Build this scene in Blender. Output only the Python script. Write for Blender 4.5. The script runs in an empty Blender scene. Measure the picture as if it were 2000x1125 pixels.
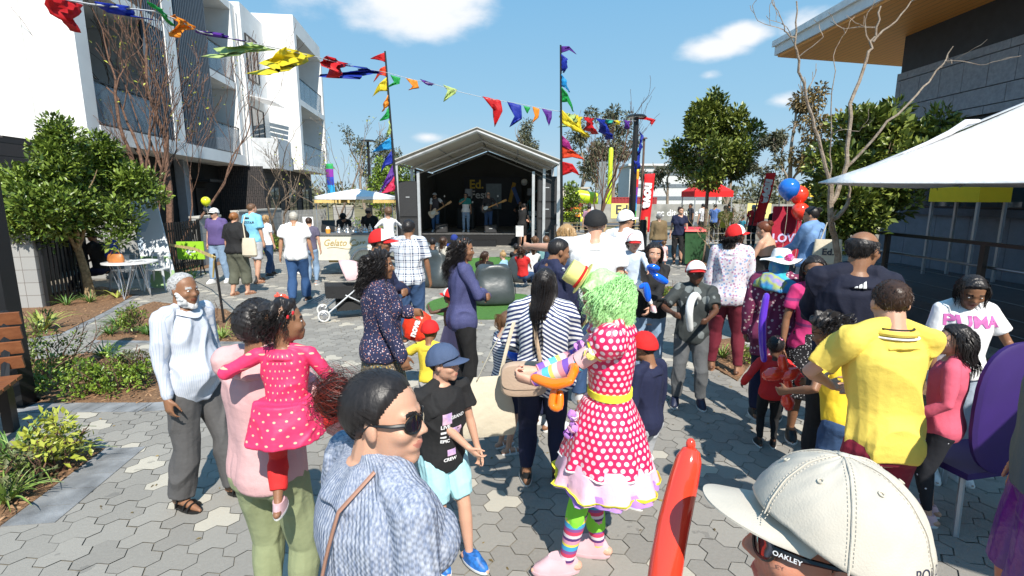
import bpy,math,random
import numpy as np
from mathutils import Vector,Matrix,noise as mnoise
from mathutils.bvhtree import BVHTree
R = math.radians
scene = bpy.context.scene
COL = scene.collection
rnd = random.Random(7)
# ---------------------------------------------------------------- camera
CAM_H = 2.0
PITCH = R(10.04)
cam_data = bpy.data.cameras.new('camera')
cam_data.lens = 18.0
cam_data.sensor_width = 36.0
cam_data.clip_start = 0.03
cam_data.clip_end = 3000
cam = bpy.data.objects.new('camera',cam_data)
COL.objects.link(cam)
cam.location = (0,0,CAM_H)
cam.rotation_euler = (R(90) - PITCH,0,0)
scene.camera = cam
# ---------------------------------------------------------------- sky with clouds, sun, exposure
SUN_AZ = math.atan2(-1.0,0.30)            # horizontal direction TO the sun (x, y) = (0.30, -1)
SUN_EL = R(47)
sun_dir = Vector((math.cos(SUN_AZ) * math.cos(SUN_EL),math.sin(SUN_AZ) * math.cos(SUN_EL),math.sin(SUN_EL)))
sd = bpy.data.lights.new('sun','SUN')
sd.energy = 5.0
sd.angle = R(0.5)
sd.color = (1.0,0.94,0.85)
sun = bpy.data.objects.new('sun',sd)
COL.objects.link(sun)
sun.rotation_euler = sun_dir.to_track_quat('Z','Y').to_euler()
sun.location = sun_dir * 60
world = bpy.data.worlds.new('World')
scene.world = world
world.use_nodes = True
nt = world.node_tree
nt.nodes.clear()
W = nt.nodes.new
wout = W('ShaderNodeOutputWorld'); bg = W('ShaderNodeBackground'); sky = W('ShaderNodeTexSky')
sky.sky_type = 'NISHITA'; sky.sun_disc = False
sky.sun_elevation = SUN_EL
sky.sun_rotation = math.atan2(sun_dir.x,sun_dir.y)
sky.altitude = 100; sky.air_density = 1.1; sky.dust_density = 0.6; sky.ozone_density = 1.5
bg.inputs[1].default_value = 0.085
tc = W('ShaderNodeTexCoord')
nz = W('ShaderNodeTexNoise'); nz.inputs['Scale'].default_value = 7.0; nz.inputs['Detail'].default_value = 8; nz.inputs['Roughness'].default_value = .55
mp = W('ShaderNodeMapping'); mp.inputs['Scale'].default_value = (1,1,2.2)
nt.links.new(tc.outputs['Generated'],mp.inputs[0]); nt.links.new(mp.outputs[0],nz.inputs['Vector'])
def px_dir(u,v):
 cx = (u - 1000) / 1000; cy = (562.5 - v) / 1000
 d = Vector((cx,math.cos(PITCH) + cy * math.sin(PITCH),-math.sin(PITCH) + cy * math.cos(PITCH)))
 return d.normalized()
def cloud(u,v,rx,rz,strength):
 """a soft mask round one direction of the sky, an ellipse rx by rz wide (radians)"""
 d = px_dir(u,v)
 m = W('ShaderNodeMapping'); m.vector_type = 'POINT'
 sub = W('ShaderNodeVectorMath'); sub.operation = 'SUBTRACT'; sub.inputs[1].default_value = d
 nt.links.new(tc.outputs['Generated'],sub.inputs[0])
 sc = W('ShaderNodeVectorMath'); sc.operation = 'MULTIPLY'; sc.inputs[1].default_value = (1 / rx,1 / rx,1 / rz)
 nt.links.new(sub.outputs[0],sc.inputs[0])
 ln = W('ShaderNodeVectorMath'); ln.operation = 'LENGTH'; nt.links.new(sc.outputs[0],ln.inputs[0])
 mr = W('ShaderNodeMapRange'); mr.inputs[1].default_value = 1.0; mr.inputs[2].default_value = 0.0
 mr.inputs[3].default_value = 0; mr.inputs[4].default_value = strength
 nt.links.new(ln.outputs['Value'],mr.inputs[0])
 nt.nodes.remove(m)
 return mr.outputs[0]
masks = [cloud(800,-28,.20,.11,1.0),cloud(660,-40,.16,.07,.7),cloud(1395,95,.10,.036,.78),cloud(1450,70,.08,.032,.8),cloud(1620,45,.12,.05,.7),
         cloud(1530,198,.05,.025,.5),cloud(835,268,.07,.022,.5),cloud(1000,300,.25,.03,.3),cloud(1180,300,.12,.04,.42),cloud(1385,148,.04,.02,.45)]
acc = masks[0]
for m_ in masks[1:]:
 mx = W('ShaderNodeMath'); mx.operation = 'MAXIMUM'
 nt.links.new(acc,mx.inputs[0]); nt.links.new(m_,mx.inputs[1]); acc = mx.outputs[0]
ad = W('ShaderNodeMath'); ad.operation = 'ADD'; nt.links.new(acc,ad.inputs[0]); nt.links.new(nz.outputs['Fac'],ad.inputs[1])
cr = W('ShaderNodeMapRange'); cr.interpolation_type = 'SMOOTHSTEP'
cr.inputs[1].default_value = .72; cr.inputs[2].default_value = 1.12
nt.links.new(ad.outputs[0],cr.inputs[0])
mix = W('ShaderNodeMix'); mix.data_type = 'RGBA'
hsv = W('ShaderNodeHueSaturation'); hsv.inputs['Saturation'].default_value = 1.0; hsv.inputs['Value'].default_value = .75
nt.links.new(sky.outputs[0],hsv.inputs['Color'])
sp = W('ShaderNodeSeparateXYZ'); nt.links.new(tc.outputs['Generated'],sp.inputs[0])
gr = W('ShaderNodeValToRGB'); nt.links.new(sp.outputs[2],gr.inputs[0])
ge = gr.color_ramp; ge.elements[0].position = 0; ge.elements[0].color = (.60,.79,.93,1); ge.elements[1].position = .50; ge.elements[1].color = (.16,.50,.90,1)
el_ = ge.elements.new(.16); el_.color = (.38,.69,.95,1)
gm = W('ShaderNodeMix'); gm.data_type = 'RGBA'; gm.blend_type = 'MULTIPLY'; gm.inputs['Factor'].default_value = 1.0; gm.inputs['B'].default_value = (7.6,7.6,7.6,1)
gm.clamp_result = False; nt.links.new(gr.outputs[0],gm.inputs['A'])
g2 = W('ShaderNodeMix'); g2.data_type = 'RGBA'; g2.inputs['Factor'].default_value = .92; nt.links.new(hsv.outputs[0],g2.inputs['A']); nt.links.new(gm.outputs['Result'],g2.inputs['B'])
nt.links.new(cr.outputs[0],mix.inputs['Factor']); nt.links.new(g2.outputs['Result'],mix.inputs['A'])
mix.inputs['B'].default_value = (8.2,8.4,8.7,1)
nt.links.new(mix.outputs['Result'],bg.inputs[0]); nt.links.new(bg.outputs[0],wout.inputs[0])
scene.view_settings.view_transform = 'Standard'
scene.view_settings.look = 'None'
scene.view_settings.exposure = 0.50
scene.view_settings.gamma = 1.0
scene.render.film_transparent = False
try:
 scene.cycles.max_bounces = 6; scene.cycles.diffuse_bounces = 3; scene.cycles.glossy_bounces = 2
 scene.cycles.transparent_max_bounces = 8; scene.cycles.transmission_bounces = 4
 scene.cycles.use_denoising = True
except Exception:
 pass
# pixel helpers: u, v are pixels of the 2000 x 1125 photograph; each returns a real point in metres
def ray(u,v):
 cx = (u - 1000) / 1000; cy = (562.5 - v) / 1000
 return Vector((cx,math.cos(PITCH) + cy * math.sin(PITCH),-math.sin(PITCH) + cy * math.cos(PITCH)))
def G(u,v,z=0.0):
 d = ray(u,v); t = (z - CAM_H) / d.z
 return Vector((d.x * t,d.y * t,z))
def at(u,v,Y):
 d = ray(u,v); t = Y / d.y
 return Vector((d.x * t,Y,CAM_H + d.z * t))
# ---------------------------------------------------------------- mesh builder
class MB:
 def __init__(s):
  s.v = []; s.f = []; s.m = []; s.n = 0
 def add(s,V,F,mi=0):
  V = np.asarray(V,float).reshape(-1,3)
  s.v.append(V); o = s.n
  s.f.extend([tuple(i + o for i in f) for f in F]); s.m.extend([mi] * len(F))
  s.n += len(V); return s
 def box(s,x0,x1,y0,y1,z0,z1,mi=0):
  V = [(x0,y0,z0),(x1,y0,z0),(x1,y1,z0),(x0,y1,z0),(x0,y0,z1),(x1,y0,z1),(x1,y1,z1),(x0,y1,z1)]
  return s.add(V,[(0,3,2,1),(4,5,6,7),(0,1,5,4),(1,2,6,5),(2,3,7,6),(3,0,4,7)],mi)
 def obox(s,c,ax,ay,az,mi=0):
  c = np.array(c,float); ax = np.array(ax,float); ay = np.array(ay,float); az = np.array(az,float)
  V = [c + a*ax + b*ay + d*az for d in (-1,1) for a,b in ((-1,-1),(1,-1),(1,1),(-1,1))]
  return s.add(V,[(0,3,2,1),(4,5,6,7),(0,1,5,4),(1,2,6,5),(2,3,7,6),(3,0,4,7)],mi)
 def prism(s,poly,z0,z1,mi=0):
  n = len(poly)
  V = [(p[0],p[1],z0) for p in poly] + [(p[0],p[1],z1) for p in poly]
  F = [tuple(range(n - 1,-1,-1)),tuple(range(n,2 * n))] + [(i,(i + 1) % n,n + (i + 1) % n,n + i) for i in range(n)]
  return s.add(V,F,mi)
 def loft(s,rings,mi=0,cap=True):
  n = len(rings[0]); V = np.concatenate([np.asarray(r,float) for r in rings]); F = []
  for k in range(len(rings) - 1):
   a = k * n
   for i in range(n):
    j = (i + 1) % n
    F.append((a + i,a + j,a + n + j,a + n + i))
  if cap:
   F.append(tuple(range(n - 1,-1,-1))); F.append(tuple(range((len(rings) - 1) * n,len(rings) * n)))
  return s.add(V,F,mi)
 def tube(s,pts,rad,n=8,mi=0,round_ends=False,squash=1.0,up=None,cap=True):
  P = np.asarray(pts,float)
  if np.isscalar(rad): rad = [rad] * len(P)
  rad = list(rad)
  if round_ends:
   d0 = P[0] - P[1]; d0 /= max(np.linalg.norm(d0),1e-9); d1 = P[-1] - P[-2]; d1 /= max(np.linalg.norm(d1),1e-9)
   r0,r1 = rad[0],rad[-1]
   P = np.vstack([P[0] + d0 * r0 * .97,P[0] + d0 * r0 * .7,P,P[-1] + d1 * r1 * .7,P[-1] + d1 * r1 * .97])
   rad = [r0 * .25,r0 * .71] + rad + [r1 * .71,r1 * .25]
  T = np.gradient(P,axis=0); T /= np.maximum(np.linalg.norm(T,axis=1,keepdims=True),1e-9)
  ref = np.array(up if up is not None else (0,0,1.0),float)
  if abs(T[0] @ ref) > .95 and up is None: ref = np.array((0,1.0,0))
  rings = []
  a = np.arange(n) / n * 2 * math.pi; ca = np.cos(a)[:,None]; sa = np.sin(a)[:,None]
  x = np.cross(T[0],ref); x /= max(np.linalg.norm(x),1e-9)
  for i in range(len(P)):
   x = x - T[i] * (x @ T[i]); nn = np.linalg.norm(x)
   x = x / nn if nn > 1e-6 else np.array((1.,0,0))
   y = np.cross(T[i],x)
   rings.append(P[i] + ca * x * rad[i] + sa * y * rad[i] * squash)
  return s.loft(rings,mi,cap)
 def ell(s,c,r,nu=14,nv=8,mi=0,M=None):
  a = np.arange(nu) / nu * 2 * math.pi
  rings = []
  for k in range(nv + 1):
   t = -math.pi / 2 + math.pi * (k + .001 * (k == 0) - .001 * (k == nv)) / nv
   rr = max(math.cos(t),1e-3)
   ring = np.stack([np.cos(a) * rr * r[0],np.sin(a) * rr * r[1],np.full(nu,math.sin(t) * r[2])],1)
   if M is not None: ring = ring @ np.asarray(M).T
   rings.append(ring + np.asarray(c,float))
  return s.loft(rings,mi)
 def cyl(s,c,r,h,n=20,mi=0,r2=None):
  r2 = r if r2 is None else r2; a = np.arange(n) / n * 2 * math.pi
  c = np.asarray(c,float)
  z = np.zeros(n)
  return s.loft([c + np.stack([np.cos(a)*r,np.sin(a)*r,z],1),c + np.stack([np.cos(a)*r2,np.sin(a)*r2,z + h],1)],mi)
 def xf(s,M,start=0):
  """transform everything added so far by a 4x4 Matrix"""
  A = np.array(M)
  for k in range(start,len(s.v)): s.v[k] = s.v[k] @ A[:3,:3].T + A[:3,3]
  return s
 def mesh(s,name,mats=(),smooth=True,angle=None):
  me = bpy.data.meshes.new(name)
  V = np.concatenate(s.v) if s.v else np.zeros((0,3))
  me.from_pydata(V.tolist(),[],s.f)
  for m in mats: me.materials.append(m)
  if len(mats) > 1: me.polygons.foreach_set('material_index',s.m)
  if smooth:
   me.polygons.foreach_set('use_smooth',[True] * len(me.polygons))
   if angle: me.set_sharp_from_angle(angle=R(angle))
  me.update()
  return me
 def build(s,name,mats,parent=None,smooth=True,angle=35):
  if not isinstance(mats,(list,tuple)): mats = [mats]
  o = bpy.data.objects.new(name,s.mesh(name,mats,smooth,angle))
  COL.objects.link(o)
  if parent is not None: o.parent = parent
  return o
def tag(o,label=None,cat=None,group=None,kind=None):
 if label: o['label'] = label
 if cat: o['category'] = cat
 if group: o['group'] = group
 if kind: o['kind'] = kind
 return o
def thing(name,label,cat,loc=(0,0,0),rz=0.0,group=None):
 o = bpy.data.objects.new(name,None); COL.objects.link(o)
 o.empty_display_size = .1
 o.location = loc; o.rotation_euler = (0,0,rz)
 return tag(o,label,cat,group)
def struct(name,mb,m,smooth=False):
 return tag(mb.build(name,m,None,smooth),kind='structure')
def copy_tree(o,parent=None):
 c = o.copy(); COL.objects.link(c)
 if parent is not None: c.parent = parent
 for ch in list(o.children): copy_tree(ch,c)
 return c
# ---------------------------------------------------------------- materials
MATS = {}
def mat(name,col,rough=.7,metal=0.0,var=.08,scale=6.0,bump=0.0,bscale=40.0,spec=.5,alpha=1.0,emit=None,trans=0.0,coat=0.0,sheen=0.0,sss=0.0,two=None):
 """principled material with procedural variation of its own colour and an optional bump"""
 key = name
 if key in MATS: return MATS[key]
 m = bpy.data.materials.new(name); m.use_nodes = True; MATS[key] = m
 n = m.node_tree; b = n.nodes['Principled BSDF']
 b.inputs['Roughness'].default_value = rough; b.inputs['Metallic'].default_value = metal
 b.inputs['Specular IOR Level'].default_value = spec
 c = (*col,1) if len(col) == 3 else col
 b.inputs['Base Color'].default_value = c
 t = n.nodes.new('ShaderNodeTexCoord')
 if var > 0 or two:
  nz = n.nodes.new('ShaderNodeTexNoise'); nz.inputs['Scale'].default_value = scale; nz.inputs['Detail'].default_value = 5
  n.links.new(t.outputs['Object'],nz.inputs['Vector'])
  mx = n.nodes.new('ShaderNodeMix'); mx.data_type = 'RGBA'
  lo = tuple(max(0,x * (1 - var * 1.6)) for x in c[:3]); hi = tuple(min(1,x * (1 + var * 1.6)) for x in c[:3])
  if two: lo,hi = col[:3],two
  mx.inputs['A'].default_value = (*lo,1); mx.inputs['B'].default_value = (*hi,1)
  mr = n.nodes.new('ShaderNodeMapRange'); mr.inputs[1].default_value = .32; mr.inputs[2].default_value = .68
  n.links.new(nz.outputs['Fac'],mr.inputs[0]); n.links.new(mr.outputs[0],mx.inputs['Factor'])
  n.links.new(mx.outputs['Result'],b.inputs['Base Color'])
 if bump > 0:
  nb = n.nodes.new('ShaderNodeTexNoise'); nb.inputs['Scale'].default_value = bscale; nb.inputs['Detail'].default_value = 4
  n.links.new(t.outputs['Object'],nb.inputs['Vector'])
  bp = n.nodes.new('ShaderNodeBump'); bp.inputs['Strength'].default_value = min(1,bump); bp.inputs['Distance'].default_value = .02
  n.links.new(nb.outputs['Fac'],bp.inputs['Height']); n.links.new(bp.outputs[0],b.inputs['Normal'])
 if coat: b.inputs['Coat Weight'].default_value = coat; b.inputs['Coat Roughness'].default_value = .05
 if sheen: b.inputs['Sheen Weight'].default_value = sheen
 if trans: b.inputs['Transmission Weight'].default_value = trans
 if alpha < 1: b.inputs['Alpha'].default_value = alpha
 if emit: b.inputs['Emission Color'].default_value = (*emit[0],1); b.inputs['Emission Strength'].default_value = emit[1]
 return m
class NT:
 """small helper to write node trees"""
 def __init__(s,m):
  s.m = m; s.n = m.node_tree; s.b = s.n.nodes['Principled BSDF']
 def node(s,t,**kw):
  x = s.n.nodes.new(t)
  for k,v in kw.items(): setattr(x,k,v)
  return x
 def L(s,a,b): s.n.links.new(a,b)
 def val(s,x,sock):
  if isinstance(x,(int,float)): sock.default_value = x
  else: s.L(x,sock)
 def M(s,op,a,b=0.0,c=None):
  x = s.node('ShaderNodeMath',operation=op); s.val(a,x.inputs[0]); s.val(b,x.inputs[1])
  if c is not None: s.val(c,x.inputs[2])
  return x.outputs[0]
 def mixc(s,f,a,b):
  x = s.node('ShaderNodeMix'); x.data_type = 'RGBA'
  s.val(f,x.inputs['Factor'])
  for q,k in ((a,'A'),(b,'B')):
   if isinstance(q,tuple): x.inputs[k].default_value = (*q[:3],1)
   else: s.L(q,x.inputs[k])
  return x.outputs['Result']
 def coords(s,kind='cyl'):
  if kind == 'cyl':
   a = s.node('ShaderNodeAttribute'); a.attribute_name = 'cyl'; src = a.outputs['Vector']
  else:
   a = s.node('ShaderNodeTexCoord'); src = a.outputs['Object']
  x = s.node('ShaderNodeSeparateXYZ'); s.L(src,x.inputs[0])
  return x.outputs[0],x.outputs[1],x.outputs[2],src
 def noise(s,src,scale,detail=3):
  x = s.node('ShaderNodeTexNoise'); s.L(src,x.inputs['Vector']); x.inputs['Scale'].default_value = scale; x.inputs['Detail'].default_value = detail
  return x.outputs['Fac']
 def bump(s,h,strength=.3,dist=.01):
  x = s.node('ShaderNodeBump'); x.inputs['Strength'].default_value = strength; x.inputs['Distance'].default_value = dist
  s.L(h,x.inputs['Height']); s.L(x.outputs[0],s.b.inputs['Normal'])
def newmat(name,rough=.8):
 m = bpy.data.materials.new(name); m.use_nodes = True
 h = NT(m); h.b.inputs['Roughness'].default_value = rough
 MATS[name] = m
 return m,h
def weave(h,src,s=260,st=.12):
 h.bump(h.noise(src,s,2),st,.004)
def cloth(name,col,rough=.85,var=.07,sheen=0.0):
 if name in MATS: return MATS[name]
 m,h = newmat(name,rough)
 x,y,z,src = h.coords('obj')
 n1 = h.noise(src,9,4)
 lo = tuple(c * (1 - var) for c in col); hi = tuple(min(1,c * (1 + var)) for c in col)
 h.L(h.mixc(n1,lo,hi),h.b.inputs['Base Color'])
 if sheen: h.b.inputs['Sheen Weight'].default_value = sheen
 f = h.M('ADD',h.M('MULTIPLY',h.noise(src,15,3),1.0),h.M('MULTIPLY',h.noise(src,300,1),.15))
 h.bump(f,.5,.014)
 return m
def stripes(name,a,b,freq=18,duty=.5,ang=0.0,vertical=False,kind='cyl',rough=.85,zig=False):
 m,h = newmat(name,rough)
 x,y,z,src = h.coords(kind)
 if zig: x = h.M('ABSOLUTE',x)
 t = h.M('ADD',h.M('MULTIPLY',x,math.sin(R(ang)) if not vertical else 1.0),h.M('MULTIPLY',z,math.cos(R(ang)) if not vertical else 0.0))
 fr = h.M('FRACT',h.M('ADD',h.M('MULTIPLY',t,freq),100.0))
 h.L(h.mixc(h.M('GREATER_THAN',fr,duty),a,b),h.b.inputs['Base Color'])
 f = h.M('ADD',h.M('MULTIPLY',h.noise(src,22,3),.8),h.M('MULTIPLY',h.noise(src,300,1),.2))
 h.bump(f,.3,.012)
 return m
def dots(name,base,dot,freq=30,r=.33,kind='cyl',rough=.6,sheen=0,coat=0):
 m,h = newmat(name,rough)
 x,y,z,src = h.coords(kind)
 u = h.M('MULTIPLY',x,freq); v = h.M('ADD',h.M('MULTIPLY',z,freq * 1.15),100)
 row = h.M('FLOOR',v)
 off = h.M('MULTIPLY',h.M('FLOORED_MODULO',row,2.0),.5)
 fu = h.M('SUBTRACT',h.M('FRACT',h.M('ADD',h.M('ADD',u,off),100.0)),.5)
 fv = h.M('DIVIDE',h.M('SUBTRACT',h.M('FRACT',v),.5),1.15)
 d = h.M('SQRT',h.M('ADD',h.M('MULTIPLY',fu,fu),h.M('MULTIPLY',fv,fv)))
 h.L(h.mixc(h.M('LESS_THAN',d,r),base,dot),h.b.inputs['Base Color'])
 if coat: h.b.inputs['Coat Weight'].default_value = coat; h.b.inputs['Coat Roughness'].default_value = .3
 h.bump(h.noise(src,22,3),.35,.015)
 return m
def floral(name,base,cols,scale=40,thr=.30,rough=.85):
 m,h = newmat(name,rough)
 x,y,z,src = h.coords('obj')
 v = h.node('ShaderNodeTexVoronoi'); h.L(src,v.inputs['Vector']); v.inputs['Scale'].default_value = scale
 hs = h.node('ShaderNodeSeparateColor'); h.L(v.outputs['Color'],hs.inputs[0])
 c = cols[0]
 cur = h.mixc(h.M('GREATER_THAN',hs.outputs[0],.5),cols[0],cols[1 % len(cols)])
 if len(cols) > 2: cur = h.mixc(h.M('GREATER_THAN',hs.outputs[1],.66),cur,cols[2])
 wob = h.M('ADD',v.outputs['Distance'],h.M('MULTIPLY',h.M('SUBTRACT',h.noise(src,scale * 2.5,2),.5),.25))
 h.L(h.mixc(h.M('LESS_THAN',wob,thr),base,cur),h.b.inputs['Base Color'])
 h.bump(h.noise(src,24,3),.3,.012)
 return m
def plaid(name,base,a,b,freq=9):
 m,h = newmat(name,.85)
 x,y,z,src = h.coords('cyl')
 def band(t,f,d): return h.M('GREATER_THAN',h.M('FRACT',h.M('ADD',h.M('MULTIPLY',t,f),100.)),d)
 bx = band(x,freq,.55); bz = band(z,freq,.55)
 tx = band(h.M('ADD',x,.02),freq,.9); tz = band(h.M('ADD',z,.02),freq,.9)
 s = h.M('MULTIPLY',h.M('ADD',bx,bz),.5)
 c = h.mixc(s,base,a)
 c = h.mixc(h.M('MULTIPLY',h.M('MAXIMUM',tx,tz),.8),c,b)
 h.L(c,h.b.inputs['Base Color'])
 h.bump(h.noise(src,22,3),.3,.012)
 return m
def bands(name,cols,widths,kind='cyl',axis=2,period=None,attr=None):
 """repeating bands of colour along one axis"""
 m,h = newmat(name,.8)
 xyz = h.coords(kind); t = xyz[axis]; src = xyz[3]
 tot = sum(widths)
 fr = h.M('FRACT',h.M('ADD',h.M('DIVIDE',t,tot),100.0))
 cur = cols[0]; acc = 0
 for c,w,nx in zip(cols[1:],widths[:-1],range(len(cols))):
  acc += w / tot
  cur = h.mixc(h.M('GREATER_THAN',fr,acc),cur,c)
 h.L(cur,h.b.inputs['Base Color'])
 return m
WHITE = (.80,.80,.80)
# ---------------------------------------------------------------- deferred modifiers: one depsgraph pass for all remeshes
PENDING = []
def defer(o,voxel,smooth=3,post=None,factor=.5):
 r = o.modifiers.new('r','REMESH'); r.mode = 'VOXEL'; r.voxel_size = voxel; r.use_smooth_shade = True
 if smooth:
  s = o.modifiers.new('s','SMOOTH'); s.factor = factor; s.iterations = smooth
 PENDING.append((o,post))
AFTER = []
def flush():
 global PENDING
 dg = bpy.context.evaluated_depsgraph_get(); dg.update()
 out = []
 for o,post in PENDING:
  ev = o.evaluated_get(dg)
  out.append(bpy.data.meshes.new_from_object(ev,depsgraph=dg))
 for (o,post),me in zip(PENDING,out):
  old = o.data; mats_ = list(old.materials)
  o.modifiers.clear()
  me.name = o.name
  if not len(me.materials):
   for m in mats_: me.materials.append(m)
  n = len(me.vertices)
  if n:
   V = np.empty(n * 3); me.vertices.foreach_get('co',V); V = V.reshape(-1,3)
   if post:
    N = np.empty(n * 3); me.vertices.foreach_get('normal',N); N = N.reshape(-1,3)
    V2 = post(me,V,N)
    if V2 is not None:
     me.vertices.foreach_set('co',V2.ravel()); me.update()
  me.polygons.foreach_set('use_smooth',[True] * len(me.polygons))
  o.data = me
  bpy.data.meshes.remove(old)
 PENDING = []
def set_cyl(me,V,Rr,zoff=0.0,cx=0.0,cy=0.0):
 a = me.attributes.new('cyl','FLOAT_VECTOR','POINT')
 th = np.arctan2(V[:,0] - cx,-(V[:,1] - cy))           # seam at the front; 0 at the back
 A = np.stack([th * Rr,np.hypot(V[:,0] - cx,V[:,1] - cy),V[:,2] + zoff],1).astype(np.float32)
 a.data.foreach_set('vector',A.ravel())
def wav(V,seed,k,amp):
 """cheap smooth pseudo-noise on many points"""
 r = np.random.RandomState(seed); out = np.zeros(len(V)); w = np.zeros(len(V))
 for i in range(5):
  d = r.normal(size=3); d /= np.linalg.norm(d)
  w = w + np.sin(V @ (d * k * (.6 + r.rand())) + r.rand() * 6.28 + 1.7 * w * .5)
  out += w / (1 + i * .4)
 return out * amp / 3
def folds(V,seed,amp=.006,k=30,flat=(1.,1.,.45)):
 W_ = V * np.array(flat)
 a = wav(W_,seed,k,1.0)
 return (1 - np.abs(np.clip(a,-1.4,1.4))) * amp
# ---------------------------------------------------------------- writing and flat marks laid on surfaces
def text_mesh(body,size,bold=0.0,extrude=.0,spacing=1.0,shear=0.0,sx=1.0,align='CENTER'):
 cu = bpy.data.curves.new('lettering','FONT'); cu.body = body; cu.size = size; cu.align_x = align; cu.align_y = 'CENTER'
 cu.offset = bold; cu.extrude = extrude; cu.space_character = spacing; cu.shear = shear; cu.resolution_u = 3
 o = bpy.data.objects.new('lettering',cu); COL.objects.link(o)
 dg = bpy.context.evaluated_depsgraph_get()
 me = bpy.data.meshes.new_from_object(o.evaluated_get(dg),depsgraph=dg)
 bpy.data.objects.remove(o); bpy.data.curves.remove(cu)
 if sx != 1.0:
  for v in me.vertices: v.co.x *= sx
 return me
def lettering(body,size,m,parent,loc,rot=(R(90),0,0),name='lettering',extrude=.002,**kw):
 me = text_mesh(body,size,extrude=extrude,**kw); me.materials.append(m)
 o = bpy.data.objects.new(name,me); COL.objects.link(o); o.parent = parent
 o.location = loc; o.rotation_euler = rot
 return o
def project_on(me,target,M,off=.003,maxd=.6,maxedge=.012):
 """me: flat mesh in XY; M places it facing the target (local -Z looks at it). Subdivides and lays it on target (same parent space)"""
 import bmesh
 bm = bmesh.new(); bm.from_mesh(me)
 bmesh.ops.triangulate(bm,faces=bm.faces[:])
 for _ in range(4):
  ed = [e for e in bm.edges if e.calc_length() > maxedge]
  if not ed: break
  bmesh.ops.subdivide_edges(bm,edges=ed,cuts=1)
 bmesh.ops.triangulate(bm,faces=bm.faces[:])
 tv = [v.co.copy() for v in target.data.vertices]; tf = [tuple(p.vertices) for p in target.data.polygons]
 bvh = BVHTree.FromPolygons(tv,tf)
 dirn = (M.to_3x3() @ Vector((0,0,-1))).normalized()
 dead = []
 for v in bm.verts:
  p = M @ v.co
  h = bvh.ray_cast(p - dirn * .05,dirn,maxd)
  if h[0] is None: dead.append(v); continue
  v.co = h[0] - dirn * off
 if dead: bmesh.ops.delete(bm,geom=dead,context='VERTS')
 bm.to_mesh(me); bm.free()
def flat_poly(poly):
 me = bpy.data.meshes.new('mark'); me.from_pydata([(x,y,0) for x,y in poly],[],[tuple(range(len(poly)))]); me.update()
 return me
def decal(me,m,parent,target,loc,facing,up=(0,0,1),name='print',off=.003):
 """facing: outward direction of the mark in the parent's space"""
 def go():
  z = Vector(facing).normalized(); x = Vector(up).cross(z).normalized(); y = z.cross(x)
  M = Matrix((x,y,z)).transposed().to_4x4(); M.translation = Vector(loc)
  me.materials.clear(); me.materials.append(m)
  project_on(me,target,M,off)
  o = bpy.data.objects.new(name,me); COL.objects.link(o); o.parent = parent
 AFTER.append(go)
# ================================================================ ground
def in_poly(x,y,poly):
 c = False; n = len(poly)
 for i in range(n):
  x1,y1 = poly[i]; x2,y2 = poly[(i + 1) % n]
  if (y1 > y) != (y2 > y) and x < (x2 - x1) * (y - y1) / (y2 - y1) + x1: c = not c
 return c
def gp(*px): return [tuple(G(u,v).xy) for u,v in px]
BED_A = gp((205,878),(0,1030)) + [(-4.2,2.2),(-5.2,3.0),(-3.95,3.95)]
BED_B = gp((52,788),(300,787),(490,775),(470,712),(270,712),(180,690)) + [(-6.7,5.6)]
BED_C = gp((188,665),(478,668),(505,640),(440,605),(300,590),(238,612))
BED_D = [(-11,5.6)] + gp((0,672),(120,652),(205,610),(262,577),(200,560)) + [(-9.4,11.0),(-11,9)]
BED_R = gp((1268,598),(1345,598),(1350,560),(1290,560))
BED_R2 = gp((1385,712),(1440,745),(1475,700),(1440,660),(1400,665))
BED_R3 = [(3.2,4.4),(6.0,2.2),(9.0,2.2),(9.0,6.0),(4.6,6.2)]
BED_R4 = gp((1345,520),(1400,560),(1480,540),(1440,480),(1350,478))
BED_L2 = [(-9.6,13.3),(-8.7,13.4),(-8.9,19),(-9.8,19)]
BED_L3 = [(-6.9,18.2),(-4.6,18.6),(-4.8,21.5),(-7.2,21.5)]
BEDS = [BED_A,BED_B,BED_C,BED_D,BED_R,BED_R2,BED_R3,BED_R4,BED_L2,BED_L3]
mb = MB(); s_ = 900
mb.add([(-s_,-60,-.03),(s_,-60,-.03),(s_,s_,-.03),(-s_,s_,-.03)],[(0,1,2,3)])
struct('ground',mb,mat('sandy_joint',(.20,.17,.13),.95,var=.15,scale=3,bump=.4,bscale=60))
mb = MB(); mb.add([(-300,33,-.01),(300,33,-.01),(300,420,-.01),(-300,420,-.01)],[(0,1,2,3)])
struct('dry_grass_field',mb,mat('dry_grass',(.19,.16,.075),.95,var=.35,scale=.6,bump=.4,bscale=20))
mb = MB(); mb.add([(-60,37,0),(300,37,0),(300,46,0),(-60,46,0)],[(0,1,2,3)])
struct('road',mb,mat('asphalt',(.09,.09,.095),.9,var=.1,scale=5,bump=.3,bscale=80))
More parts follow.
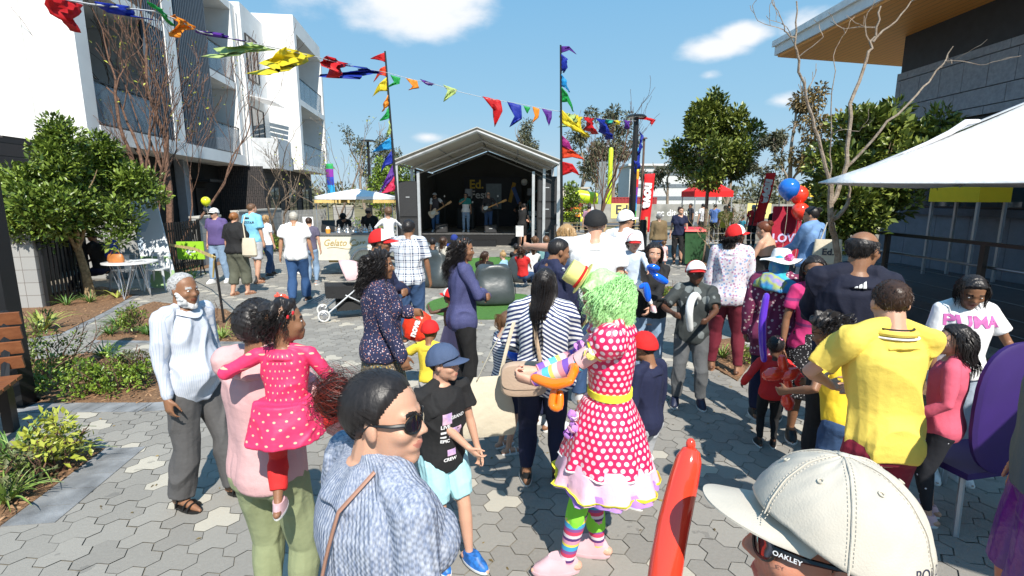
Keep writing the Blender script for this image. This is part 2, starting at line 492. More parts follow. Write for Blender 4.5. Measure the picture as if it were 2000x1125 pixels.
def paving():
 """hexagonal concrete pavers laid in clusters of three; one cluster in many is cream"""
 s = .073; w = math.sqrt(3) * s
 r_ = np.random.RandomState(4)
 a = np.arange(6) * math.pi / 3 + math.pi / 6
 cs = [(0.0,0.0),(w,0.0),(w / 2,1.5 * s)]; ed = {}
 K = lambda p: (round(p[0],4),round(p[1],4))
 for cx_,cy_ in cs:
  P = [K((cx_ + math.cos(q) * s,cy_ + math.sin(q) * s)) for q in a]
  for i in range(6):
   e = (P[i],P[(i + 1) % 6])
   if (e[1],e[0]) in ed: del ed[(e[1],e[0])]
   else: ed[e] = 1
 nx = {e[0]: e[1] for e in ed}; cur = next(iter(nx)); out = []
 while cur not in out: out.append(cur); cur = nx[cur]
 out = np.array(out); cen = out.mean(0); out = cen + (out - cen) * .972; nv = len(out)
 ang = R(24); ca,sa = math.cos(ang),math.sin(ang); V = []; F = []; C = []
 for r in range(-70,520):
  for q in range(-370,370):
   if (q + 2 * r) % 3: continue
   x = w * (q + r / 2); y = 1.5 * s * r
   X = (x + cen[0]) * ca - (y + cen[1]) * sa; Y = (x + cen[0]) * sa + (y + cen[1]) * ca
   if Y < -.5 or Y > 32 or X < -9.3 or X > 9.5 or abs(X) > Y * 1.08 + 1.4: continue
   if any(in_poly(X,Y,b) for b in BEDS): continue
   i3 = (q + 2 * r) // 3
   cream = (i3 * 2 + r * 3) % 11 == 0 and r_.rand() < .8
   o = len(V); z = r_.rand() * .0012; tx,ty = r_.normal(size=2) * .0012
   V.extend([((x + hx) * ca - (y + hy) * sa + tx,(x + hx) * sa + (y + hy) * ca + ty,z) for hx,hy in out])
   F.append(tuple(range(o,o + nv))); C.append((1.0 if cream else 0.0,r_.rand(),r_.rand()))
 me = bpy.data.meshes.new('paving'); me.from_pydata(V,[],F)
 at_ = me.attributes.new('tone','FLOAT_VECTOR','FACE'); at_.data.foreach_set('vector',np.array(C,np.float32).ravel())
 m,h = newmat('concrete_pavers',.85)
 A = h.node('ShaderNodeAttribute'); A.attribute_name = 'tone'
 x = h.node('ShaderNodeSeparateXYZ'); h.L(A.outputs['Vector'],x.inputs[0])
 tcn = h.node('ShaderNodeTexCoord'); src = tcn.outputs['Object']
 grey = h.mixc(x.outputs[1],(.215,.200,.176),(.315,.295,.258))
 col = h.mixc(x.outputs[0],grey,(.56,.51,.41))
 n1 = h.noise(src,1.2,6); n2 = h.noise(src,45,4); n3 = h.M('GREATER_THAN',h.noise(src,4.5,5),.66)
 col = h.mixc(h.M('MULTIPLY',n1,.5),col,(.15,.142,.13))
 col = h.mixc(h.M('MULTIPLY',n2,.35),col,(.36,.345,.31))
 col = h.mixc(h.M('MULTIPLY',n3,.35),col,(.09,.085,.08))
 h.L(col,h.b.inputs['Base Color'])
 h.bump(h.M('ADD',n2,h.noise(src,220,2)),.35,.006)
 me.materials.append(m); me.update()
 o = bpy.data.objects.new('paving',me); COL.objects.link(o); tag(o,kind='structure')
paving()
mb = MB()    # the sand bed right under the pavers
mb.add([(-9.6,-2,-.008),(9.7,-2,-.008),(9.7,33,-.008),(-9.6,33,-.008)],[(0,1,2,3)])
struct('paving_joint_sand',mb,mat('joint_sand',(.19,.175,.145),.95,var=.2,scale=8,bump=.3,bscale=200))
# kerb strips of rectangular pavers beside the beds
def kerb(line,width,nm='paving_edge'):
 mb = MB(); r_ = random.Random(3)
 for (x0,y0),(x1,y1) in zip(line[:-1],line[1:]):
  d = Vector((x1 - x0,y1 - y0)); L = d.length; d /= L; n = Vector((-d.y,d.x))
  k = 0
  while k * .2 < L - .02:
   a0,a1 = k * .2 + .003,min((k + 1) * .2 - .003,L)
   P = [Vector((x0,y0)) + d * a + n * b for a,b in ((a0,.003),(a1,.003),(a1,width - .003),(a0,width - .003))]
   mb.prism([tuple(p) for p in P][::1] if width > 0 else [tuple(p) for p in P][::-1],-.004,.006 + r_.random() * .001)
   k += 1
 struct(nm,mb,mat('kerb_paver',(.20,.205,.21),.85,var=.25,scale=5,bump=.3,bscale=120))
kerb([BED_A[1],BED_A[0]],-.30); kerb([BED_B[0],BED_B[1],BED_B[2]],-.22); kerb([BED_C[0],BED_C[1]],-.12)
kerb([BED_D[1],BED_D[2],BED_D[3],BED_D[4]],-.12)
mulch = mat('bark_mulch',(.30,.17,.085),.95,two=(.12,.06,.03),scale=45,bump=1.0,bscale=70)
for b in BEDS:
 mb = MB(); mb.prism(b,-.02,.012); o = struct('garden_bed',mb,mulch)
def chips():
 mb = MB(); r_ = np.random.RandomState(2)
 for b,n in ((BED_A,800),(BED_B,900),(BED_C,420),(BED_D,1000),(BED_R3,500),(BED_R,80),(BED_R2,150)):
  xs = [p[0] for p in b]; ys = [p[1] for p in b]; k = 0
  while k < n:
   x = r_.uniform(min(xs),max(xs)); y = r_.uniform(min(ys),max(ys)); 
   k += 1
   if not in_poly(x,y,b): continue
   a = r_.rand() * 3.14; l = r_.uniform(.01,.035); w_ = r_.uniform(.004,.010)
   t = r_.uniform(-.5,.5)
   mb.obox((x,y,.018),(math.cos(a) * l,math.sin(a) * l,t * l),(-math.sin(a) * w_,math.cos(a) * w_,0),(0,0,.003))
 tag(mb.build('bark_chips',mat('bark_chip',(.50,.31,.17),.9,two=(.20,.10,.05),scale=30),None,False),kind='stuff',label='loose bark chips scattered over the garden beds')
chips()
# turf: round mat under the beanbag and the lawn piece before the stage
turf = mat('artificial_turf',(.055,.17,.025),.9,two=(.10,.26,.05),scale=60,bump=.9,bscale=240)
def disc(c,r,z,n=64): return [(c[0] + math.cos(a) * r,c[1] + math.sin(a) * r) for a in np.linspace(0,2 * math.pi,n,endpoint=False)]
mb = MB(); mb.prism(disc((-.42,9.45),1.18,0),.003,.022)
tag(mb.build('turf_mat',turf,None,False),'round green artificial turf mat under the grey beanbag','turf mat')
mb = MB(); mb.prism(disc((.1,15.0),2.3,0),.003,.022)
tag(mb.build('turf_mat',turf,None,False),'larger green turf mat in front of the stage, in the marquee shade','turf mat')
# drain cover
m = newmat('drain',.5)[0]
mb = MB(); g0 = G(655,585)
for k in range(14): mb.box(g0.x - .45 + k * .07,g0.x - .42 + k * .07,g0.y - .35,g0.y + .35,.004,.012)
mb.box(g0.x - .47,g0.x + .52,g0.y - .38,g0.y - .35,.004,.014); mb.box(g0.x - .47,g0.x + .52,g0.y + .35,g0.y + .38,.004,.014)
tag(mb.build('drain_grate',mat('galvanised',(.35,.36,.37),.45,.7),None,False),'galvanised drain grate set in the paving behind the pram','drain grate')
# ================================================================ foliage helpers
def leafmat(name,a,b,rough=.38,trans=.0):
 m,h = newmat(name,rough)
 x,y,z,src = h.coords('obj')
 at_ = h.node('ShaderNodeAttribute'); at_.attribute_name = 'tone'
 h.L(h.mixc(at_.outputs['Fac'],a,b),h.b.inputs['Base Color'])
 h.b.inputs['Specular IOR Level'].default_value = .45
 return m
L_MAG = leafmat('leaf_glossy',(.030,.060,.010),(.24,.28,.05)); L_OLIVE = leafmat('leaf_olive',(.05,.065,.025),(.16,.17,.07),.6)
L_BRIGHT = leafmat('leaf_bright',(.06,.12,.012),(.24,.34,.04)); L_GREEN = leafmat('leaf_green',(.035,.075,.010),(.22,.30,.045)); L_BRONZE = leafmat('leaf_bronze',(.10,.07,.03),(.28,.20,.07),.6)
L_GUM = leafmat('leaf_gum',(.045,.055,.03),(.17,.17,.10),.7); L_YOU = leafmat('leaf_young',(.25,.28,.03),(.45,.48,.08))
BARK = mat('bark_grey',(.20,.15,.11),.9,var=.3,scale=20,bump=.6,bscale=60); BARKP = mat('bark_pale',(.33,.27,.21),.85,two=(.18,.13,.09),scale=16,bump=.6,bscale=50)
TWIG = mat('bark_twig',(.13,.07,.045),.9,var=.3,scale=20); BARKT = mat('bark_tan',(.30,.22,.12),.9,var=.3,scale=15,bump=.5,bscale=50)
def leaf_obj(name,P,D,size,m,parent,wid=.42,seed=1,tones=None,fold=.25):
 """P: leaf bases, D: directions. each leaf is a folded blade of two faces"""
 n = len(P); r_ = np.random.RandomState(seed)
 D = D / np.maximum(np.linalg.norm(D,axis=1,keepdims=True),1e-6)
 up = r_.normal(size=(n,3)) * .6 + np.array((0,0,1.0))
 X = np.cross(D,up); X /= np.maximum(np.linalg.norm(X,axis=1,keepdims=True),1e-6)
 Nn = np.cross(X,D)
 L = (size * (.65 + .6 * r_.rand(n)))[:,None]
 W_ = L * wid * .5
 mid = P + D * L * .5
 V = np.stack([P,mid + X * W_ + Nn * L * fold * .3,P + D * L - Nn * L * .1,mid - X * W_ + Nn * L * fold * .3,mid],1).reshape(-1,3)
 F = []
 for i in range(n):
  o = i * 5; F.append((o,o + 1,o + 2)); F.append((o,o + 2,o + 3))
 me = bpy.data.meshes.new(name); me.vertices.add(n * 5); me.vertices.foreach_set('co',V.ravel())
 Fa = np.array(F,np.int32)
 me.loops.add(len(Fa) * 3); me.loops.foreach_set('vertex_index',Fa.ravel())
 me.polygons.add(len(Fa)); me.polygons.foreach_set('loop_start',np.arange(0,len(Fa) * 3,3,dtype=np.int32))
 t = r_.rand(n) if tones is None else np.clip(tones + r_.normal(size=n) * .22,0,1)
 a = me.attributes.new('tone','FLOAT','FACE'); a.data.foreach_set('value',np.repeat(t,2).astype(np.float32))
 me.update(calc_edges=True); me.validate()
 me.materials.append(m)
 o = bpy.data.objects.new(name,me); COL.objects.link(o); o.parent = parent
 return o
def clump_leaves(cent,rad,per,r_,flat=.8,up=.5,gap=.25):
 P = []; D = []; T_ = []
 for c,rr in zip(cent,rad):
  n = max(3,int(per * (rr / np.mean(rad)) ** 2)); tone = r_.rand()
  q = r_.normal(size=(n,3)); q /= np.linalg.norm(q,axis=1,keepdims=True)
  rad_ = rr * (.35 + .65 * r_.rand(n) ** .5)[:,None]
  P.append(c + q * rad_ * np.array((1,1,flat))); D.append(q + np.array((0,0,up)) + r_.normal(size=(n,3)) * .45); T_.append(np.full(n,tone * .6 + .2))
 return np.concatenate(P),np.concatenate(D),np.concatenate(T_)
def branches(mb,p,d,L,r,depth,r_,spread=.5,tips=None,up=.15,ratio=.68,nb=(2,3),minr=.004,wob=.12,segs=4):
 """a tapering limb that forks; collects its tips"""
 p = np.array(p,float); d = np.array(d,float); d /= np.linalg.norm(d)
 pts = [p.copy()]; q = p.copy(); dd = d.copy()
 for i in range(segs):
  dd = dd + r_.normal(size=3) * wob + np.array((0,0,up * .3)); dd /= np.linalg.norm(dd); q = q + dd * L / segs; pts.append(q.copy())
 r1 = max(r * .62,minr)
 mb.tube(pts,np.linspace(r,r1,segs + 1),n=7 if r > .03 else (5 if r > .01 else 3))
 if tips is not None: tips.append((q.copy(),depth))
 if depth <= 0: return
 k = r_.randint(nb[0],nb[1] + 1)
 for i in range(k):
  t = r_.uniform(.35,1.0) if i else 1.0
  b = pts[min(segs,int(t * segs))]
  v = r_.normal(size=3); v -= dd * (v @ dd); v /= np.linalg.norm(v)
  nd = dd * (1 - spread * .4) + v * spread * r_.uniform(.6,1.3) + np.array((0,0,up))
  branches(mb,b,nd,L * ratio * r_.uniform(.75,1.15),r1 * (.9 if i == 0 else .72),depth - 1,r_,spread,tips,up,ratio,nb,minr,wob,segs)
def leafy_tree(name,label,x,y,h,crown_z,crown_r,m,size,nclump,per,seed,trunk_r=.05,bark=BARK,lean=(0,0),group=None,cat='tree',crz=None,wid=.42,trunk_h=None,open_=.0):
 root = thing(name,label,cat,(x,y,0),0,group); r_ = np.random.RandomState(seed)
 mb = MB(); th = trunk_h or crown_z[0] + .3
 tips = []
 mb.tube([(0,0,-.03),(lean[0] * .3,lean[1] * .3,th * .5),(lean[0],lean[1],th)],[trunk_r * 1.25,trunk_r,trunk_r * .85],9)
 for i in range(5):
  a = i * 1.26 + r_.rand(); branches(mb,(lean[0],lean[1],th - .15 * r_.rand()),(math.cos(a) * .5,math.sin(a) * .5,1.0),(h - th) * .34,trunk_r * .5,2,r_,.4,tips,.35,wob=.07)
 mb.build('trunk',bark,root)
 zc = (crown_z[0] + crown_z[1]) / 2; rz = (crown_z[1] - crown_z[0]) / 2
 nb = 17; q = r_.normal(size=(nb,3)); q /= np.linalg.norm(q,axis=1,keepdims=True)
 bc = q * r_.uniform(.30,.86,nb)[:,None] * np.array((crown_r,crown_r,rz)); br_ = crown_r * r_.uniform(.20,.42,nb)
 ib = r_.choice(nb,nclump,p=br_ ** 2 / (br_ ** 2).sum()); q = r_.normal(size=(nclump,3)); q /= np.linalg.norm(q,axis=1,keepdims=True)
 c = bc[ib] + q * (br_[ib] * r_.rand(nclump) ** .4)[:,None] + np.array((lean[0],lean[1],zc))
 k = 1 - np.clip((c[:,2] - zc) / rz,0,1) * (crz or .35)
 c[:,0] = lean[0] + (c[:,0] - lean[0]) * k; c[:,1] = lean[1] + (c[:,1] - lean[1]) * k
 keep = r_.rand(nclump) > open_
 c = c[keep]
 rr = crown_r * r_.uniform(.09,.19,len(c))
 P,D,T_ = clump_leaves(c,rr,per,r_)
 leaf_obj('crown',P,D,size,m,root,wid,seed,T_)
 return root
def bare_tree(name,label,x,y,stems,bark,seed,group=None,depth=4,leaves=None,spread=.42,ratio=.68,tilt=None,up=.18,minr=.004,wob=.12):
 root = thing(name,label,'tree',(x,y,0),0,group); r_ = np.random.RandomState(seed)
 mb = MB(); tips = []
 for (dx,dy,L,rr) in stems:
  branches(mb,(dx * .05,dy * .05,-.02),(dx,dy,1),L,rr,depth,r_,spread,tips,up,ratio,(2,3),minr,wob,5)
 mb.build('trunk',bark,root)
 if leaves:
  m,size,n,mind = leaves
  T_ = [t for t,d_ in tips if d_ <= mind]; 
  idx = r_.randint(len(T_),size=n); P = np.array([T_[i] for i in idx]) + r_.normal(size=(n,3)) * size * .9
  leaf_obj('crown',P,r_.normal(size=(n,3)) + np.array((0,0,.3)),size,m,root,.45,seed)
 return root
def shrub(label,x,y,h,w,m,size,n,seed,group=None,name='shrub',nc=26,z0=0.02,d=None):
 root = thing(name,label,'shrub',(x,y,0),0,group); r_ = np.random.RandomState(seed)
 mb = MB()
 for i in range(6):
  a = r_.rand() * 6.28; branches(mb,(math.cos(a) * w * .12,math.sin(a) * w * .12,0),(math.cos(a) * .5,math.sin(a) * .5,1),h * .5,.010,2,r_,.5)
 mb.build('stem',TWIG,root)
 q = r_.normal(size=(nc,3)); q /= np.linalg.norm(q,axis=1,keepdims=True); q[:,2] = np.abs(q[:,2])
 c = q * (r_.rand(nc) ** .4)[:,None] * np.array((w * .5,(d or w) * .5,h * .85)) + np.array((0,0,z0 + .06))
 P,D,T_ = clump_leaves(c,np.full(nc,max(.05,min(w,h) * .16)),n // nc,r_)
 P[:,2] = np.maximum(P[:,2],.02)
 leaf_obj('foliage',P,D,size,m,root,.5,seed,T_)
 return root
def strappy(label,x,y,h,n,m,seed,group=None,name='strappy_plant',wid=.018,cat='plant'):
 root = thing(name,label,cat,(x,y,.0),0,group); r_ = np.random.RandomState(seed); mb = MB(); fs = []
 for i in range(n):
  a = r_.rand() * 6.28; o = r_.uniform(.35,1.15); l = h * r_.uniform(.7,1.3); w_ = wid * r_.uniform(.7,1.2)
  pts = []
  for t in np.linspace(0,1,6):
   rr = o * l * t; z = l * (t * 1.05 - .75 * o * t * t)
   pts.append((math.cos(a) * rr + .02 * math.cos(a),math.sin(a) * rr + .02 * math.sin(a),max(z,.0) + .012))
  sx,sy = -math.sin(a),math.cos(a)
  V = []
  for j,p in enumerate(pts):
   ww = w_ * (1 - (j / 5) ** 2.2) + .001
   V += [(p[0] + sx * ww,p[1] + sy * ww,p[2] + .004),(p[0],p[1],p[2]),(p[0] - sx * ww,p[1] - sy * ww,p[2] + .004)]
  F = []
  for j in range(5):
   F += [(3*j,3*j+1,3*j+4,3*j+3),(3*j+1,3*j+2,3*j+5,3*j+4)]
  mb.add(V,F)
 mb.build('leaves',m,root,True)
 return root
BLADE = mat('blade_green',(.12,.22,.04),.5,two=(.28,.36,.08),scale=14); BLADEY = mat('blade_yellow',(.34,.34,.07),.5,two=(.22,.30,.06),scale=10); BLADED = mat('blade_dark',(.05,.12,.02),.5,two=(.12,.24,.04),scale=20)
# ================================================================ left apartment buildings
render_white = mat('white_render',(.74,.74,.73),.85,var=.05,scale=.9,bump=.1,bscale=30)
dark_brick_m,h = newmat('dark_brick',.8)
tcn = h.node('ShaderNodeTexCoord'); br = h.node('ShaderNodeTexBrick')
mpn = h.node('ShaderNodeMapping'); mpn.inputs['Rotation'].default_value = (R(90),0,R(90)); h.L(tcn.outputs['Object'],mpn.inputs[0]); h.L(mpn.outputs[0],br.inputs['Vector'])
br.inputs['Color1'].default_value = (.035,.032,.033,1); br.inputs['Color2'].default_value = (.055,.045,.043,1); br.inputs['Mortar'].default_value = (.008,.008,.008,1)
br.inputs['Scale'].default_value = 1.0; br.inputs['Brick Width'].default_value = .29; br.inputs['Row Height'].default_value = .09; br.inputs['Mortar Size'].default_value = .012
h.L(br.outputs['Color'],h.b.inputs['Base Color']); h.bump(br.outputs['Fac'],.5,-.01)
louvre_m = mat('louvre_charcoal',(.060,.082,.11),.5,var=.05); dark_metal = mat('dark_metal',(.018,.019,.021),.4,.3,var=.05)
glass_m = mat('window_glass',(.03,.045,.055),.04,0,var=0,spec=.9,coat=.5); glass_b = mat('balustrade_glass',(.22,.28,.34),.08,0,var=.05,alpha=.55)
grey_render = mat('grey_render',(.30,.32,.35),.85,var=.04); int_beige = mat('balcony_ceiling',(.34,.31,.28),.8,var=.05)
Z1,Z2,Z3 = 3.9,7.0,10.4
bA = thing('apartment_building','white rendered apartment block with charcoal vertical louvres, cut by the left edge','building',(-10.9,13.7,0),math.atan2(.135,1.0))
# local: x to the plaza, y along the facade
w = MB()
w.box(-6.2,-.03,.0,.50,3.45,11)                     # end wall pier
w.box(-6.2,-4.6,.5,11.2,3.45,11); w.box(-9,-2.05,-3.2,-.01,3.5,11)  # last box: protruding block added so its side gives the shaded grey strip
w.box(-3.0,0,.5,11.2,3.45,Z1)                       # first-floor slab with its soffit
w.box(-2.4,-.02,4.05 + .5,4.75 + .5,Z1,11)          # white column between the louvres
w.box(-2.4,-.02,10.55,11.2,Z1,10.4)                 # end column
w.box(-3.0,-.05,7.9,10.55,6.75,7.05)                # second-floor balcony slab
w.box(-3.0,-.05,.5,4.5,7.4,7.7)
w.box(-3.0,-.03,7.9,10.55,10.1,10.4)                # roof edge over the balconies
w.box(-3.0,-.05,.5,10.55,10.4,11)
w.box(-4.6,-2.3,10.55,11.2,3.45,10.4); w.box(-4.6,-2.2,.5,.7,Z1,11); w.box(-2.6,-2.4,7.9,10.55,Z1,10.1)
w.build('wall',render_white,bA,False)
for x_ in (-1.2,-3.6): j_ = MB(); j_.box(x_,x_ + .015,-.006,-.001,3.5,11); j_.build('render_joint',mat('joint_grey',(.45,.45,.44),.9),bA,False)
j_ = MB(); j_.box(-2.04,-.04,-.006,-.001,7.0,7.02); j_.build('render_joint',mat('joint_grey',(.45,.45,.44),.9),bA,False)
j_ = MB(); j_.tube([(.05,10.9,3.5),(.05,10.9,10.3)],.04,8); j_.build('downpipe',mat('pipe_white',(.6,.6,.6),.5),bA)
g = MB(); g.box(-2.6,-2.4,.7,7.9,Z1,10.4); g.build('recess_wall',int_beige,bA,False)
lv = MB()
for a0,a1 in ((3.35,4.55),(5.25,7.9)):
 y = a0 + .04
 while y < a1 - .03:
  lv.box(-.17,-.05,y,y + .055,Z1 + .01,11); y += .135
 lb = MB(); lb.box(-.20,-.171,a0,a1,Z1 + .01,11); lb.build('louvre_backing',dark_metal,bA,False)
lv.build('louvre_screen',louvre_m,bA,False)
for a0,a1,z in ((.55,3.3,Z1),(8.0,10.5,Z1),(8.0,10.5,7.05)): gb = MB(); gb.box(-.10,-.085,a0,a1,z + .07,z + 1.1); gb.build('balustrade',glass_b,bA,False)
for a0,a1,z in ((.52,3.33,Z1),(7.95,10.53,Z1),(7.95,10.53,7.05)):
 rl = MB()
 rl.box(-.12,-.07,a0,a1,z + 1.15,z + 1.19); rl.box(-.12,-.07,a0,a1,z + .02,z + .06)
 for t in np.linspace(a0,a1 - .04,4): rl.box(-.13,-.10,t,t + .04,z,z + 1.15)
 rl.build('railing',dark_metal,bA,False)
def window(parent,x,y0,y1,z0,z1,mull=1,name='window',ax='y',fr=dark_metal):
 """window lying in the plane x (ax='y') or y (ax='x')"""
 f = MB(); p = MB(); t = .05
 def B(mb,a0,a1,c0,c1,d0,d1):
  if ax == 'y': mb.box(x + d0,x + d1,a0,a1,c0,c1)
  else: mb.box(a0,a1,x - d1,x - d0,c0,c1)
 B(f,y0,y1,z0,z0 + t,0,.06); B(f,y0,y1,z1 - t,z1,0,.06); B(f,y0,y0 + t,z0 + t,z1 - t,0,.06); B(f,y1 - t,y1,z0 + t,z1 - t,0,.06)
 for k in range(mull):
  yy = y0 + (y1 - y0) * (k + 1) / (mull + 1); B(f,yy - .02,yy + .02,z0 + t,z1 - t,0,.05)
 fo = f.build(name,fr,parent,False)
 B(p,y0 + t,y1 - t,z0 + t,z1 - t,.015,.03); p.build('pane',glass_m,fo,False)
 return fo
window(bA,-2.398,8.2,9.6,Z1 + .1,Z1 + 2.2); window(bA,-2.398,8.2,9.6,7.15,9.2)
window(bA,-2.398,1.2,3.0,Z1 + .1,Z1 + 2.3)
# ground floor in dark brick, set back under the slab
gf = MB(); gf.box(-6.2,-1.35,-.9,11.2,0,3.45); gf.box(-6.3,-.6,-3.0,-.9,0,3.3); gf.build('ground_floor',dark_brick_m,bA,False)
pn = MB(); pn.box(-1.345,-1.30,7.0,8.1,0,3.45); pn.box(-1.345,-1.0,7.0,7.12,0,3.45); pn.build('render_panel',grey_render,bA,False)
window(bA,-1.345,3.6,5.4,.4,2.6); window(bA,-1.345,.6,2.2,.4,2.6); 
d = MB(); d.box(-1.34,-1.28,8.5,9.5,0,2.4); do = d.build('door',dark_metal,bA,False); hd_ = MB(); hd_.box(-1.28,-1.24,8.6,8.63,.9,1.4); hd_.build('handle',mat('steel',(.5,.5,.5),.3,.9),do,False)
d = MB(); d.box(-1.345,-.6,8.3,9.7,2.65,2.75); d.build('door_canopy',dark_metal,bA,False)
# middle link and second block
bB = thing('apartment_building','white apartment block with two framed balconies and a solid lower balcony beside the stage lane','building',(-11.1,27.9,0),math.atan2(.135,1.0))
w = MB()
w.box(-7,0,0,.45,3.45,11.1); w.box(-7,-2.4,.45,6.2,3.45,11.1); w.box(-2.4,0,5.85,6.2,3.45,10.6)
w.box(-2.4,0,.45,5.85,3.45,3.75); w.box(-2.4,0,.45,5.85,6.8,7.1); w.box(-2.4,0,.45,5.85,10.3,11.1)
w.box(-7,-1.5,-3.0,-.002,3.45,10.6)
w.build('wall',render_white,bB,False)
wb = MB(); wb.box(-1.5,-.35,-2.9,-.7,3.35,3.45); wb.box(-.45,-.35,-2.9,-.7,3.45,4.75); wb.box(-1.5,-.45,-2.9,-2.8,3.45,4.75); wb.box(-1.5,-.45,-.8,-.7,3.45,4.75)
wb.build('solid_balcony',mat('pale_grey_render',(.52,.54,.56),.85),bB,False)
aw = MB()
for k in range(10): aw.obox((-1.0,-2.9 + k * .22 + .1,6.55 - 0.0),(.55,0,-.12),(0,.07,0),(0,0,.02))
aw.build('awning',mat('awning_white',(.7,.7,.7),.5),bB,False)
window(bB,-1.495,-2.7,-1.0,4.0,6.2); window(bB,-1.495,-2.7,-1.2,7.4,9.4,2)
window(bB,-2.395,1.2,3.4,3.8,6.0); window(bB,-2.395,1.2,3.4,7.15,9.4)
for z in (3.75,7.1):
 rl = MB(); rl.box(-.12,-.07,.47,5.83,z + 1.10,z + 1.14)
 for t in np.linspace(.47,5.79,5): rl.box(-.13,-.10,t,t + .04,z,z + 1.10)
 rl.build('railing',dark_metal,bB,False); gb = MB(); gb.box(-.10,-.085,.5,5.8,z + .05,z + 1.07); gb.build('balustrade',glass_b,bB,False)
gf = MB(); gf.box(-7,-1.1,-3,6.2,0,3.45); gf.build('ground_floor',dark_brick_m,bB,False)
for a in (-2.4,.8,3.6): window(bB,-1.095,a,a + 1.7,.5,2.5)
# ================================================================ courtyard walls and palisade fences on the left
block_m,h = newmat('block_wall',.85)
tcn = h.node('ShaderNodeTexCoord'); br = h.node('ShaderNodeTexBrick'); sx_ = h.node('ShaderNodeSeparateXYZ'); cb = h.node('ShaderNodeCombineXYZ')
h.L(tcn.outputs['Object'],sx_.inputs[0]); h.L(h.M('ADD',sx_.outputs[0],sx_.outputs[1]),cb.inputs[0]); h.L(sx_.outputs[2],cb.inputs[1]); h.L(cb.outputs[0],br.inputs['Vector'])
br.inputs['Color1'].default_value = (.27,.27,.265,1); br.inputs['Color2'].default_value = (.31,.31,.30,1); br.inputs['Mortar'].default_value = (.10,.08,.07,1)
br.offset = 0.0; br.inputs['Scale'].default_value = 1.0; br.inputs['Brick Width'].default_value = .45; br.inputs['Row Height'].default_value = .235; br.inputs['Mortar Size'].default_value = .006
nzz = h.noise(tcn.outputs['Object'],90,3)
h.L(h.mixc(h.M('MULTIPLY',nzz,.5),br.outputs['Color'],(.42,.42,.40)),h.b.inputs['Base Color']); h.bump(h.M('ADD',h.M('MULTIPLY',br.outputs['Fac'],-1.0),h.M('MULTIPLY',nzz,.3)),.4,.008)
cap_m = mat('wall_cap',(.50,.48,.43),.8,var=.06)
def low_wall(label,p0,p1,hgt,th=.25,seg=True,name='masonry_wall'):
 d = Vector((p1[0] - p0[0],p1[1] - p0[1])); L = d.length
 r = thing(name,label,'wall',(p0[0],p0[1],0),math.atan2(d.y,d.x))
 a = MB(); a.box(0,L,0,th,-.02,hgt); a.build('blockwork',block_m,r,False)
 c = MB(); c.box(-.01,L + .01,-.02,th + .02,hgt,hgt + .06); c.build('coping',cap_m,r,False)
 return r
def palisade(label,p0,p1,hgt,m=dark_metal,gap=.11,name='palisade_fence'):
 d = Vector((p1[0] - p0[0],p1[1] - p0[1])); L = d.length
 r = thing(name,label,'fence',(p0[0],p0[1],0),math.atan2(d.y,d.x))
 b = MB(); x = .03
 while x < L: b.box(x,x + .05,0,.022,.06,hgt); x += gap
 b.build('palings',m,r,False)
 q = MB(); q.box(0,L,.023,.06,.18,.23); q.box(0,L,.023,.06,hgt - .25,hgt - .20); q.build('rail',m,r,False)
 for xx in (0,L): pp = MB(); pp.box(xx - .03,xx + .03,.0,.06,0,hgt + .03); pp.build('post',m,r,False)
 return r
low_wall('grey block planter wall under the hedge at the left edge',(-12.4,8.6),(-8.62,9.2),1.30)
palisade('black palisade fence between the planter wall and the leafy tree',(-8.55,9.3),(-8.75,10.5),1.45)
low_wall('low block wall with pale coping behind the round table',(-10.6,12.6),(-8.95,12.9),1.35,.2)
palisade('black palisade gate behind the green arrow sign',(-8.95,13.2),(-9.05,14.9),1.35)
low_wall('block wall beside the man in the purple tee shirt',(-9.1,15.0),(-9.25,16.4),1.40)
low_wall('long pale block wall behind the walking crowd',(-9.3,17.6),(-9.6,21.5),1.5)
palisade('pale palisade fence behind the walking crowd, nearest the cart',(-9.6,21.6),(-9.0,25),1.45,mat('grey_paling',(.32,.32,.31),.6))
low_wall('block wall ending beside the gelato cart canopy',(-8.7,25.2),(-7.8,25.6),1.55)
# ================================================================ right building with timber soffit
timber_m,h = newmat('timber_soffit',.55)
tcn = h.node('ShaderNodeTexCoord'); mpn = h.node('ShaderNodeMapping'); mpn.inputs['Scale'].default_value = (1,.12,1); h.L(tcn.outputs['Object'],mpn.inputs[0])
n1 = h.noise(mpn.outputs[0],12,4); sx_ = h.node('ShaderNodeSeparateXYZ'); h.L(tcn.outputs['Object'],sx_.inputs[0])
ln = h.M('LESS_THAN',h.M('FRACT',h.M('MULTIPLY',sx_.outputs[0],5.5)),.06)
h.L(h.mixc(ln,h.mixc(n1,(.68,.26,.055),(.85,.40,.10)),(.20,.08,.02)),h.b.inputs['Base Color'])
stone_m = mat('grey_stone_panel',(.25,.27,.31),.7,var=.10,scale=14,bump=.3,bscale=90)
rb = thing('pavilion_building','dark and grey stone pavilion with a wide timber-lined flat roof on the right','building',(0,0,0))
rf = MB(); rf.prism([(7.63,15.85),(7.9,2.0),(16,2.0),(16,17.6),(12.05,16.95)],6.06,6.42); ro = rf.build('roof',mat('roof_white',(.68,.69,.70),.6,var=.03),rb,False)
sf = MB(); sf.prism([(7.70,15.78),(7.97,2.1),(15.9,2.1),(15.9,17.5),(12.05,16.85)],6.0,6.055); sf.build('soffit',timber_m,ro,False)
fa = MB(); fa.prism([(7.56,15.9),(7.83,2.0),(7.895,2.0),(7.625,15.88)],6.30,6.46); fa.build('gutter',mat('gutter_white',(.75,.75,.75),.5),ro,False)
pass
dw = MB(); dw.box(9.95,16,2.2,13.85,5.12,5.998); dw.build('upper_wall',mat('dark_cladding',(.022,.024,.030),.6,var=.1),rb,False)
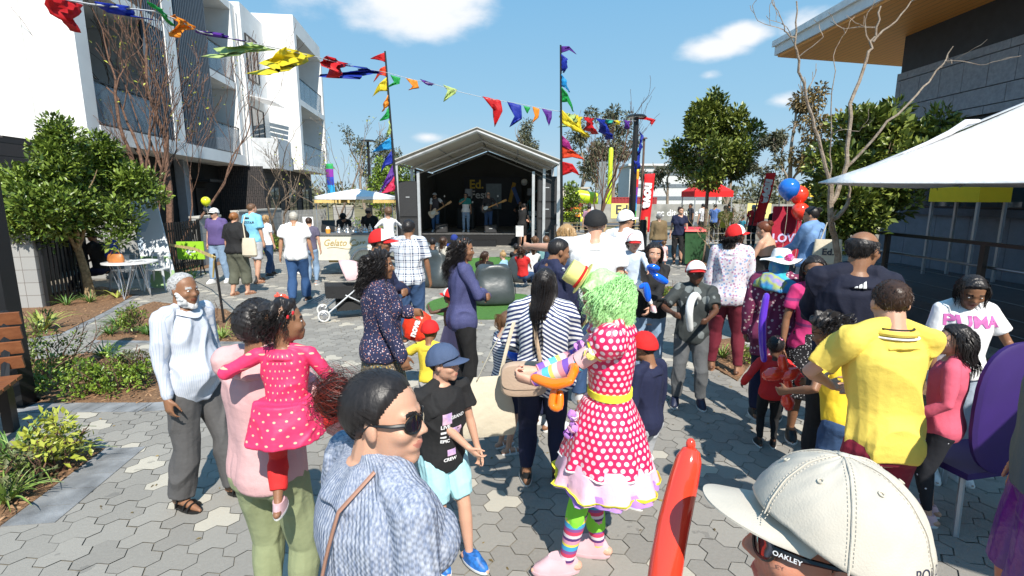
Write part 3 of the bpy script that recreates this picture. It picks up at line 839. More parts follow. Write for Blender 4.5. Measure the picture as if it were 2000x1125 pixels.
st_ = MB(); r_ = random.Random(5)
for z0,z1,wd,off in ((4.93,5.11,1.35,.3),(4.28,4.92,.62,.1),(3.90,4.27,1.25,.55),(3.72,3.89,1.3,0)):
 y = 13.85
 first = off
 while y > 2.3:
  l = first or wd; first = None
  y1 = max(2.3,y - l)
  st_.box(9.90 - .001 * r_.random(),9.96,y1 + .006,y - .006,z0 + .005,z1 - .005)
  y = y1
x = 9.95
st_.box(9.90,16,13.845,13.90,3.72,5.11)
st_.build('stone_cladding',stone_m,rb,False)
bk = MB(); bk.box(9.965,16,2.3,13.83,3.70,5.115); bk.box(9.95,16,2.3,13.8,3.5,3.69); bk.build('wall',dark_metal,rb,False)
for k in range(5):
 y1 = 13.8 - k * 2.2; window(rb,9.96,y1 - 2.15,y1,1.75,3.5,1).name = 'window'
lw = MB(); y = 13.85
while y > 2.4:
 lw.box(9.90,9.97,y - .895,y - .005,.02,1.60); y -= .9
lw.box(9.965,15,2.4,13.8,.02,1.60); lw.build('lower_wall',mat('lower_panel',(.16,.175,.21),.7,var=.06),rb,False)
sl_ = MB(); sl_.box(9.82,10.2,2.3,13.9,1.60,1.75); sl_.build('sill',mat('sill_blue',(.05,.07,.10),.5),rb,False)
# ramp with its balustrade
rp_ = MB(); rp_.prism([(6.3,3.0),(9.85,3.0),(9.85,13),(6.9,13)],.0,.35); rp_.v[-1][6] += (0,0,0); 
tag(rp_.build('ramp',mat('ramp_dark',(.06,.06,.065),.8),None,False),kind='structure')
bal = thing('balustrade','dark steel balustrade with wires along the ramp of the pavilion','balustrade',(6.25,3.0,0),math.atan2(10,.6))
for k,xx in enumerate(np.linspace(0,10,6)):
 p = MB(); p.box(xx - .04,xx + .04,-.01,.05,0,1.35); p.build('post',dark_metal,bal,False)
p = MB(); p.box(0,10,-.015,.055,1.351,1.40); p.build('top_rail',dark_metal,bal,False)
p = MB(); p.tube([(0,-.06,1.05),(10,-.06,1.05)],.02,8); p.build('handrail',mat('brushed_steel',(.30,.30,.31),.35,.9),bal)
p = MB()
for z in (.25,.45,.65,.85): p.tube([(0,.02,z),(10,.02,z)],.005,4)
p.build('wire',mat('brushed_steel2',(.25,.25,.26),.4,.8),bal)
# ================================================================ trees
leafy_tree('leafy_tree','dense green glossy-leaved tree in the left garden bed by the fence',-8.5,10.15,3.4,(.72,3.35),1.36,L_GREEN,.115,500,64,11,.075,BARKT,(-.12,0),cat='tree',wid=.45)
leafy_tree('leafy_tree','tall conical glossy tree behind the red-lidded bin',6.0,16.0,5.3,(1.9,5.55),1.45,L_MAG,.15,330,52,12,.06,BARK,wid=.45,crz=.6,open_=.0)
leafy_tree('leafy_tree','glossy magnolia behind the pale bare trunk, before the pavilion',6.3,9.3,4.0,(1.15,4.1),1.4,L_MAG,.14,400,50,13,.06,BARKT,wid=.48,crz=.35)
leafy_tree('leafy_tree','small bright green tree between the gelato cart and the stage',-6.0,24.5,3.4,(.7,3.9),1.2,L_BRIGHT,.16,90,26,14,.05,wid=.5)
leafy_tree('leafy_tree','green tree behind the left leg of the stage marquee',-6.9,31,4.2,(.8,4.9),1.5,L_GREEN,.2,80,26,15,.05,wid=.5)
leafy_tree('leafy_tree','round green shrub tree right behind the stage marquee leg',3.3,27.5,3.2,(.3,3.3),1.05,L_GREEN,.16,80,26,16,.05,wid=.5)
bare_tree('bare_tree','many-stemmed bare tree rising before the balcony of the left apartment block',-9.6,14.2,[(-.22,.1,3.4,.09),(.10,.05,3.8,.10),(.02,-.1,3.2,.07),(-.45,0,3.4,.055),(.28,.2,3.0,.05)],TWIG,21,depth=5,leaves=(L_YOU,.10,200,1),spread=.34,ratio=.72,minr=.007)
bare_tree('bare_tree','slim bare tree behind the man in the plain white tee',-8.9,19.6,[(-.10,0,2.0,.06),(.16,0,1.7,.05)],BARK,22,depth=4,leaves=(L_YOU,.10,30,0),spread=.5,ratio=.66,minr=.008)
bare_tree('bare_tree','slender bare tree with a few yellow leaves at the corner of the second apartment block',-8.5,24.6,[(.12,0,2.4,.06),(-.16,0,2.0,.045),(.3,.1,2.0,.04)],BARK,23,depth=4,leaves=(L_YOU,.13,130,1),spread=.45,ratio=.70,minr=.008)
bare_tree('bare_tree','tall bare tree fanning out right of the stage',4.9,29.5,[(.05,0,2.6,.10),(.30,0,2.4,.06),(-.15,0,2.2,.05)],TWIG,24,depth=4,spread=.34,ratio=.78,minr=.010,up=.25)
# pale bare trunk with drawn stems
def stems_tree(name,label,base,paths,bark,seed,twigs=2):
 root = thing(name,label,'tree',base,0); r_ = np.random.RandomState(seed); mb = MB()
 b0 = np.array(base)
 for pts,r0,r1 in paths:
  P = [np.array(p) - b0 for p in pts]
  Q = [P[0]]
  for a,b in zip(P[:-1],P[1:]):
   for t in (.25,.5,.75,1.0): Q.append(a + (b - a) * t + r_.normal(size=3) * .012)
  mb.tube(Q,np.linspace(r0,r1,len(Q)),7)
  for _ in range(twigs):
   i = r_.randint(len(Q) // 2,len(Q)); d = r_.normal(size=3) * .5 + np.array((0,0,.7))
   branches(mb,Q[i],d,.35,max(r1,.006),2,r_,.6,None,.2,.6,(1,2),.004,.2,4)
 mb.build('trunk',bark,root)
 return root
B0 = G(1634,600); Yb = 6.6
B0 = Vector((at(1634,560,Yb).x,Yb,0))
stems_tree('bare_tree','pale smooth bare trunk in front of the magnolia, rising behind the man in navy',B0,[
 ((B0,at(1637,500,Yb),at(1622,430,Yb),at(1622,360,Yb)),.042,.034),
 ((at(1622,360,Yb),at(1605,290,Yb),at(1580,205,Yb),at(1560,120,Yb - .1),at(1553,80,Yb - .1),at(1556,0,Yb - .1)),.024,.008),
 ((at(1622,400,Yb),at(1650,320,Yb + .1),at(1664,200,Yb + .1),at(1690,115,Yb + .2),at(1712,68,Yb + .2),at(1722,10,Yb + .2)),.030,.010),
 ((at(1705,82,Yb + .2),at(1750,40,Yb + .2),at(1785,-5,Yb + .2)),.014,.007),
 ((at(1650,330,Yb + .1),at(1720,255,Yb),at(1790,185,Yb),at(1840,125,Yb),at(1860,95,Yb)),.018,.006),
 ((at(1622,400,Yb),at(1621,300,Yb),at(1628,140,Yb - .1)),.012,.005),
 ((at(1553,80,Yb - .1),at(1532,60,Yb - .1),at(1530,45,Yb - .1)),.009,.005)],BARKP,31,2)
# twiggy half-bare bush before the conical tree
bare_tree('twiggy_bush','brown twiggy bush with thin foliage beside the red-lidded bin',5.55,13.6,[(.05,0,.9,.035),(.3,.1,.8,.025),(-.25,0,.8,.025),(.15,-.1,1.0,.02)],BARKT,32,depth=4,leaves=(L_OLIVE,.07,420,1),spread=.35,ratio=.66)
# distant gum trees
def gum(label,x,y,h,w,seed,grp='gum trees far behind the stage',m=L_GUM,z0=.35,n=46,per=34,sz=.5):
 root = thing('gum_tree',label,'tree',(x,y,0),0,grp); r_ = np.random.RandomState(seed); mb = MB(); tips = []
 branches(mb,(0,0,0),(r_.normal() * .06,0,1),h * .5,h * .022,4,r_,.5,tips,.25,.62,(2,3),.03,.1,4)
 mb.build('trunk',BARKP,root)
 c = np.array([t for t,d in tips if t[2] > h * z0])
 if len(c) < 5: c = np.array([t for t,d in tips])
 idx = r_.permutation(len(c))[:n]; c = c[idx]; c[:,:2] *= w / max(1e-3,np.abs(c[:,:2]).max()); c[:,2] *= h / c[:,2].max()
 P,D,T_ = clump_leaves(c,h * r_.uniform(.03,.065,len(c)),per,r_,.8,-.3)
 leaf_obj('crown',P,D,sz,m,root,.35,seed,T_)
gum('thin tall gum tree just right of the stage marquee',9.5,72,12,3.0,41)
gum('dense brown-green gum tree behind the bare fanning tree',13.6,70,13.5,3.2,42,per=60,z0=.2)
gum('thin gum tree poking above the marquee ridge',2.6,75,12.5,2.0,43)
gum('bronze-leaved gum tree left of the conical tree, behind the nova flag',18.5,62,8.5,3.0,44)
gum('large bronze and grey gum tree between the two leafy trees on the right',27.5,52,12.6,4.2,45,m=L_BRONZE,per=60)
gum('grey gum tree behind the right nova flag',23.0,56,9.5,3.5,46,per=50)
gum('low pale gum tree behind the blue balloon',31.0,58,9.0,4.5,47,per=50)
gum('thin pale gum tree left of the tall rainbow pole',-25,88,13,3.6,48,per=26)
gum('second thin gum tree beside the far lamp post',-21,84,11.5,3.2,49,per=26)
gum('small gum tree over the gelato cart canopy',-18.5,80,9,3.0,50,per=26)
gum('gum tree behind the lime inflatable',11.5,66,8.5,2.6,51,per=40)
mb = MB(); r_ = np.random.RandomState(61)
c = np.stack([r_.uniform(-60,90,260),r_.uniform(92,118,260),r_.uniform(.5,3.6,260)],1)
P,D,T_ = clump_leaves(c,r_.uniform(1.4,2.6,260),40,r_,.8)
root = leaf_obj('distant_scrub',P,D,.9,L_GUM,None,.5,61,T_); tag(root,'low line of grey-green scrub at the horizon',kind='stuff')
# shrubs and plants in the beds
def gxy(u,v): g = G(u,v); return g.x,g.y
for i,(u,v,h_,w_,m_,lb,n_) in enumerate([
 (108,742,.78,.62,L_GREEN,'upright dark green shrub at the left of the middle bed',1500),(60,772,.34,.5,L_BRIGHT,'low bright shrub beside the bench end',700),
 (160,770,.36,.62,L_BRIGHT,'low yellow-green shrub in front of the upright dark shrub',1100),(232,766,.46,.62,L_BRIGHT,'wide yellow-green shrub at the kerb left of the old man',1300),
 (262,652,.44,.36,L_GREEN,'small round dark shrub at the corner of the triangular bed',900),(268,745,.38,.4,L_OLIVE,'reddish-green shrub close behind the old man',700),
 (1298,596,.50,.44,L_GREEN,'small rounded shrub between the clown and the boy in the grey tee',900),(116,918,.40,.42,L_YOU,'pale green sprawling shrub in the corner bed by the bench',420),
 (45,955,.30,.5,L_OLIVE,'low olive shrub at the left frame edge of the corner bed',500),(408,640,.40,.22,L_OLIVE,'wispy grey-green plant left of the ribbon post',260),
 (1450,712,.26,.3,L_BRIGHT,'low bright clump behind the woman in maroon trousers',300)]):
 x_,y_ = gxy(u,v); shrub(lb,x_,y_,h_,w_,m_,.042 if m_ is not L_YOU else .06,n_,70 + i)
hx = thing('hedge','thick green hedge on top of the grey planter wall','hedge',(-10.6,9.1,1.28)); r_ = np.random.RandomState(90)
c = np.stack([r_.uniform(-1.8,1.85,60),r_.uniform(-.15,.35,60),r_.uniform(.0,.28,60)],1)
P,D,T_ = clump_leaves(c,np.full(60,.14),34,r_); leaf_obj('foliage',P,D,.075,L_BRIGHT,hx,.5,90,T_)
for i,(u,v,h_,n_,m_,w_,lb) in enumerate([
 (85,648,.42,26,BLADEY,.022,'yellow-green spiky clump in front of the planter wall'),(15,662,.40,26,BLADEY,.022,'spiky clump at the left frame edge below the planter wall'),
 (130,598,.26,30,BLADED,.008,'dark grassy tuft at the foot of the palisade fence'),(176,592,.26,30,BLADED,.008,'grassy tuft beside the leafy tree trunk'),
 (228,583,.34,12,BLADEY,.016,'sparse spiky plant beside the round table'),(232,640,.26,60,BLADED,.006,'fine grass tuft left of the small round shrub'),
 (215,655,.20,60,BLADED,.006,'low grass at the tip of the triangular bed'),(288,655,.20,60,BLADED,.006,'low grass right of the small round shrub'),
 (205,700,.26,60,BLADED,.006,'fine grass tuft behind the wide yellow-green shrub'),(470,660,.28,22,BLADEY,.010,'yellow grass clump below the ribbon post'),
 (435,662,.24,22,BLADE,.010,'green grass clump at the foot of the ribbon post'),(25,905,.38,60,BLADED,.008,'long dark grass clump under the bench'),
 (70,930,.34,70,BLADE,.008,'long green grass clump in the corner bed'),(12,985,.26,60,BLADE,.008,'grass clump at the kerb of the corner bed'),
 (1412,700,.26,30,BLADE,.010,'green grass clump between the boy in grey and the maroon trousers'),(1955,668,.34,18,BLADEY,.012,'spiky red-tipped plant right of the girl in the white tee'),
 (378,545,.40,22,BLADED,.012,'spiky plant behind the green arrow sign'),(1985,640,.4,14,BLADE,.012,'spiky plant at the right frame edge'),(1448,520,.3,30,BLADEY,.01,'yellow grass beside the timber sleeper')]):
 x_,y_ = gxy(u,v); strappy(lb,x_,y_,h_,n_,m_,100 + i,None,wid=w_)
r_ = random.Random(12)
for i in range(5):
 shrub(['bushy green shrub behind the man in the plain white tee','green shrub beside the slim bare tree','green shrub left of the gelato cart wheel','low green bush behind the cart seller','green bush under the cart canopy'][i],
          [-8.95,-8.9,-8.6,-5.2,-5.9][i],[17.6,19.2,21.0,19.5,20.6][i],[.95,.8,.8,1.5,1.3][i],[1.1,1.2,1.0,1.6,1.5][i],L_BRIGHT,.09,700,120 + i)
lf = MB(); r_ = np.random.RandomState(77); n = 900
P = np.stack([r_.uniform(-5,5,n),r_.uniform(1,12,n),np.full(n,.006)],1)
tag(leaf_obj('fallen_leaves',P,np.concatenate([r_.normal(size=(n,2)),np.full((n,1),.02)],1),.03,L_BRONZE,None,.5,78),kind='stuff',label='small dry leaves scattered over the paving')
# ================================================================ helper materials
def flagm(name,col):
 m = cloth(name,col,.6,.10); n = m.node_tree; t = n.nodes.new('ShaderNodeBsdfTranslucent'); t.inputs[0].default_value = (*col,1); x = n.nodes.new('ShaderNodeMixShader'); x.inputs[0].default_value = .4
 n.links.new(n.nodes['Principled BSDF'].outputs[0],x.inputs[1]); n.links.new(t.outputs[0],x.inputs[2]); n.links.new(x.outputs[0],n.nodes['Material Output'].inputs[0]); return m
RED = cloth('red_fabric',(.62,.012,.012)); WHT = cloth('white_fabric',(.78,.78,.78)); NAVY = cloth('navy_fabric',(.008,.012,.045)); BLK = cloth('black_fabric',(.010,.010,.011))
CREAM = cloth('cream_canvas',(.62,.55,.42)); YEL = cloth('yellow_fabric',(.78,.52,.06)); 
steel = mat('steel_pole',(.45,.47,.49),.4,.6,var=.05); alu = mat('aluminium',(.55,.56,.57),.45,.5,var=.08,scale=4); wood = mat('timber_post',(.40,.27,.14),.8,two=(.52,.38,.22),scale=8); blackp = mat('black_plastic',(.012,.012,.013),.4,var=.05)
PEN = [flagm('pennant_' + n,c) for n,c in (('red',(.68,.015,.02)),('blue',(.015,.04,.42)),('green',(.02,.42,.09)),('orange',(.90,.33,.02)),('purple',(.13,.03,.34)),('lime',(.55,.68,.25)),('yellow',(.85,.70,.03)),('pink',(.80,.05,.14)),('sky',(.02,.36,.72)),('scarlet',(.82,.08,.02)),('teal',(.03,.45,.35)),('magenta',(.42,.02,.22)))]
PN = dict(zip(('red','blue','green','orange','purple','lime','yellow','pink','sky','scarlet','teal','magenta'),PEN))
def cloth_flag(name,P0,P1,tips,m,parent,seed,wav_=.03):
 """a wind-blown pennant: top edge P0-P1, tapering through the points of 'tips' """
 r_ = np.random.RandomState(seed)
 A = np.array(P0,float); B = np.array(P1,float); T_ = [np.array(t,float) for t in tips]
 n,k = 7,4 * len(T_) + 1
 spine = [(A + B) / 2] + T_
 rows = []; ks = np.linspace(0,len(spine) - 1,k); wd = (B - A) / 2
 ph = r_.rand() * 6
 nrm = np.cross(B - A,T_[0] - A); nrm = nrm / max(np.linalg.norm(nrm),1e-6)
 Lx = np.linalg.norm(B - A)
 for j,q in enumerate(ks):
  i = min(int(q),len(spine) - 2); f = q - i; c = spine[i] * (1 - f) + spine[i + 1] * f
  s = (1 - j / (k - 1)) ** .85
  tw = .6 * math.sin(ph + j * .8) * (j / k)
  wv = wd * s * math.cos(tw) + nrm * np.linalg.norm(wd) * s * math.sin(tw)
  row = []
  for i2 in range(n):
   u = -1 + 2 * i2 / (n - 1)
   row.append(c + wv * u + nrm * Lx * (.10 * math.sin(ph + u * 3.5 + j * .9) * (j + 1) / k + .05 * math.sin(u * 7 + j * 1.7)))
  rows.append(row)
 V = np.array(rows).reshape(-1,3)
 F = [(a * n + b,a * n + b + 1,(a + 1) * n + b + 1,(a + 1) * n + b) for a in range(k - 1) for b in range(n - 1)]
 mb = MB(); mb.add(V,F)
 o = mb.build(name,m,parent,True)
 sm = o.modifiers.new('th','SOLIDIFY'); sm.thickness = .004
 return o
# ================================================================ bunting strings (each string one thing, each pennant its part)
def line_pts(A,B,sag,n=14): return [Vector(A).lerp(Vector(B),t) - Vector((0,0,sag * 4 * t * (1 - t))) for t in np.linspace(0,1,n)]
PLX,PLY = at(752,100,13.5),13.5
def bunting(label,pts,flags,seed):
 root = thing('bunting',label,'bunting',tuple(pts[0])); o0 = Vector(pts[0])
 mb = MB(); mb.tube([tuple(Vector(p) - o0) for p in pts],.006,4); mb.build('cord',mat('cord_white',(.5,.5,.5),.8),root)
 for i,(a,b,tips,col) in enumerate(flags):
  cloth_flag('pennant',Vector(a) - o0,Vector(b) - o0,[Vector(t) - o0 for t in tips],PN[col],root,seed + i)
# near string: runs from above the camera to the left pole; depth grows from 3 to 13.5 m
def dn(u): return float(np.interp(u,[60,750],[3.2,13.4]))
def dn(u):
 # depth along the cord so that size shrinks as in the photograph
 return 1.0 / float(np.interp(u,[60,760],[1 / 3.2,1 / 13.4]))
def B1(u,v): return at(u,v,dn(u))
cord = [B1(40,-20),B1(130,0),B1(175,8),B1(300,22),B1(345,38),B1(390,62),B1(480,82),B1(545,95),B1(620,112),B1(690,130),B1(757,142)]
bunting('near rainbow bunting sweeping from the upper left to the left feather pole',cord,[
 (B1(92,-8),B1(165,10),[B1(122,32),B1(148,62)],'red'),(B1(178,2),B1(255,12),[B1(240,28),B1(295,38)],'blue'),
 (B1(286,0),B1(318,20),[B1(318,30),B1(338,50)],'green'),(B1(340,28),B1(385,55),[B1(352,52),B1(340,72)],'orange'),
 (B1(378,58),B1(440,66),[B1(425,72),B1(478,80)],'purple'),(B1(488,82),B1(540,98),[B1(470,98),B1(412,112)],'lime'),
 (B1(550,90),B1(615,110),[B1(560,125),B1(498,145)],'yellow'),(B1(637,106),B1(678,126),[B1(652,128),B1(646,152)],'red'),
 (B1(680,124),B1(745,142),[B1(705,140),B1(655,152)],'blue')],300)
def B2(u,v): return at(u,v,float(np.interp(u,[757,1095],[13.4,13.6])))
cord2 = [B2(757,142),B2(800,154),B2(850,165),B2(900,180),B2(950,192),B2(1010,202),B2(1060,212),B2(1095,218)]
bunting('middle rainbow bunting strung between the two feather poles',cord2,[
 (B2(762,146),B2(782,152),[B2(775,162),B2(757,170)],'green'),(B2(792,152),B2(815,158),[B2(812,170),B2(798,176)],'orange'),
 (B2(820,154),B2(850,164),[B2(835,164),B2(838,167)],'purple'),(B2(865,165),B2(893,175),[B2(882,180),B2(866,198)],'lime'),
 (B2(942,188),B2(978,196),[B2(972,215),B2(966,248)],'red'),(B2(990,198),B2(1018,206),[B2(1012,230),B2(995,248)],'blue'),
 (B2(1022,206),B2(1036,210),[B2(1030,222)],'green'),(B2(1040,208),B2(1054,213),[B2(1048,228),B2(1040,240)],'orange'),(B2(1058,212),B2(1078,217),[B2(1072,230),B2(1072,246)],'purple')],330)
def B3(u,v): return at(u,v,float(np.interp(u,[1095,1245],[13.6,21.8])))
cord3 = [B3(1095,218),B3(1130,226),B3(1170,231),B3(1210,236),B3(1244,236)]
bunting('far rainbow bunting from the right feather pole to the black lamp post',cord3,[
 (B3(1100,218),B3(1125,226),[B3(1112,240),B3(1102,248)],'lime'),(B3(1120,222),B3(1138,230),[B3(1128,250),B3(1148,268)],'yellow'),
 (B3(1140,228),B3(1160,232),[B3(1152,250),B3(1165,262)],'red'),(B3(1162,230),B3(1182,235),[B3(1182,252),B3(1192,272)],'blue'),
 (B3(1184,232),B3(1198,236),[B3(1190,242)],'teal'),(B3(1200,234),B3(1214,237),[B3(1205,244)],'yellow'),(B3(1216,234),B3(1232,237),[B3(1226,252)],'purple'),(B3(1243,232),B3(1262,228),[B3(1276,235),B3(1272,246)],'red')],360)
# feather poles with pennants down their length
def feather_pole(label,top,bottom_uv,Y,flags,side,seed):
 b = at(*bottom_uv,Y); t = at(*top,Y)
 k = (t - b) / (t.z - b.z); base = b - k * b.z
 root = thing('pennant_pole',label,'flag pole',(base.x,base.y,0),0,'tall poles hung with rainbow pennants')
 mb = MB(); mb.tube([(0,0,0),tuple(k * b.z),tuple(t - base)],[.045,.040,.022],8); mb.build('pole',blackp,root)
 mb = MB(); mb.cyl((0,0,0),.22,.04,20); mb.build('base_plate',steel,root,True)
 for i,(v0,v1,tips,col) in enumerate(flags):
  u_ = lambda v: top[0] + (bottom_uv[0] - top[0]) * (v - top[1]) / (bottom_uv[1] - top[1])
  o = base
  cloth_flag('pennant',at(u_(v0),v0,Y) - o,at(u_(v1),v1,Y) - o,[at(*q,Y + .1 * ((j % 2) * 2 - 1)) - o for j,q in enumerate(tips)],PN[col],root,seed + i)
feather_pole('leaning black pole with rainbow pennants left of the stage',(752,100),(778,430),13.45,
 [(102,122,[(740,112),(724,114)],'red'),(128,150,[(742,140),(730,160)],'scarlet'),(150,178,[(742,170),(728,188)],'yellow'),(182,206,[(752,205),(747,218)],'orange'),(208,230,[(752,228),(742,236)],'green'),
     (232,262,[(758,255),(757,268)],'lime'),(266,292,[(748,286),(726,298)],'sky'),(292,318,[(752,318),(744,336)],'blue'),(318,345,[(756,352),(740,378)],'purple'),(340,372,[(765,365),(742,378)],'pink')],-1,400)
feather_pole('upright black pole with rainbow pennants at the right corner of the stage',(1095,88),(1097,425),13.55,
 [(90,104,[(1112,94),(1126,106)],'purple'),(104,140,[(1108,125),(1100,142)],'blue'),(142,168,[(1106,165),(1112,180)],'sky'),(168,200,[(1108,190),(1120,218)],'green'),(212,240,[(1120,245),(1148,266)],'yellow'),
     (262,285,[(1112,285),(1122,298)],'magenta'),(284,310,[(1118,300),(1142,312)],'scarlet'),(315,344,[(1118,328),(1132,342)],'red')],1,430)
# ================================================================ stage marquee
MX,MW,Y0,Y1,ZE,ZR = -1.25,2.95,19.0,28.0,3.3,4.45
mq = thing('stage_marquee','white gabled marquee with silver frame over the stage','marquee',(MX,Y0,0))
D_ = Y1 - Y0
roofm,h = newmat('marquee_pvc',.5); h.b.inputs['Base Color'].default_value = (.66,.66,.64,1)
tr = h.node('ShaderNodeBsdfTranslucent'); tr.inputs[0].default_value = (.5,.46,.38,1); ms = h.node('ShaderNodeMixShader'); ms.inputs[0].default_value = .30
h.L(h.b.outputs[0],ms.inputs[1]); h.L(tr.outputs[0],ms.inputs[2]); h.L(ms.outputs[0],h.n.nodes['Material Output'].inputs[0])
rf = MB()
for s in (-1,1):
 rf.add([(0,-.05,ZR),(s * (MW + .10),-.05,ZE),(s * (MW + .10),D_,ZE),(0,D_,ZR),(0,-.05,ZR + .03),(s * (MW + .10),-.05,ZE + .03),(s * (MW + .10),D_,ZE + .03),(0,D_,ZR + .03)],
           [(0,3,2,1),(4,5,6,7),(0,1,5,4),(2,3,7,6),(1,2,6,5)])
rf.build('roof',roofm,mq,False)
fr = MB()
for y in (0,3,6,9):
 for s in (-1,1):
  fr.box(s * MW - .06,s * MW + .06,y - .06 if y else .0,y + .06,0,ZE - .08)
  fr.tube([(0,y,ZR - .12),(s * MW,y,ZE - .12)],.055,4)
  if y in (3,6): fr.tube([(0,y,ZR - .4),(s * MW * .95,y,ZE - .36)],.03,4)
for s in (-1,1):
 for x_,z in ((MW,ZE - .1),(MW * .5,(ZE + ZR) / 2 - .1)): fr.tube([(s * x_,0,z),(s * x_,9,z)],.035,4)
fr.tube([(0,0,ZR - .1),(0,9,ZR - .1)],.04,4)
for x_ in (-2.25,2.05,2.45): fr.box(x_ - .05,x_ + .05,.5,.6,0,2.95 + .1 * (x_ > 2.2))
fr.build('frame',alu,mq,False)
wl = MB()
back_m = cloth('marquee_back',(.06,.061,.06)); wall_m = cloth('marquee_wall',(.16,.16,.16))
wl.box(-MW,MW,8.9,8.94,0,ZE); wl.add([(-MW,8.92,ZE),(MW,8.92,ZE),(0,8.92,ZR - .05)],[(0,1,2)]); wl.build('back_wall',back_m,mq,False)
for s in (-1,1):
 w_ = MB(); n = 60; V = []
 for i in range(n + 1):
  y = 3 + 5.9 * i / n; x_ = s * (MW - .10) + .05 * math.sin(i * 1.1) + .03 * math.sin(i * 2.3)
  V += [(x_,y,0),(x_,y,ZE - .15),(x_ - s * .01,y,0),(x_ - s * .01,y,ZE - .15)]
 F = []
 for i in range(n): a = i * 4; F += [(a,a + 4,a + 5,a + 1),(a + 2,a + 3,a + 7,a + 6)]
 w_.add(V,F); w_.build('side_curtain',back_m,mq,True)
stg = thing('stage','low black stage deck inside the marquee','stage',(MX,21.6,0))
mb = MB(); mb.box(-2.75,2.75,0,5.9,.46,.50); mb.build('deck',mat('stage_deck',(.10,.10,.10),.6,var=.2),stg,False)
mb = MB(); mb.box(-2.74,2.74,.02,5.88,0,.459); mb.build('skirt',BLK,stg,False)
mb = MB(); mb.box(-.6,.6,-.55,-.01,0,.25); mb.build('step',blackp,stg,False)
SZ = .50
bn = thing('stage_banner','dark banner with yellow and white Ed. Fest lettering behind the band','banner',(-1.0,27.2,SZ))
mb = MB(); mb.box(-1.5,1.5,0,.03,0,2.55); mb.build('panel',mat('banner_dark',(.012,.012,.018),.6),bn,False)
lettering('Ed.',.62,mat('banner_yellow',(.55,.38,.03),.6),bn,(-.85,-.01,2.15),bold=.014); lettering('Fest',.56,mat('banner_white',(.6,.6,.6),.6),bn,(-.72,-.01,1.62),bold=.01)
mb = MB(); mb.obox((1.0,-.012,1.75),(.12,0,.5),(0,.008,0),(.09,0,-.03)); mb.build('print',mat('banner_gold',(.45,.25,.02),.6),bn,False)
mb = MB(); mb.obox((1.22,-.022,1.6),(-.16,0,.42),(0,.008,0),(.09,0,.04)); mb.build('print',mat('banner_blue',(.06,.12,.35),.6),bn,False)
mb = MB(); mb.box(-.35,.45,-.04,-.03,.9,2.2); mb.build('screen',mat('screen_grey',(.10,.13,.14),.3),bn,False)
spk_m = mat('speaker_black',(.014,.014,.015),.7,var=.1); grille = mat('speaker_grille',(.03,.03,.032),.6,var=.2,scale=40)
def speaker_box(label,x,y,z,w_=.7,hgt=1.0,d_=.6,grp=None,yaw=0):
 r = thing('loudspeaker',label,'loudspeaker',(x,y,z),yaw,grp)
 mb = MB(); mb.box(-w_/2,w_/2,0,d_,0,hgt); mb.build('cabinet',spk_m,r,False)
 mb = MB(); mb.box(-w_/2 + .04,w_/2 - .04,-.02,-.001,.04,hgt - .04); gr_ = mb.build('grille',grille,r,False)
 mb = MB(); mb.box(-.07,.07,-.028,-.0205,hgt * .55,hgt * .55 + .03); mb.build('badge',mat('badge_silver',(.7,.7,.7),.3,.5),gr_,False)
 return r
speaker_box('black bass cabinet at the bottom left of the stage front',-3.93 + .0,19.6,.0,.8,1.25)
speaker_box('tall black loudspeaker stacked on the left bass cabinet',-3.93,19.6,1.252,.75,1.35)
speaker_box('black bass cabinet at the bottom right of the stage front',1.33,19.6,.0,.75,1.2)
speaker_box('middle black loudspeaker of the right stack',1.33,19.6,1.202,.75,.62)
speaker_box('top black loudspeaker of the right stack',1.33,19.6,1.824,.72,.95)
speaker_box('grey guitar amplifier cabinet behind the first guitarist',-2.25,25.2,SZ,.85,.95,.4)
speaker_box('wedge monitor on the stage floor near the left pole',-3.0,21.9,SZ,.5,.38,.4)
speaker_box('wedge monitor at the centre of the stage edge',-.9,21.75,SZ,.5,.34,.4)
# floor lamp with drum shade, mic stands, drum kit
def floor_lamp(label,x,y,sh,r_=.18):
 r = thing('floor_lamp',label,'lamp',(x,y,SZ)); mb = MB(); mb.cyl((0,0,0),.14,.02); mb.tube([(0,0,.02),(0,0,sh)],.012,8); mb.build('stand',dark_metal,r)
 mb = MB(); mb.cyl((0,0,sh),r_ * 1.1,.34,24,0,r_); mb.build('lamp_shade',mat('shade_grey',(.30,.31,.34),.8),r)
floor_lamp('floor lamp with grey drum shade beside the first guitarist',-2.05,24.6,1.55); floor_lamp('floor lamp with grey drum shade behind the drum kit',1.25 - .3,26.2,1.6)
gl_ = thing('globe_lamp','small white globe lamp on a stand behind the bassist','lamp',(.62,26.3,SZ)); mb = MB(); mb.tube([(0,0,0),(0,0,2.1)],.012,8); mb.cyl((0,0,0),.14,.02); mb.build('stand',dark_metal,gl_); mb = MB(); mb.ell((0,0,2.25),(.17,) * 3,20,12); mb.build('globe',mat('globe_white',(.6,.6,.6),.4),gl_)
def mic_stand(label,x,y,z,hgt,boom=None,m=dark_metal):
 r = thing('microphone_stand',label,'microphone stand',(x,y,z)); mb = MB()
 for a in (0,2.1,4.2): mb.tube([(0,0,.12),(math.cos(a) * .25,math.sin(a) * .25,.01)],.01,5)
 mb.tube([(0,0,.12),(0,0,hgt)],.011,6)
 e = (0,0,hgt)
 if boom: e = boom; mb.tube([(boom[0] * -.4,boom[1] * -.4,hgt - (boom[2] - hgt) * .4),boom],.009,6)
 mb.build('stand',m,r); mb = MB(); mb.ell(e,(.035,.035,.045),12,8); mb.build('microphone',mat('mic_silver',(.6,.6,.6),.3,.6),r)
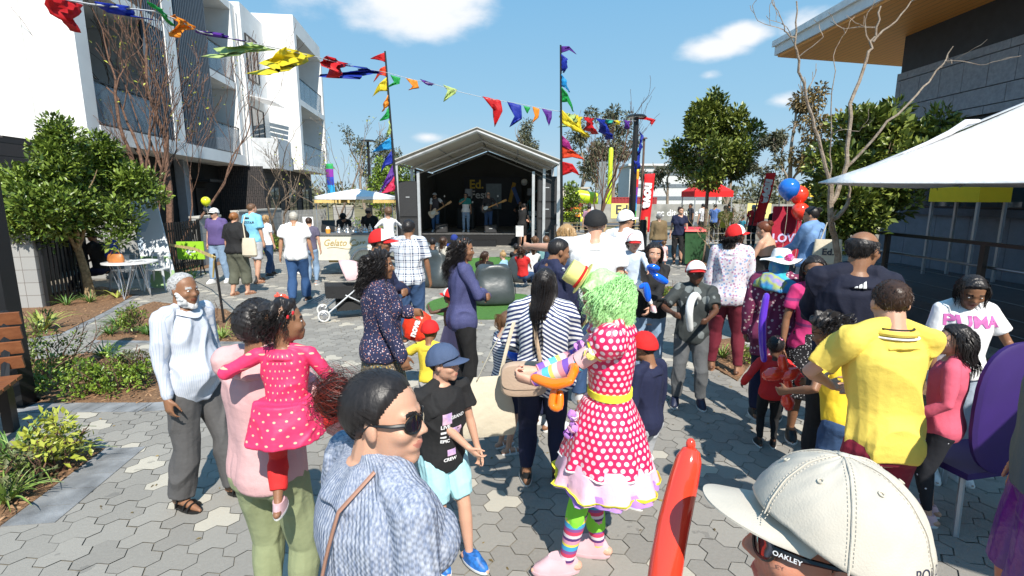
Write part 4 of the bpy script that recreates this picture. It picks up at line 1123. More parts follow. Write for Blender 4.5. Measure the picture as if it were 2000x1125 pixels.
mic_stand('microphone stand in front of the first guitarist',-3.0 + .12,22.2,SZ,1.55); mic_stand('microphone stand before the woman singer',-1.68,22.1,SZ,1.3); mic_stand('microphone stand before the bassist',-.60,22.1,SZ,1.55)
mic_stand('teal boom microphone stand left of the drum kit',.80,23.0,SZ,1.4,(.45,.1,2.0),mat('teal_stand',(.02,.25,.28),.4))
dk = thing('drum_kit','drum kit with brass cymbals behind the person in black shorts','drum kit',(1.1,24.6,SZ))
drum = mat('drum_white',(.5,.5,.5),.4); brass = mat('brass_cymbal',(.60,.38,.10),.25,.9)
for (x_,y_,z,r_,l_,ax,nm) in ((0,0,.3,.28,.4,'y','bass_drum'),(-.28,-.1,.62,.16,.22,'z','tom_drum'),(.1,-.1,.65,.17,.22,'z','tom_drum'),(.5,0,.35,.2,.38,'z','floor_tom'),(-.55,.1,.5,.18,.14,'z','snare_drum')):
 mb = MB(); mb.cyl((0,0,0),r_,l_,24); 
 if ax == 'y': mb.xf(Matrix.Translation((x_,y_ + l_ / 2,z)) @ Matrix.Rotation(R(90),4,'X'))
 else: mb.xf(Matrix.Translation((x_,y_,z)))
 mb.build(nm,drum,dk)
for (x_,z) in ((-.75,1.15),(.55,1.25),(-.35,1.35)):
 mb = MB(); mb.cyl((0,0,0),.24,.02,24,0,.05); mb.xf(Matrix.Translation((x_,.1,z)) @ Matrix.Rotation(R(14),4,'Y')); mb.build('cymbal',brass,dk)
 mb = MB(); mb.tube([(x_,.1,0),(x_,.1,z)],.01,5); mb.build('cymbal_stand',steel,dk)
# ================================================================ gelato cart
cm_cream = mat('cart_cream',(.70,.66,.54),.45,var=.03); gold = mat('gold_paint',(.45,.33,.12),.5,var=.1)
C0 = Vector((-4.95,13.0,0))
ct = thing('gelato_cart','cream gelato tricycle cart under a white fringed canopy','cart',C0)
mb = MB(); mb.box(-.0,1.75,0,.85,.42,1.06); mb.build('cabinet',cm_cream,ct,False)
mb = MB(); mb.box(-.04,1.80,-.04,.90,1.061,1.10); mb.build('counter',mat('counter_grey',(.16,.16,.16),.3),ct,False)
mb = MB(); mb.box(.2,1.5,.2,.6,.34,.415); mb.build('chassis',gold,ct,False)
lettering('Gelato Cart',.235,gold,ct,(.68,-.004,.86),bold=.002,shear=.35,sx=.92)
mb = MB(); mb.tube([(.25 + t,-.006,.73 + .02 * math.sin(t * 9)) for t in np.linspace(0,.85,16)],.006,5); mb.build('lettering_flourish',gold,ct)
cn = MB(); n = 40; rings = []
def canopy(mb,cx,cy,w_,d_,z0,zt,e=.5):
 rings = []
 for k,t in enumerate(np.linspace(1,.02,9)):
  a = np.linspace(0,2 * math.pi,48,endpoint=False)
  X = np.sign(np.cos(a)) * np.abs(np.cos(a)) ** e * w_ / 2 * t; Y_ = np.sign(np.sin(a)) * np.abs(np.sin(a)) ** e * d_ / 2 * t
  z = z0 + (zt - z0) * (1 - t) ** .85 
  rings.append(np.stack([cx + X,cy + Y_,np.full(48,z)],1))
 r0 = rings[0].copy(); r0[:,2] -= .07
 mb.loft([r0] + rings)
canopy(cn,.95,.45,1.95,1.5,2.02,2.22); cn.build('canopy',cloth('canopy_white',(.80,.80,.80)),ct)
fg = MB(); a = np.linspace(0,2 * math.pi,120,endpoint=False)
for k in range(120):
 X = np.sign(np.cos(a)) * np.abs(np.cos(a)) ** .5 * .975; Y_ = np.sign(np.sin(a)) * np.abs(np.sin(a)) ** .5 * .75
 fg.obox((.95 + X[k] * .98,.45 + Y_[k] * .98,1.90),(.024,0,0),(0,.010,0),(0,0,.032 + .005 * (k % 3)))
fg.build('fringe',mat('fringe_gold',(.66,.46,.16),.8),ct,False)
for x_,y_ in ((.03,.03),(1.75,.03),(.03,.85),(1.75,.85)): mb = MB(); mb.tube([(x_,y_,1.10),(x_,y_,2.0)],.015,6); mb.build('canopy_post',steel,ct)
def spoked_wheel(mb_t,mb_s,c,r,axis='y',ns=28,th=.022):
 c = np.array(c,float); A = np.linspace(0,2 * math.pi,33)
 f = (lambda a,rr,o=0: c + np.array((math.cos(a) * rr,o,math.sin(a) * rr))) if axis == 'y' else (lambda a,rr,o=0: c + np.array((o,math.cos(a) * rr,math.sin(a) * rr)))
 mb_t.tube([f(a,r) for a in A],th,8)
 mb_s.tube([f(a,r - th * 1.2) for a in A],th * .55,6)
 for k in range(ns):
  a = k / ns * 2 * math.pi; mb_s.tube([f(a,.03,.03 * (-1) ** k),f(a + .25 * (-1) ** k,r - th)],.0022,3)
 mb_s.tube([f(0,0,-.05),f(0,0,.05)],.03,8)
def wheel(parent,c,r,axis='y',th=.022,tm=None):
 t = MB(); s = MB(); spoked_wheel(t,s,c,r,axis,28,th); w_ = t.build('wheel',tm or mat('tyre_white',(.62,.62,.60),.6),parent); s.build('rim',mat('chrome',(.6,.6,.62),.25,.9),w_); return w_
wheel(ct,(1.22,-.10,.36),.36); wheel(ct,(1.22,.98,.36),.36); wheel(ct,(-.62,.42,.34),.33)
mb = MB(); mb.tube([(0,.42,.5),(-.25,.42,.35),(-.62,.42,.34)],.018,6); mb.tube([(-.25,.42,.35),(-.35,.42,.85),(-.62,.42,.34)],.018,6); mb.tube([(-.35,.42,.85),(-.02,.42,.75)],.018,6); mb.build('bicycle_frame',mat('frame_gold',(.45,.30,.06),.35,.5),ct)
mb = MB(); mb.ell((-.38,.42,.93),(.15,.08,.05)); mb.build('saddle',mat('saddle_tan',(.35,.16,.06),.5),ct)
mb = MB(); mb.tube([(1.22 + .43 * math.cos(a),-.10,.36 + .43 * math.sin(a)) for a in np.linspace(0,math.pi,16)],.05,6,squash=.3); mb.build('mudguard',cm_cream,ct)
lid = mat('silver_lid',(.75,.75,.76),.18,.95,var=0)
for k in range(8):
 x_ = C0.x + .52 + (k % 4) * .22 + .05 * (k // 4); y_ = C0.y + .18 + .3 * (k // 4)
 r = MB(); pr = [(.085,0),(.09,.02),(.075,.05),(.068,.06),(.072,.075),(.05,.11),(.045,.12),(.048,.135),(.028,.16),(.012,.17),(.015,.19),(.018,.205),(.003,.225)]
 aa = np.linspace(0,2 * math.pi,18,endpoint=False)
 r.loft([np.stack([np.cos(aa) * q,np.sin(aa) * q,np.full(18,z)],1) for q,z in pr])
 o = r.build('silver_cloche',lid,None); o.location = (x_,y_,1.101); tag(o,['leftmost','second','third','rightmost'][k % 4] + ' tiered silver cloche in the ' + ('back' if k // 4 else 'front') + ' row on the cart counter','cloche','silver cloches on the cart counter')
tb_ = thing('payment_tablet','black tablet on a stand at the left end of the cart counter','tablet',C0 + Vector((.22,.25,1.101))); mb = MB(); mb.obox((0,0,.17),(.17,0,0),(0,.012,0),(0,.04,.15)); mb.build('screen',blackp,tb_,False); mb = MB(); mb.tube([(0,.02,0),(0,.02,.1)],.02,8); mb.build('stand',blackp,tb_)
cu = thing('sauce_tub','orange tub of spoons on the cart counter by the tablet','tub',C0 + Vector((.28,.05,1.101))); mb = MB(); mb.cyl((0,0,0),.055,.11,16,0,.065); mb.build('tub',mat('tub_orange',(.75,.35,.05),.4),cu); mb = MB(); mb.cyl((0,0,.111),.05,.06,10,0,.03); mb.build('spoons',WHT,cu)
sg = thing('price_sign','small blank white card sign on a stick left of the gelato cart','sign',(C0.x - .15,12.9,0)); mb = MB(); mb.box(-.13,.13,-.01,0,1.30,1.52); mb.build('card',mat('card_white',(.78,.78,.78),.6),sg,False); mb = MB(); mb.tube([(0,.01,0),(0,.01,1.35)],.012,6); mb.build('stick',wood,sg)
# ================================================================ pram
pr_ = thing('pram','pink-hooded pram with white-walled wheels behind the curly-haired woman','pram',(-2.78,8.5,0),R(112))
pk_m = cloth('pram_pink',(.60,.42,.43)); 
hd = MB(); rings = []
for t in np.linspace(0,1,9):
 a = R(185 - 110 * t); rings.append(np.array([(math.cos(q) * .25,.02 + math.cos(a) * .36 * math.sin(q),.72 + math.sin(a) * .25 * math.sin(q) - .06 * abs(math.cos(q))) for q in np.linspace(.02,math.pi - .02,18)]))
V = np.concatenate(rings); F = [(a * 18 + b,a * 18 + b + 1,(a + 1) * 18 + b + 1,(a + 1) * 18 + b) for a in range(8) for b in range(17)]
hd.add(V,F); ho = hd.build('hood',pk_m,pr_); m_ = ho.modifiers.new('s','SOLIDIFY'); m_.thickness = .012
st2 = MB(); st2.obox((0,.02,.46),(.23,0,0),(0,.33,.02),(0,0,.10)); st2.build('seat',cloth('pram_black',(.014,.014,.015)),pr_,False)
fr = MB()
for s in (-1,1):
 fr.tube([(s * .24,-.62,1.0),(s * .25,-.30,.65),(s * .26,.36,.12)],.014,6); fr.tube([(s * .25,-.30,.65),(s * .27,-.42,.16)],.014,6); fr.tube([(s * .25,.05,.42),(s * .27,-.42,.16)],.012,6)
fr.tube([(-.24,-.62,1.0),(.24,-.62,1.0)],.016,6); fr.build('frame',alu,pr_)
bs = MB(); bs.obox((0,-.05,.22),(.20,0,0),(0,.24,0),(0,0,.07)); bs.build('basket',cloth('pram_basket',(.02,.02,.02)),pr_,False)
for s in (-1,1):
 wheel(pr_,(s * .30,-.42,.14),.125,'x',.018,mat('tyre_wall',(.55,.55,.53),.6)); wheel(pr_,(s * .27,.40,.10),.085,'x',.016,MATS['tyre_wall'])
# ================================================================ beanbags
bb_m = mat('beanbag_vinyl',(.045,.055,.058),.38,var=.12,scale=4,bump=.35,bscale=7,spec=.6)
def beanbag(label,x,y,w_=1.0,hgt=.72,rz=0):
 n = 40; a = np.linspace(0,2 * math.pi,n,endpoint=False); rings = []
 for t,r_,dy in ((0,.40,0),(.02,.46,0),(.12,.50,0),(.4,.48,-.02),(.7,.44,-.07),(.92,.40,-.12),(1.0,.34,-.14),(1.02,.2,-.14)):
  e = .45
  X = np.sign(np.cos(a)) * np.abs(np.cos(a)) ** e * r_ * w_; Y_ = np.sign(np.sin(a)) * np.abs(np.sin(a)) ** e * r_ * w_ * (1 if t < .5 else .6) + dy * w_
  rings.append(np.stack([X,Y_,np.full(n,t * hgt) + .02 * np.sin(a * 3 + x) * t + .01 * np.sin(a * 7) * t],1))
 mb = MB(); mb.loft(rings); o = mb.build('beanbag',bb_m,None,True,60); o.location = (x,y,.023 if abs(x + .42) < 1 and y < 11 else 0); o.rotation_euler = (0,0,rz)
 sub = o.modifiers.new('s','SUBSURF'); sub.levels = 1; sub.render_levels = 1
 tag(o,label,'beanbag','grey vinyl beanbags on the audience side of the stage'); 
 se = MB(); se.tube([(.36 * w_,-.25 * w_,hgt * .93),(.50 * w_,-.1 * w_,hgt * .55),(.55 * w_,0,hgt * .2)],.008,5); se.build('seam',mat('seam_black',(.015,.015,.015),.6),o)
 return o
beanbag('large dark grey beanbag on the round turf mat',-.36,9.6,.80,.72,R(10)); beanbag('grey beanbag left of the woman in the cream striped top',-1.75,11.8,1.1,.8,R(-30)); beanbag('grey beanbag behind the man in the checked shirt',-2.3,13.6,1.1,.8,R(20))
beanbag('small dark beanbag behind the toddler in the denim shirt',.15,12.4,.8,.6,R(60)); beanbag('dark beanbag under the children before the right stage pole',.75,13.6,1.0,.7,R(0)); beanbag('dark beanbag half hidden behind the clown hat',1.1,8.3,1.1,.75,R(0))
# ================================================================ furniture on the left
tp = G(262,588)
tab = thing('round_table','round white table on thin crossed wire legs beside the palisade','table',(-7.62,10.15,0))
mb = MB(); mb.cyl((0,0,.715),.47,.025,40); mb.build('tabletop',mat('table_white',(.72,.72,.72),.4),tab)
lg = MB()
for k in range(3):
 a = k * 2.094 + .5; f = (math.cos(a) * .27,math.sin(a) * .27,.012)
 for da in (-.5,.5):
  for rr in (.34,.2): lg.tube([f,(math.cos(a + da * 1.6) * rr,math.sin(a + da * 1.6) * rr,.714)],.006,5)
lg.build('wire_legs',mat('chrome_leg',(.6,.6,.62),.3,.8),tab)
hb_ = thing('handbag','tan leather handbag on the round white table','handbag',(-7.78,10.0,.742)); mb = MB()
mb.loft([np.stack([np.cos(a) * x_ ,np.sin(a) * y_,np.full(24,z)],1) for a in [np.linspace(0,2 * math.pi,24,endpoint=False)] for x_,y_,z in ((.15,.07,0),(.165,.085,.05),(.15,.06,.13),(.13,.025,.165))]); mb.build('bag',mat('tan_leather',(.42,.15,.04),.45,var=.2,bump=.3,bscale=30),hb_)
mb = MB(); mb.tube([(math.cos(a) * .09,0,.15 + math.sin(a) * .09) for a in np.linspace(0,math.pi,12)],.007,6); mb.build('handle',mat('tan_leather2',(.3,.1,.03),.5),hb_)
pp = thing('papers','loose printed papers on the round white table beside the handbag','papers',(-7.45,10.12,.741)); r_ = random.Random(8)
mb = MB()
for k in range(4): a = r_.uniform(0,1.5); mb.obox((r_.uniform(-.05,.05),r_.uniform(-.05,.05),.004 + k * .007),(.12 * math.cos(a),.12 * math.sin(a),0),(-.08 * math.sin(a),.08 * math.cos(a),0),(0,0,.002))
mb.build('sheet',mat('paper',(.6,.6,.6),.8),pp,False)
def metal_chair(label,x,y,rz,m):
 r = thing('metal_chair',label,'chair',(x,y,0),rz,'white metal cafe chairs'); mb = MB(); mb.obox((0,0,.455),(.18,0,0),(0,.18,0),(0,0,.012)); mb.build('seat',m,r,False)
 for sx in (-1,1):
  for sy in (-1,1): mb = MB(); mb.tube([(sx * .16,sy * .16,.44),(sx * .21,sy * .22,0)],[.028,.016],4); mb.build('leg',m,r,False)
 mb = MB(); mb.tube([(-.17,-.16,.46),(-.17,-.20,.80),(.17,-.20,.80),(.17,-.16,.46)],.014,6); mb.obox((0,-.19,.62),(.06,0,0),(0,.006,-.02),(0,.02,.17)); mb.build('backrest',m,r)
cw = mat('chair_white',(.62,.64,.66),.35,.2)
metal_chair('white metal chair under the person with the blue bag',-8.35,10.9,R(60),cw); metal_chair('empty white metal chair behind the round table',-7.75,11.1,R(190),cw)
bnr,h = newmat('banner_print',.6); tcn = h.node('ShaderNodeTexCoord'); n1 = h.noise(tcn.outputs['Object'],1.6,3); n2 = h.noise(tcn.outputs['Object'],3.1,4)
gz = h.node('ShaderNodeSeparateXYZ'); h.L(tcn.outputs['Object'],gz.inputs[0])
c1 = h.mixc(h.M('GREATER_THAN',n1,.55),(.66,.70,.74),(.42,.52,.62)); c1 = h.mixc(h.M('MULTIPLY',h.M('LESS_THAN',gz.outputs[2],.7),h.M('GREATER_THAN',n2,.46)),c1,(.28,.42,.20)); h.L(c1,h.b.inputs['Base Color'])
sb = thing('tall_banner','tall leaning white banner with a pale printed garden picture behind the round table','banner',(-8.0,11.6,0)); mb = MB()
def T3(u,v,Y): p = at(u,v,Y); return (p.x + 8.0,p.y - 11.6,p.z)
V = [T3(248,374,11.9),T3(300,372,11.9),T3(346,545,11.2),T3(285,548,11.2)]
V[2] = (V[2][0],V[2][1],.02); V[3] = (V[3][0],V[3][1],.02)
V2 = [(x,y + .02,z) for x,y,z in V]; mb.add(V + V2,[(3,2,1,0),(4,5,6,7),(0,1,5,4),(1,2,6,5),(2,3,7,6),(3,0,4,7)]); mb.build('panel',bnr,sb,False)
mb = MB(); mb.tube([V[0],(V[0][0] - .02,V[0][1] + .5,0)],.012,6); mb.build('prop',steel,sb)
gs = thing('arrow_sign','lime green sign with white arrow on a small black frame stand','sign',(-8.3,13.2,0),R(5)); lime = mat('sign_lime',(.30,.58,.03),.5,var=.03)
mb = MB(); mb.box(-.33,.33,-.02,.02,.42,.88); mb.build('panel',lime,gs,False)
mb = MB(); mb.tube([(-.22,0,.41),(-.26,.1,.0)],.018,5); mb.tube([(.22,0,.41),(.26,.1,0)],.018,5); mb.tube([(-.22,-.02,.41),(-.26,-.15,.0)],.018,5); mb.tube([(.22,-.02,.41),(.26,-.15,0)],.018,5); mb.build('stand',dark_metal,gs)
aw_ = flat_poly([(-.12,0),(-.03,.09),(.02,.09),(-.04,.02),(.12,.02),(.12,-.02),(-.04,-.02),(.02,-.09),(-.03,-.09)])
aw_.materials.append(mat('sign_white',(.8,.8,.8),.5)); ao = bpy.data.objects.new('arrow',aw_); COL.objects.link(ao); ao.parent = gs; ao.rotation_euler = (R(90),0,0); ao.location = (0,-.024,.62)
# ribbon post
rpx = G(438,632); tpz = at(418,495,rpx.y)
rp2 = thing('ribbon_post','thin black perforated stake tied with yellow tape beside the bed','stake',rpx); tt = tpz - rpx
mb = MB(); mb.tube([(0,0,0),(tt.x * 1.0,tt.y,tt.z)],.022,4); mb.build('stake',blackp,rp2,False)
tape = mat('barrier_tape',(.70,.52,.20),.5,var=.15)
mb = MB(); ps = [Vector((tt.x,tt.y,tt.z - .06)),at(380,486,10.2) - rpx,at(330,478,12.5) - rpx]
V = []
for i,p in enumerate(ps): V += [tuple(p + Vector((0,0,.03))),tuple(p - Vector((0,.01,.03)))]
mb.add(V,[(0,1,3,2),(2,3,5,4)])
mb.tube([(tt.x - .03,-.01,tt.z - .02),(tt.x + .03,-.02,tt.z - .05),(tt.x,-.02,tt.z - .12),(tt.x - .04,-.02,tt.z - .38)],.022,4,squash=.2); mb.build('tape',tape,rp2,True)
# bench and post at the left frame edge
bw = mat('bench_wood',(.17,.055,.022),.5,two=(.26,.10,.04),scale=6,bump=.2,bscale=30)
bp_ = at(66,712,4.25)
bench = thing('park_bench','reddish timber bench with black iron frame cut by the left edge','bench',(bp_.x - .02,4.05,0),R(26))
for k in range(4): mb = MB(); mb.obox((-.95,.30 + .03 * k,.58 + k * .125),(.95,0,0),(0,.012,.002),(0,-.016,.055)); mb.build('back_slat',bw,bench,False)
for k in range(4): mb = MB(); mb.obox((-.95,-.22 + .13 * k,.47),(.95,0,0),(0,.055,0),(0,0,.016)); mb.build('seat_slat',bw,bench,False)
for x_ in (-.12,-1.7):
 mb = MB(); mb.tube([(x_,.44,1.02),(x_,.34,.7),(x_,.24,.46),(x_,-.26,.44)],.03,4,squash=.6); mb.box(x_ - .035,x_ + .035,-.26,-.16,0,.43); mb.box(x_ - .035,x_ + .035,.14,.26,0,.43); mb.build('frame',blackp,bench,False)
pb = at(36,715,4.75)
po = thing('shelter_post','thick black post rising behind the bench at the left edge','post',(pb.x - .02,4.75,0)); mb = MB(); mb.box(-.075,.075,-.075,.075,0,2.6); mb.build('post',blackp,po,False); mb = MB(); mb.box(-.12,.12,-.12,.12,0,.012); mb.build('base_plate',dark_metal,po,False)
bp2 = None
# ================================================================ lamp posts, flags, bin, background
def lamp_post(label,x,y,hgt,r_=.07,head=.5,m=blackp,grp=None):
 r = thing('street_lamp',label,'street lamp',(x,y,0),0,grp); mb = MB(); mb.tube([(0,0,0),(0,0,hgt)],[r_ * 1.2,r_],10); mb.build('pole',m,r)
 mb = MB(); mb.cyl((0,0,hgt),head,.07,28,0,head * .8); mb.cyl((0,0,hgt - .2),.09,.2,12); hdd = mb.build('lamp_head',m,r)
 mb = MB(); mb.cyl((0,0,hgt - .025),head * .7,.02,24); mb.build('lens',mat('lamp_lens',(.6,.6,.6),.4),hdd)
 return r
lp = lamp_post('tall black disc-headed lamp post right of the stage',5.1,21.9,5.25,.11,.42)
o = lp.location
for i,(v0,v1,tips,c_) in enumerate([(252,290,[(1254,280),(1247,300)],'blue'),(290,330,[(1238,320),(1240,340)],'blue')]):
 cloth_flag('pennant',at(1250,v0,21.9) - o,at(1250,v1,21.9) - o,[at(*q,21.8) - o for q in tips],PN[c_],lp,460 + i)
lamp_post('small disc-headed lamp post left of the stage, over the cart',-9.4,34.5,5.6,.09,.5)
lamp_post('thin brown street light pole behind the red flag',9.6,38.5,6.2,.08,.25,mat('brown_pole',(.12,.07,.05),.6))
def feather_banner(label,base,w_,z0,z1,m,text=None,tm=None,lean=0.0,grp=None,bands_=None,name='feather_banner',tsz=.5):
 r = thing(name,label,'flag banner',base,0,grp); mb = MB(); mb.tube([(0,0,0),(lean * z1 * .9,0,z1 + .02)],[.03,.015],6); mb.cyl((0,0,0),.2,.03,16); mb.build('pole',blackp,r)
 mb = MB(); n = 14
 V = []
 for k in range(n + 1):
  t = k / n; z = z0 + (z1 - z0) * t; wv = .03 * math.sin(t * 6)
  V += [(.03 + lean * z,wv,z),(.03 + lean * z + w_,wv + .02 * math.sin(t * 9),z + .02)]
 mb.add(V,[(2 * k,2 * k + 1,2 * k + 3,2 * k + 2) for k in range(n)]); fo = mb.build('flag',m,r); sm = fo.modifiers.new('s','SOLIDIFY'); sm.thickness = .006
 if text:
  zc = z1 - (z1 - z0) * .36
  lettering(text,tsz,tm,r,(.03 + lean * zc + w_ * .5,-.06,zc),(0,R(90 + math.degrees(math.atan(lean))) ,0) if False else (R(90),R(90) - 0 + lean,0),bold=.03,sx=1.0,extrude=.004)
 return r
nr_ = cloth('nova_red',(.70,.015,.02)); nw_ = mat('nova_white',(.8,.8,.8),.6)
p_ = at(1245,455,20.5); t_ = at(1258,340,20.5); b_ = at(1247,452,20.5)
feather_banner('red nova flag beside the black lamp post',(at(1249,400,20.5).x - .02,20.5,0),.40,.62,t_.z,nr_,'nova',nw_,.05,tsz=.5)
t_ = at(1495,338,17.5)
feather_banner('leaning red nova flag behind the blue foil balloon',(at(1478,430,17.5).x - .3,17.5,0),.34,1.15,t_.z,nr_,'nova',nw_,.16,tsz=.40)
rb_m = bands('rainbow_banner',[(.75,.03,.03),(.85,.35,.02),(.85,.7,.03),(.05,.45,.08),(.02,.35,.7),(.03,.06,.5),(.25,.03,.35)],[.35] * 7,kind='obj')
feather_banner('rainbow striped flag behind the black lamp post',(at(1226,440,23.5).x,23.5,0),.32,.8,at(1226,290,23.5).z,rb_m,lean=.02)
feather_banner('small blue and green rainbow flag over the apartment lane',(at(640,400,30).x,30,0),.42,1.9,at(640,320,30).z,bands('rb2',[(.02,.35,.1),(.02,.35,.7),(.03,.06,.5),(.25,.03,.35)],[.45] * 4,kind='obj'),lean=.0)
bin_ = thing('wheelie_bin','dark green wheelie bin with red lid beside the twiggy bush','bin',(G(1347,516).x,15.3,0),R(-8)); gm = mat('bin_green',(.035,.10,.04),.45,var=.1)
mb = MB(); mb.add([(-.24,-.26,.06),(.24,-.26,.06),(.24,.24,.06),(-.24,.24,.06),(-.30,-.36,1.02),(.30,-.36,1.02),(.30,.34,1.02),(-.30,.34,1.02)],[(0,3,2,1),(4,5,6,7),(0,1,5,4),(1,2,6,5),(2,3,7,6),(3,0,4,7)]); mb.build('body',gm,bin_,False)
mb = MB(); mb.add([(-.32,-.40,1.021),(.32,-.40,1.021),(.32,.38,1.021),(-.32,.38,1.021),(-.29,-.36,1.08),(.29,-.36,1.08),(.29,.36,1.12),(-.29,.36,1.12)],[(0,3,2,1),(4,5,6,7),(0,1,5,4),(1,2,6,5),(2,3,7,6),(3,0,4,7)]); mb.build('lid',mat('bin_red',(.65,.02,.015),.4),bin_,False)
for s in (-1,1): mb = MB(); mb.tube([(s * .22,.26,.10),(s * .27,.26,.10)],.10,16); mb.build('wheel',blackp,bin_)
mb = MB(); mb.box(-.12,.14,-.335,-.325,.78,.86); mb.build('sticker',mat('sticker_white',(.7,.7,.7),.6),bin_,False)
sl2 = thing('timber_sleeper','upright timber end post of the wire fence beside the bin','post',(G(1385,520).x,13.2,0),R(12)); mb = MB(); mb.box(-.09,.09,-.05,.05,0,1.2); mb.build('post',wood,sl2,False); mb = MB(); mb.box(-.095,-.091,-.04,.04,0,1.2); mb.build('bracket',alu,sl2,False)
wf = thing('wire_fence','low post and wire fence running right from the timber post','fence',(5.2,13.3,0)); mb = MB()
for z in (.3,.5,.7,.9,1.08): mb.tube([(0,0,z),(4.4,.4,z)],.006,4)
mb.build('wire',steel,wf)
for xx in (1.5,3.0,4.4): mb = MB(); mb.box(xx - .04,xx + .04,xx * .09 - .04,xx * .09 + .04,0,1.15); mb.build('post',wood,wf,False)
wf = thing('wire_fence','timber and wire fence at the right side of the stage marquee','fence',(1.85,19.2,0)); mb = MB()
for z in np.linspace(.15,1.05,8): mb.tube([(0,0,z),(3.4,1.0,z)],.008,4)
mb.build('wire',wood,wf)
for xx in (0,1.7,3.4): mb = MB(); mb.box(xx - .05,xx + .05,xx * .29 - .05,xx * .29 + .05,0,1.25); mb.build('post',wood,wf,False)
bo = thing('bollard','short dark cylinder bollard in front of the red nova flag','bollard',(at(1256,445,18).x,18,0)); mb = MB(); mb.cyl((0,0,0),.12,1.2,16); mb.build('body',blackp,bo); mb = MB(); mb.cyl((0,0,1.201),.10,.03,16); mb.build('cap',dark_metal,bo)
# white crossarm building, long hoarding, maroon wall and street behind
hb = thing('site_hoarding','long grey hoarding with yellow Ed. panels across the background','hoarding',(4.8,35,0)); mb = MB(); mb.box(0,16,0,.05,.35,1.55); mb.build('panel',mat('hoarding_grey',(.36,.35,.32),.7,two=(.20,.20,.18),scale=1.5),hb,False)
for x_,nm in ((1.6,1),(10.8,2)):
 mb = MB(); mb.box(x_ + .3,x_ + 1.9,-.02,-.002,.6,1.6); mb.build('yellow_panel',mat('panel_yellow',(.78,.66,.22),.6),hb,False); lettering('Ed.',.85,mat('letter_dark',(.05,.05,.06),.6),hb,(x_ + 1.1,-.025,1.15),bold=.02)
lettering('rc dit on us',.6,nw_,hb,(6.4,-.01,.95),bold=.01)
mw = thing('maroon_wall','maroon corrugated wall beyond the hoarding','wall',(5,48,0)); mb = MB()
for k in range(28): mb.box(k * .3,k * .3 + .15,0,.08,0,1.95); mb.box(k * .3 + .15,k * .3 + .3,.03,.08,0,1.95)
mb.build('sheet',mat('maroon',(.30,.03,.03),.6),mw,False); mb = MB(); mb.box(0,8.4,-.02,.1,1.95,2.02); mb.build('capping',mat('maroon2',(.35,.05,.05),.5),mw,False)
ob = thing('office_building','long pale two-storey building with striped cladding far behind the right flag','building',(17.5,78,0)); mb = MB(); mb.box(0,14,0,8,0,6.6); mb.build('wall',mat('pale_wall',(.55,.57,.58),.8),ob,False)
for z in (1.6,3.4,5.2): mb = MB(); mb.box(.5,13.5,-.05,-.01,z,z + .55); mb.build('window',mat('far_glass',(.16,.19,.22),.2),ob,False)
mb = MB(); mb.box(-.3,14.3,-.4,8.2,6.61,6.9); mb.build('roof',mat('pale_roof',(.62,.63,.64),.6),ob,False)
hs_ = thing('cottage','small cream house beyond the marquee right side','house',(5.6,62,0)); mb = MB(); mb.box(0,3.4,0,5,0,3.0); mb.build('wall',mat('cream_wall',(.55,.50,.42),.8),hs_,False); mb = MB(); mb.box(-.2,3.6,-.2,5.2,3.01,3.2); mb.build('roof',mat('cream_roof',(.5,.45,.38),.7),hs_,False); mb = MB(); mb.box(1,2,-.04,-.01,1,2); mb.build('window',MATS['far_glass'],hs_,False)
# lime inflatable tube and arch
li = thing('inflatable_slide','lime green inflatable tube structure behind the orange-vested worker','inflatable',(5.2,44,0)); lm = mat('lime_vinyl',(.55,.70,.02),.35,var=.08,bump=.1,bscale=4)
mb = MB(); mb.tube([(-.6,0,1.6),(.6,0,2.1),(1.8,0,1.9),(2.6,0,1.6)],[.5,.55,.5,.4],12,round_ends=True); mb.build('tube',lm,li); mb = MB(); mb.tube([(3.0,0,0),(3.05,0,5.9)],.20,12,round_ends=True); mb.build('tower',lm,li); mb = MB(); mb.tube([(-.6,.2,0),(2.6,.2,0)],.8,12,round_ends=True); mb.build('base',lm,li)
gs2 = thing('slim_sign','tall grey-green pylon sign left of the lime tower','sign',(7.25,42,0)); mb = MB(); mb.box(-.28,.28,0,.12,0,4.8); mb.build('panel',mat('pylon_grey',(.20,.24,.25),.5),gs2,False); mb = MB(); mb.box(-.35,.35,-.05,.17,0,.15); mb.build('base',dark_metal,gs2,False)
# market stalls on the right
def marquee_small(label,x,y,w_,d_,z0,zt,m,grp=None,n_legs=4,legm=None):
 r = thing('market_stall',label,'stall',(x,y,0),0,grp); mb = MB(); mb.add([(-w_/2,-d_/2,z0),(w_/2,-d_/2,z0),(w_/2,d_/2,z0),(-w_/2,d_/2,z0),(0,0,zt),(-w_/2,-d_/2,z0 - .28),(w_/2,-d_/2,z0 - .28),(w_/2,d_/2,z0 - .28),(-w_/2,d_/2,z0 - .28)],[(0,1,4),(1,2,4),(2,3,4),(3,0,4),(5,6,1,0),(6,7,2,1),(7,8,3,2),(8,5,0,3)]); co = mb.build('canopy',m,r,False); s_m = co.modifiers.new('s','SOLIDIFY'); s_m.thickness = .01
 for sx in (-1,1):
  for sy in (-1,1): mb = MB(); mb.box(sx * (w_/2 - .05) - .025,sx * (w_/2 - .05) + .025,sy * (d_/2 - .05) - .025,sy * (d_/2 - .05) + .025,0,z0 - .02); mb.build('leg',legm or steel,r,False)
 return r
marquee_small('red canopied stall behind the conical tree',9.9,26.5,1.9,2.0,2.3,3.0,RED,'festival stalls in the right background')
marquee_small('yellow canopied stall behind the magnolia',16.6,27,4.0,3,2.3,3.2,YEL,'festival stalls in the right background')
marquee_small('yellow awning tent seen under the white umbrella',9.25,10.55,.62,1.2,at(1880,366,10).z,at(1880,330,10).z,cloth('yellow_bright',(.9,.62,.02)),'festival stalls in the right background')
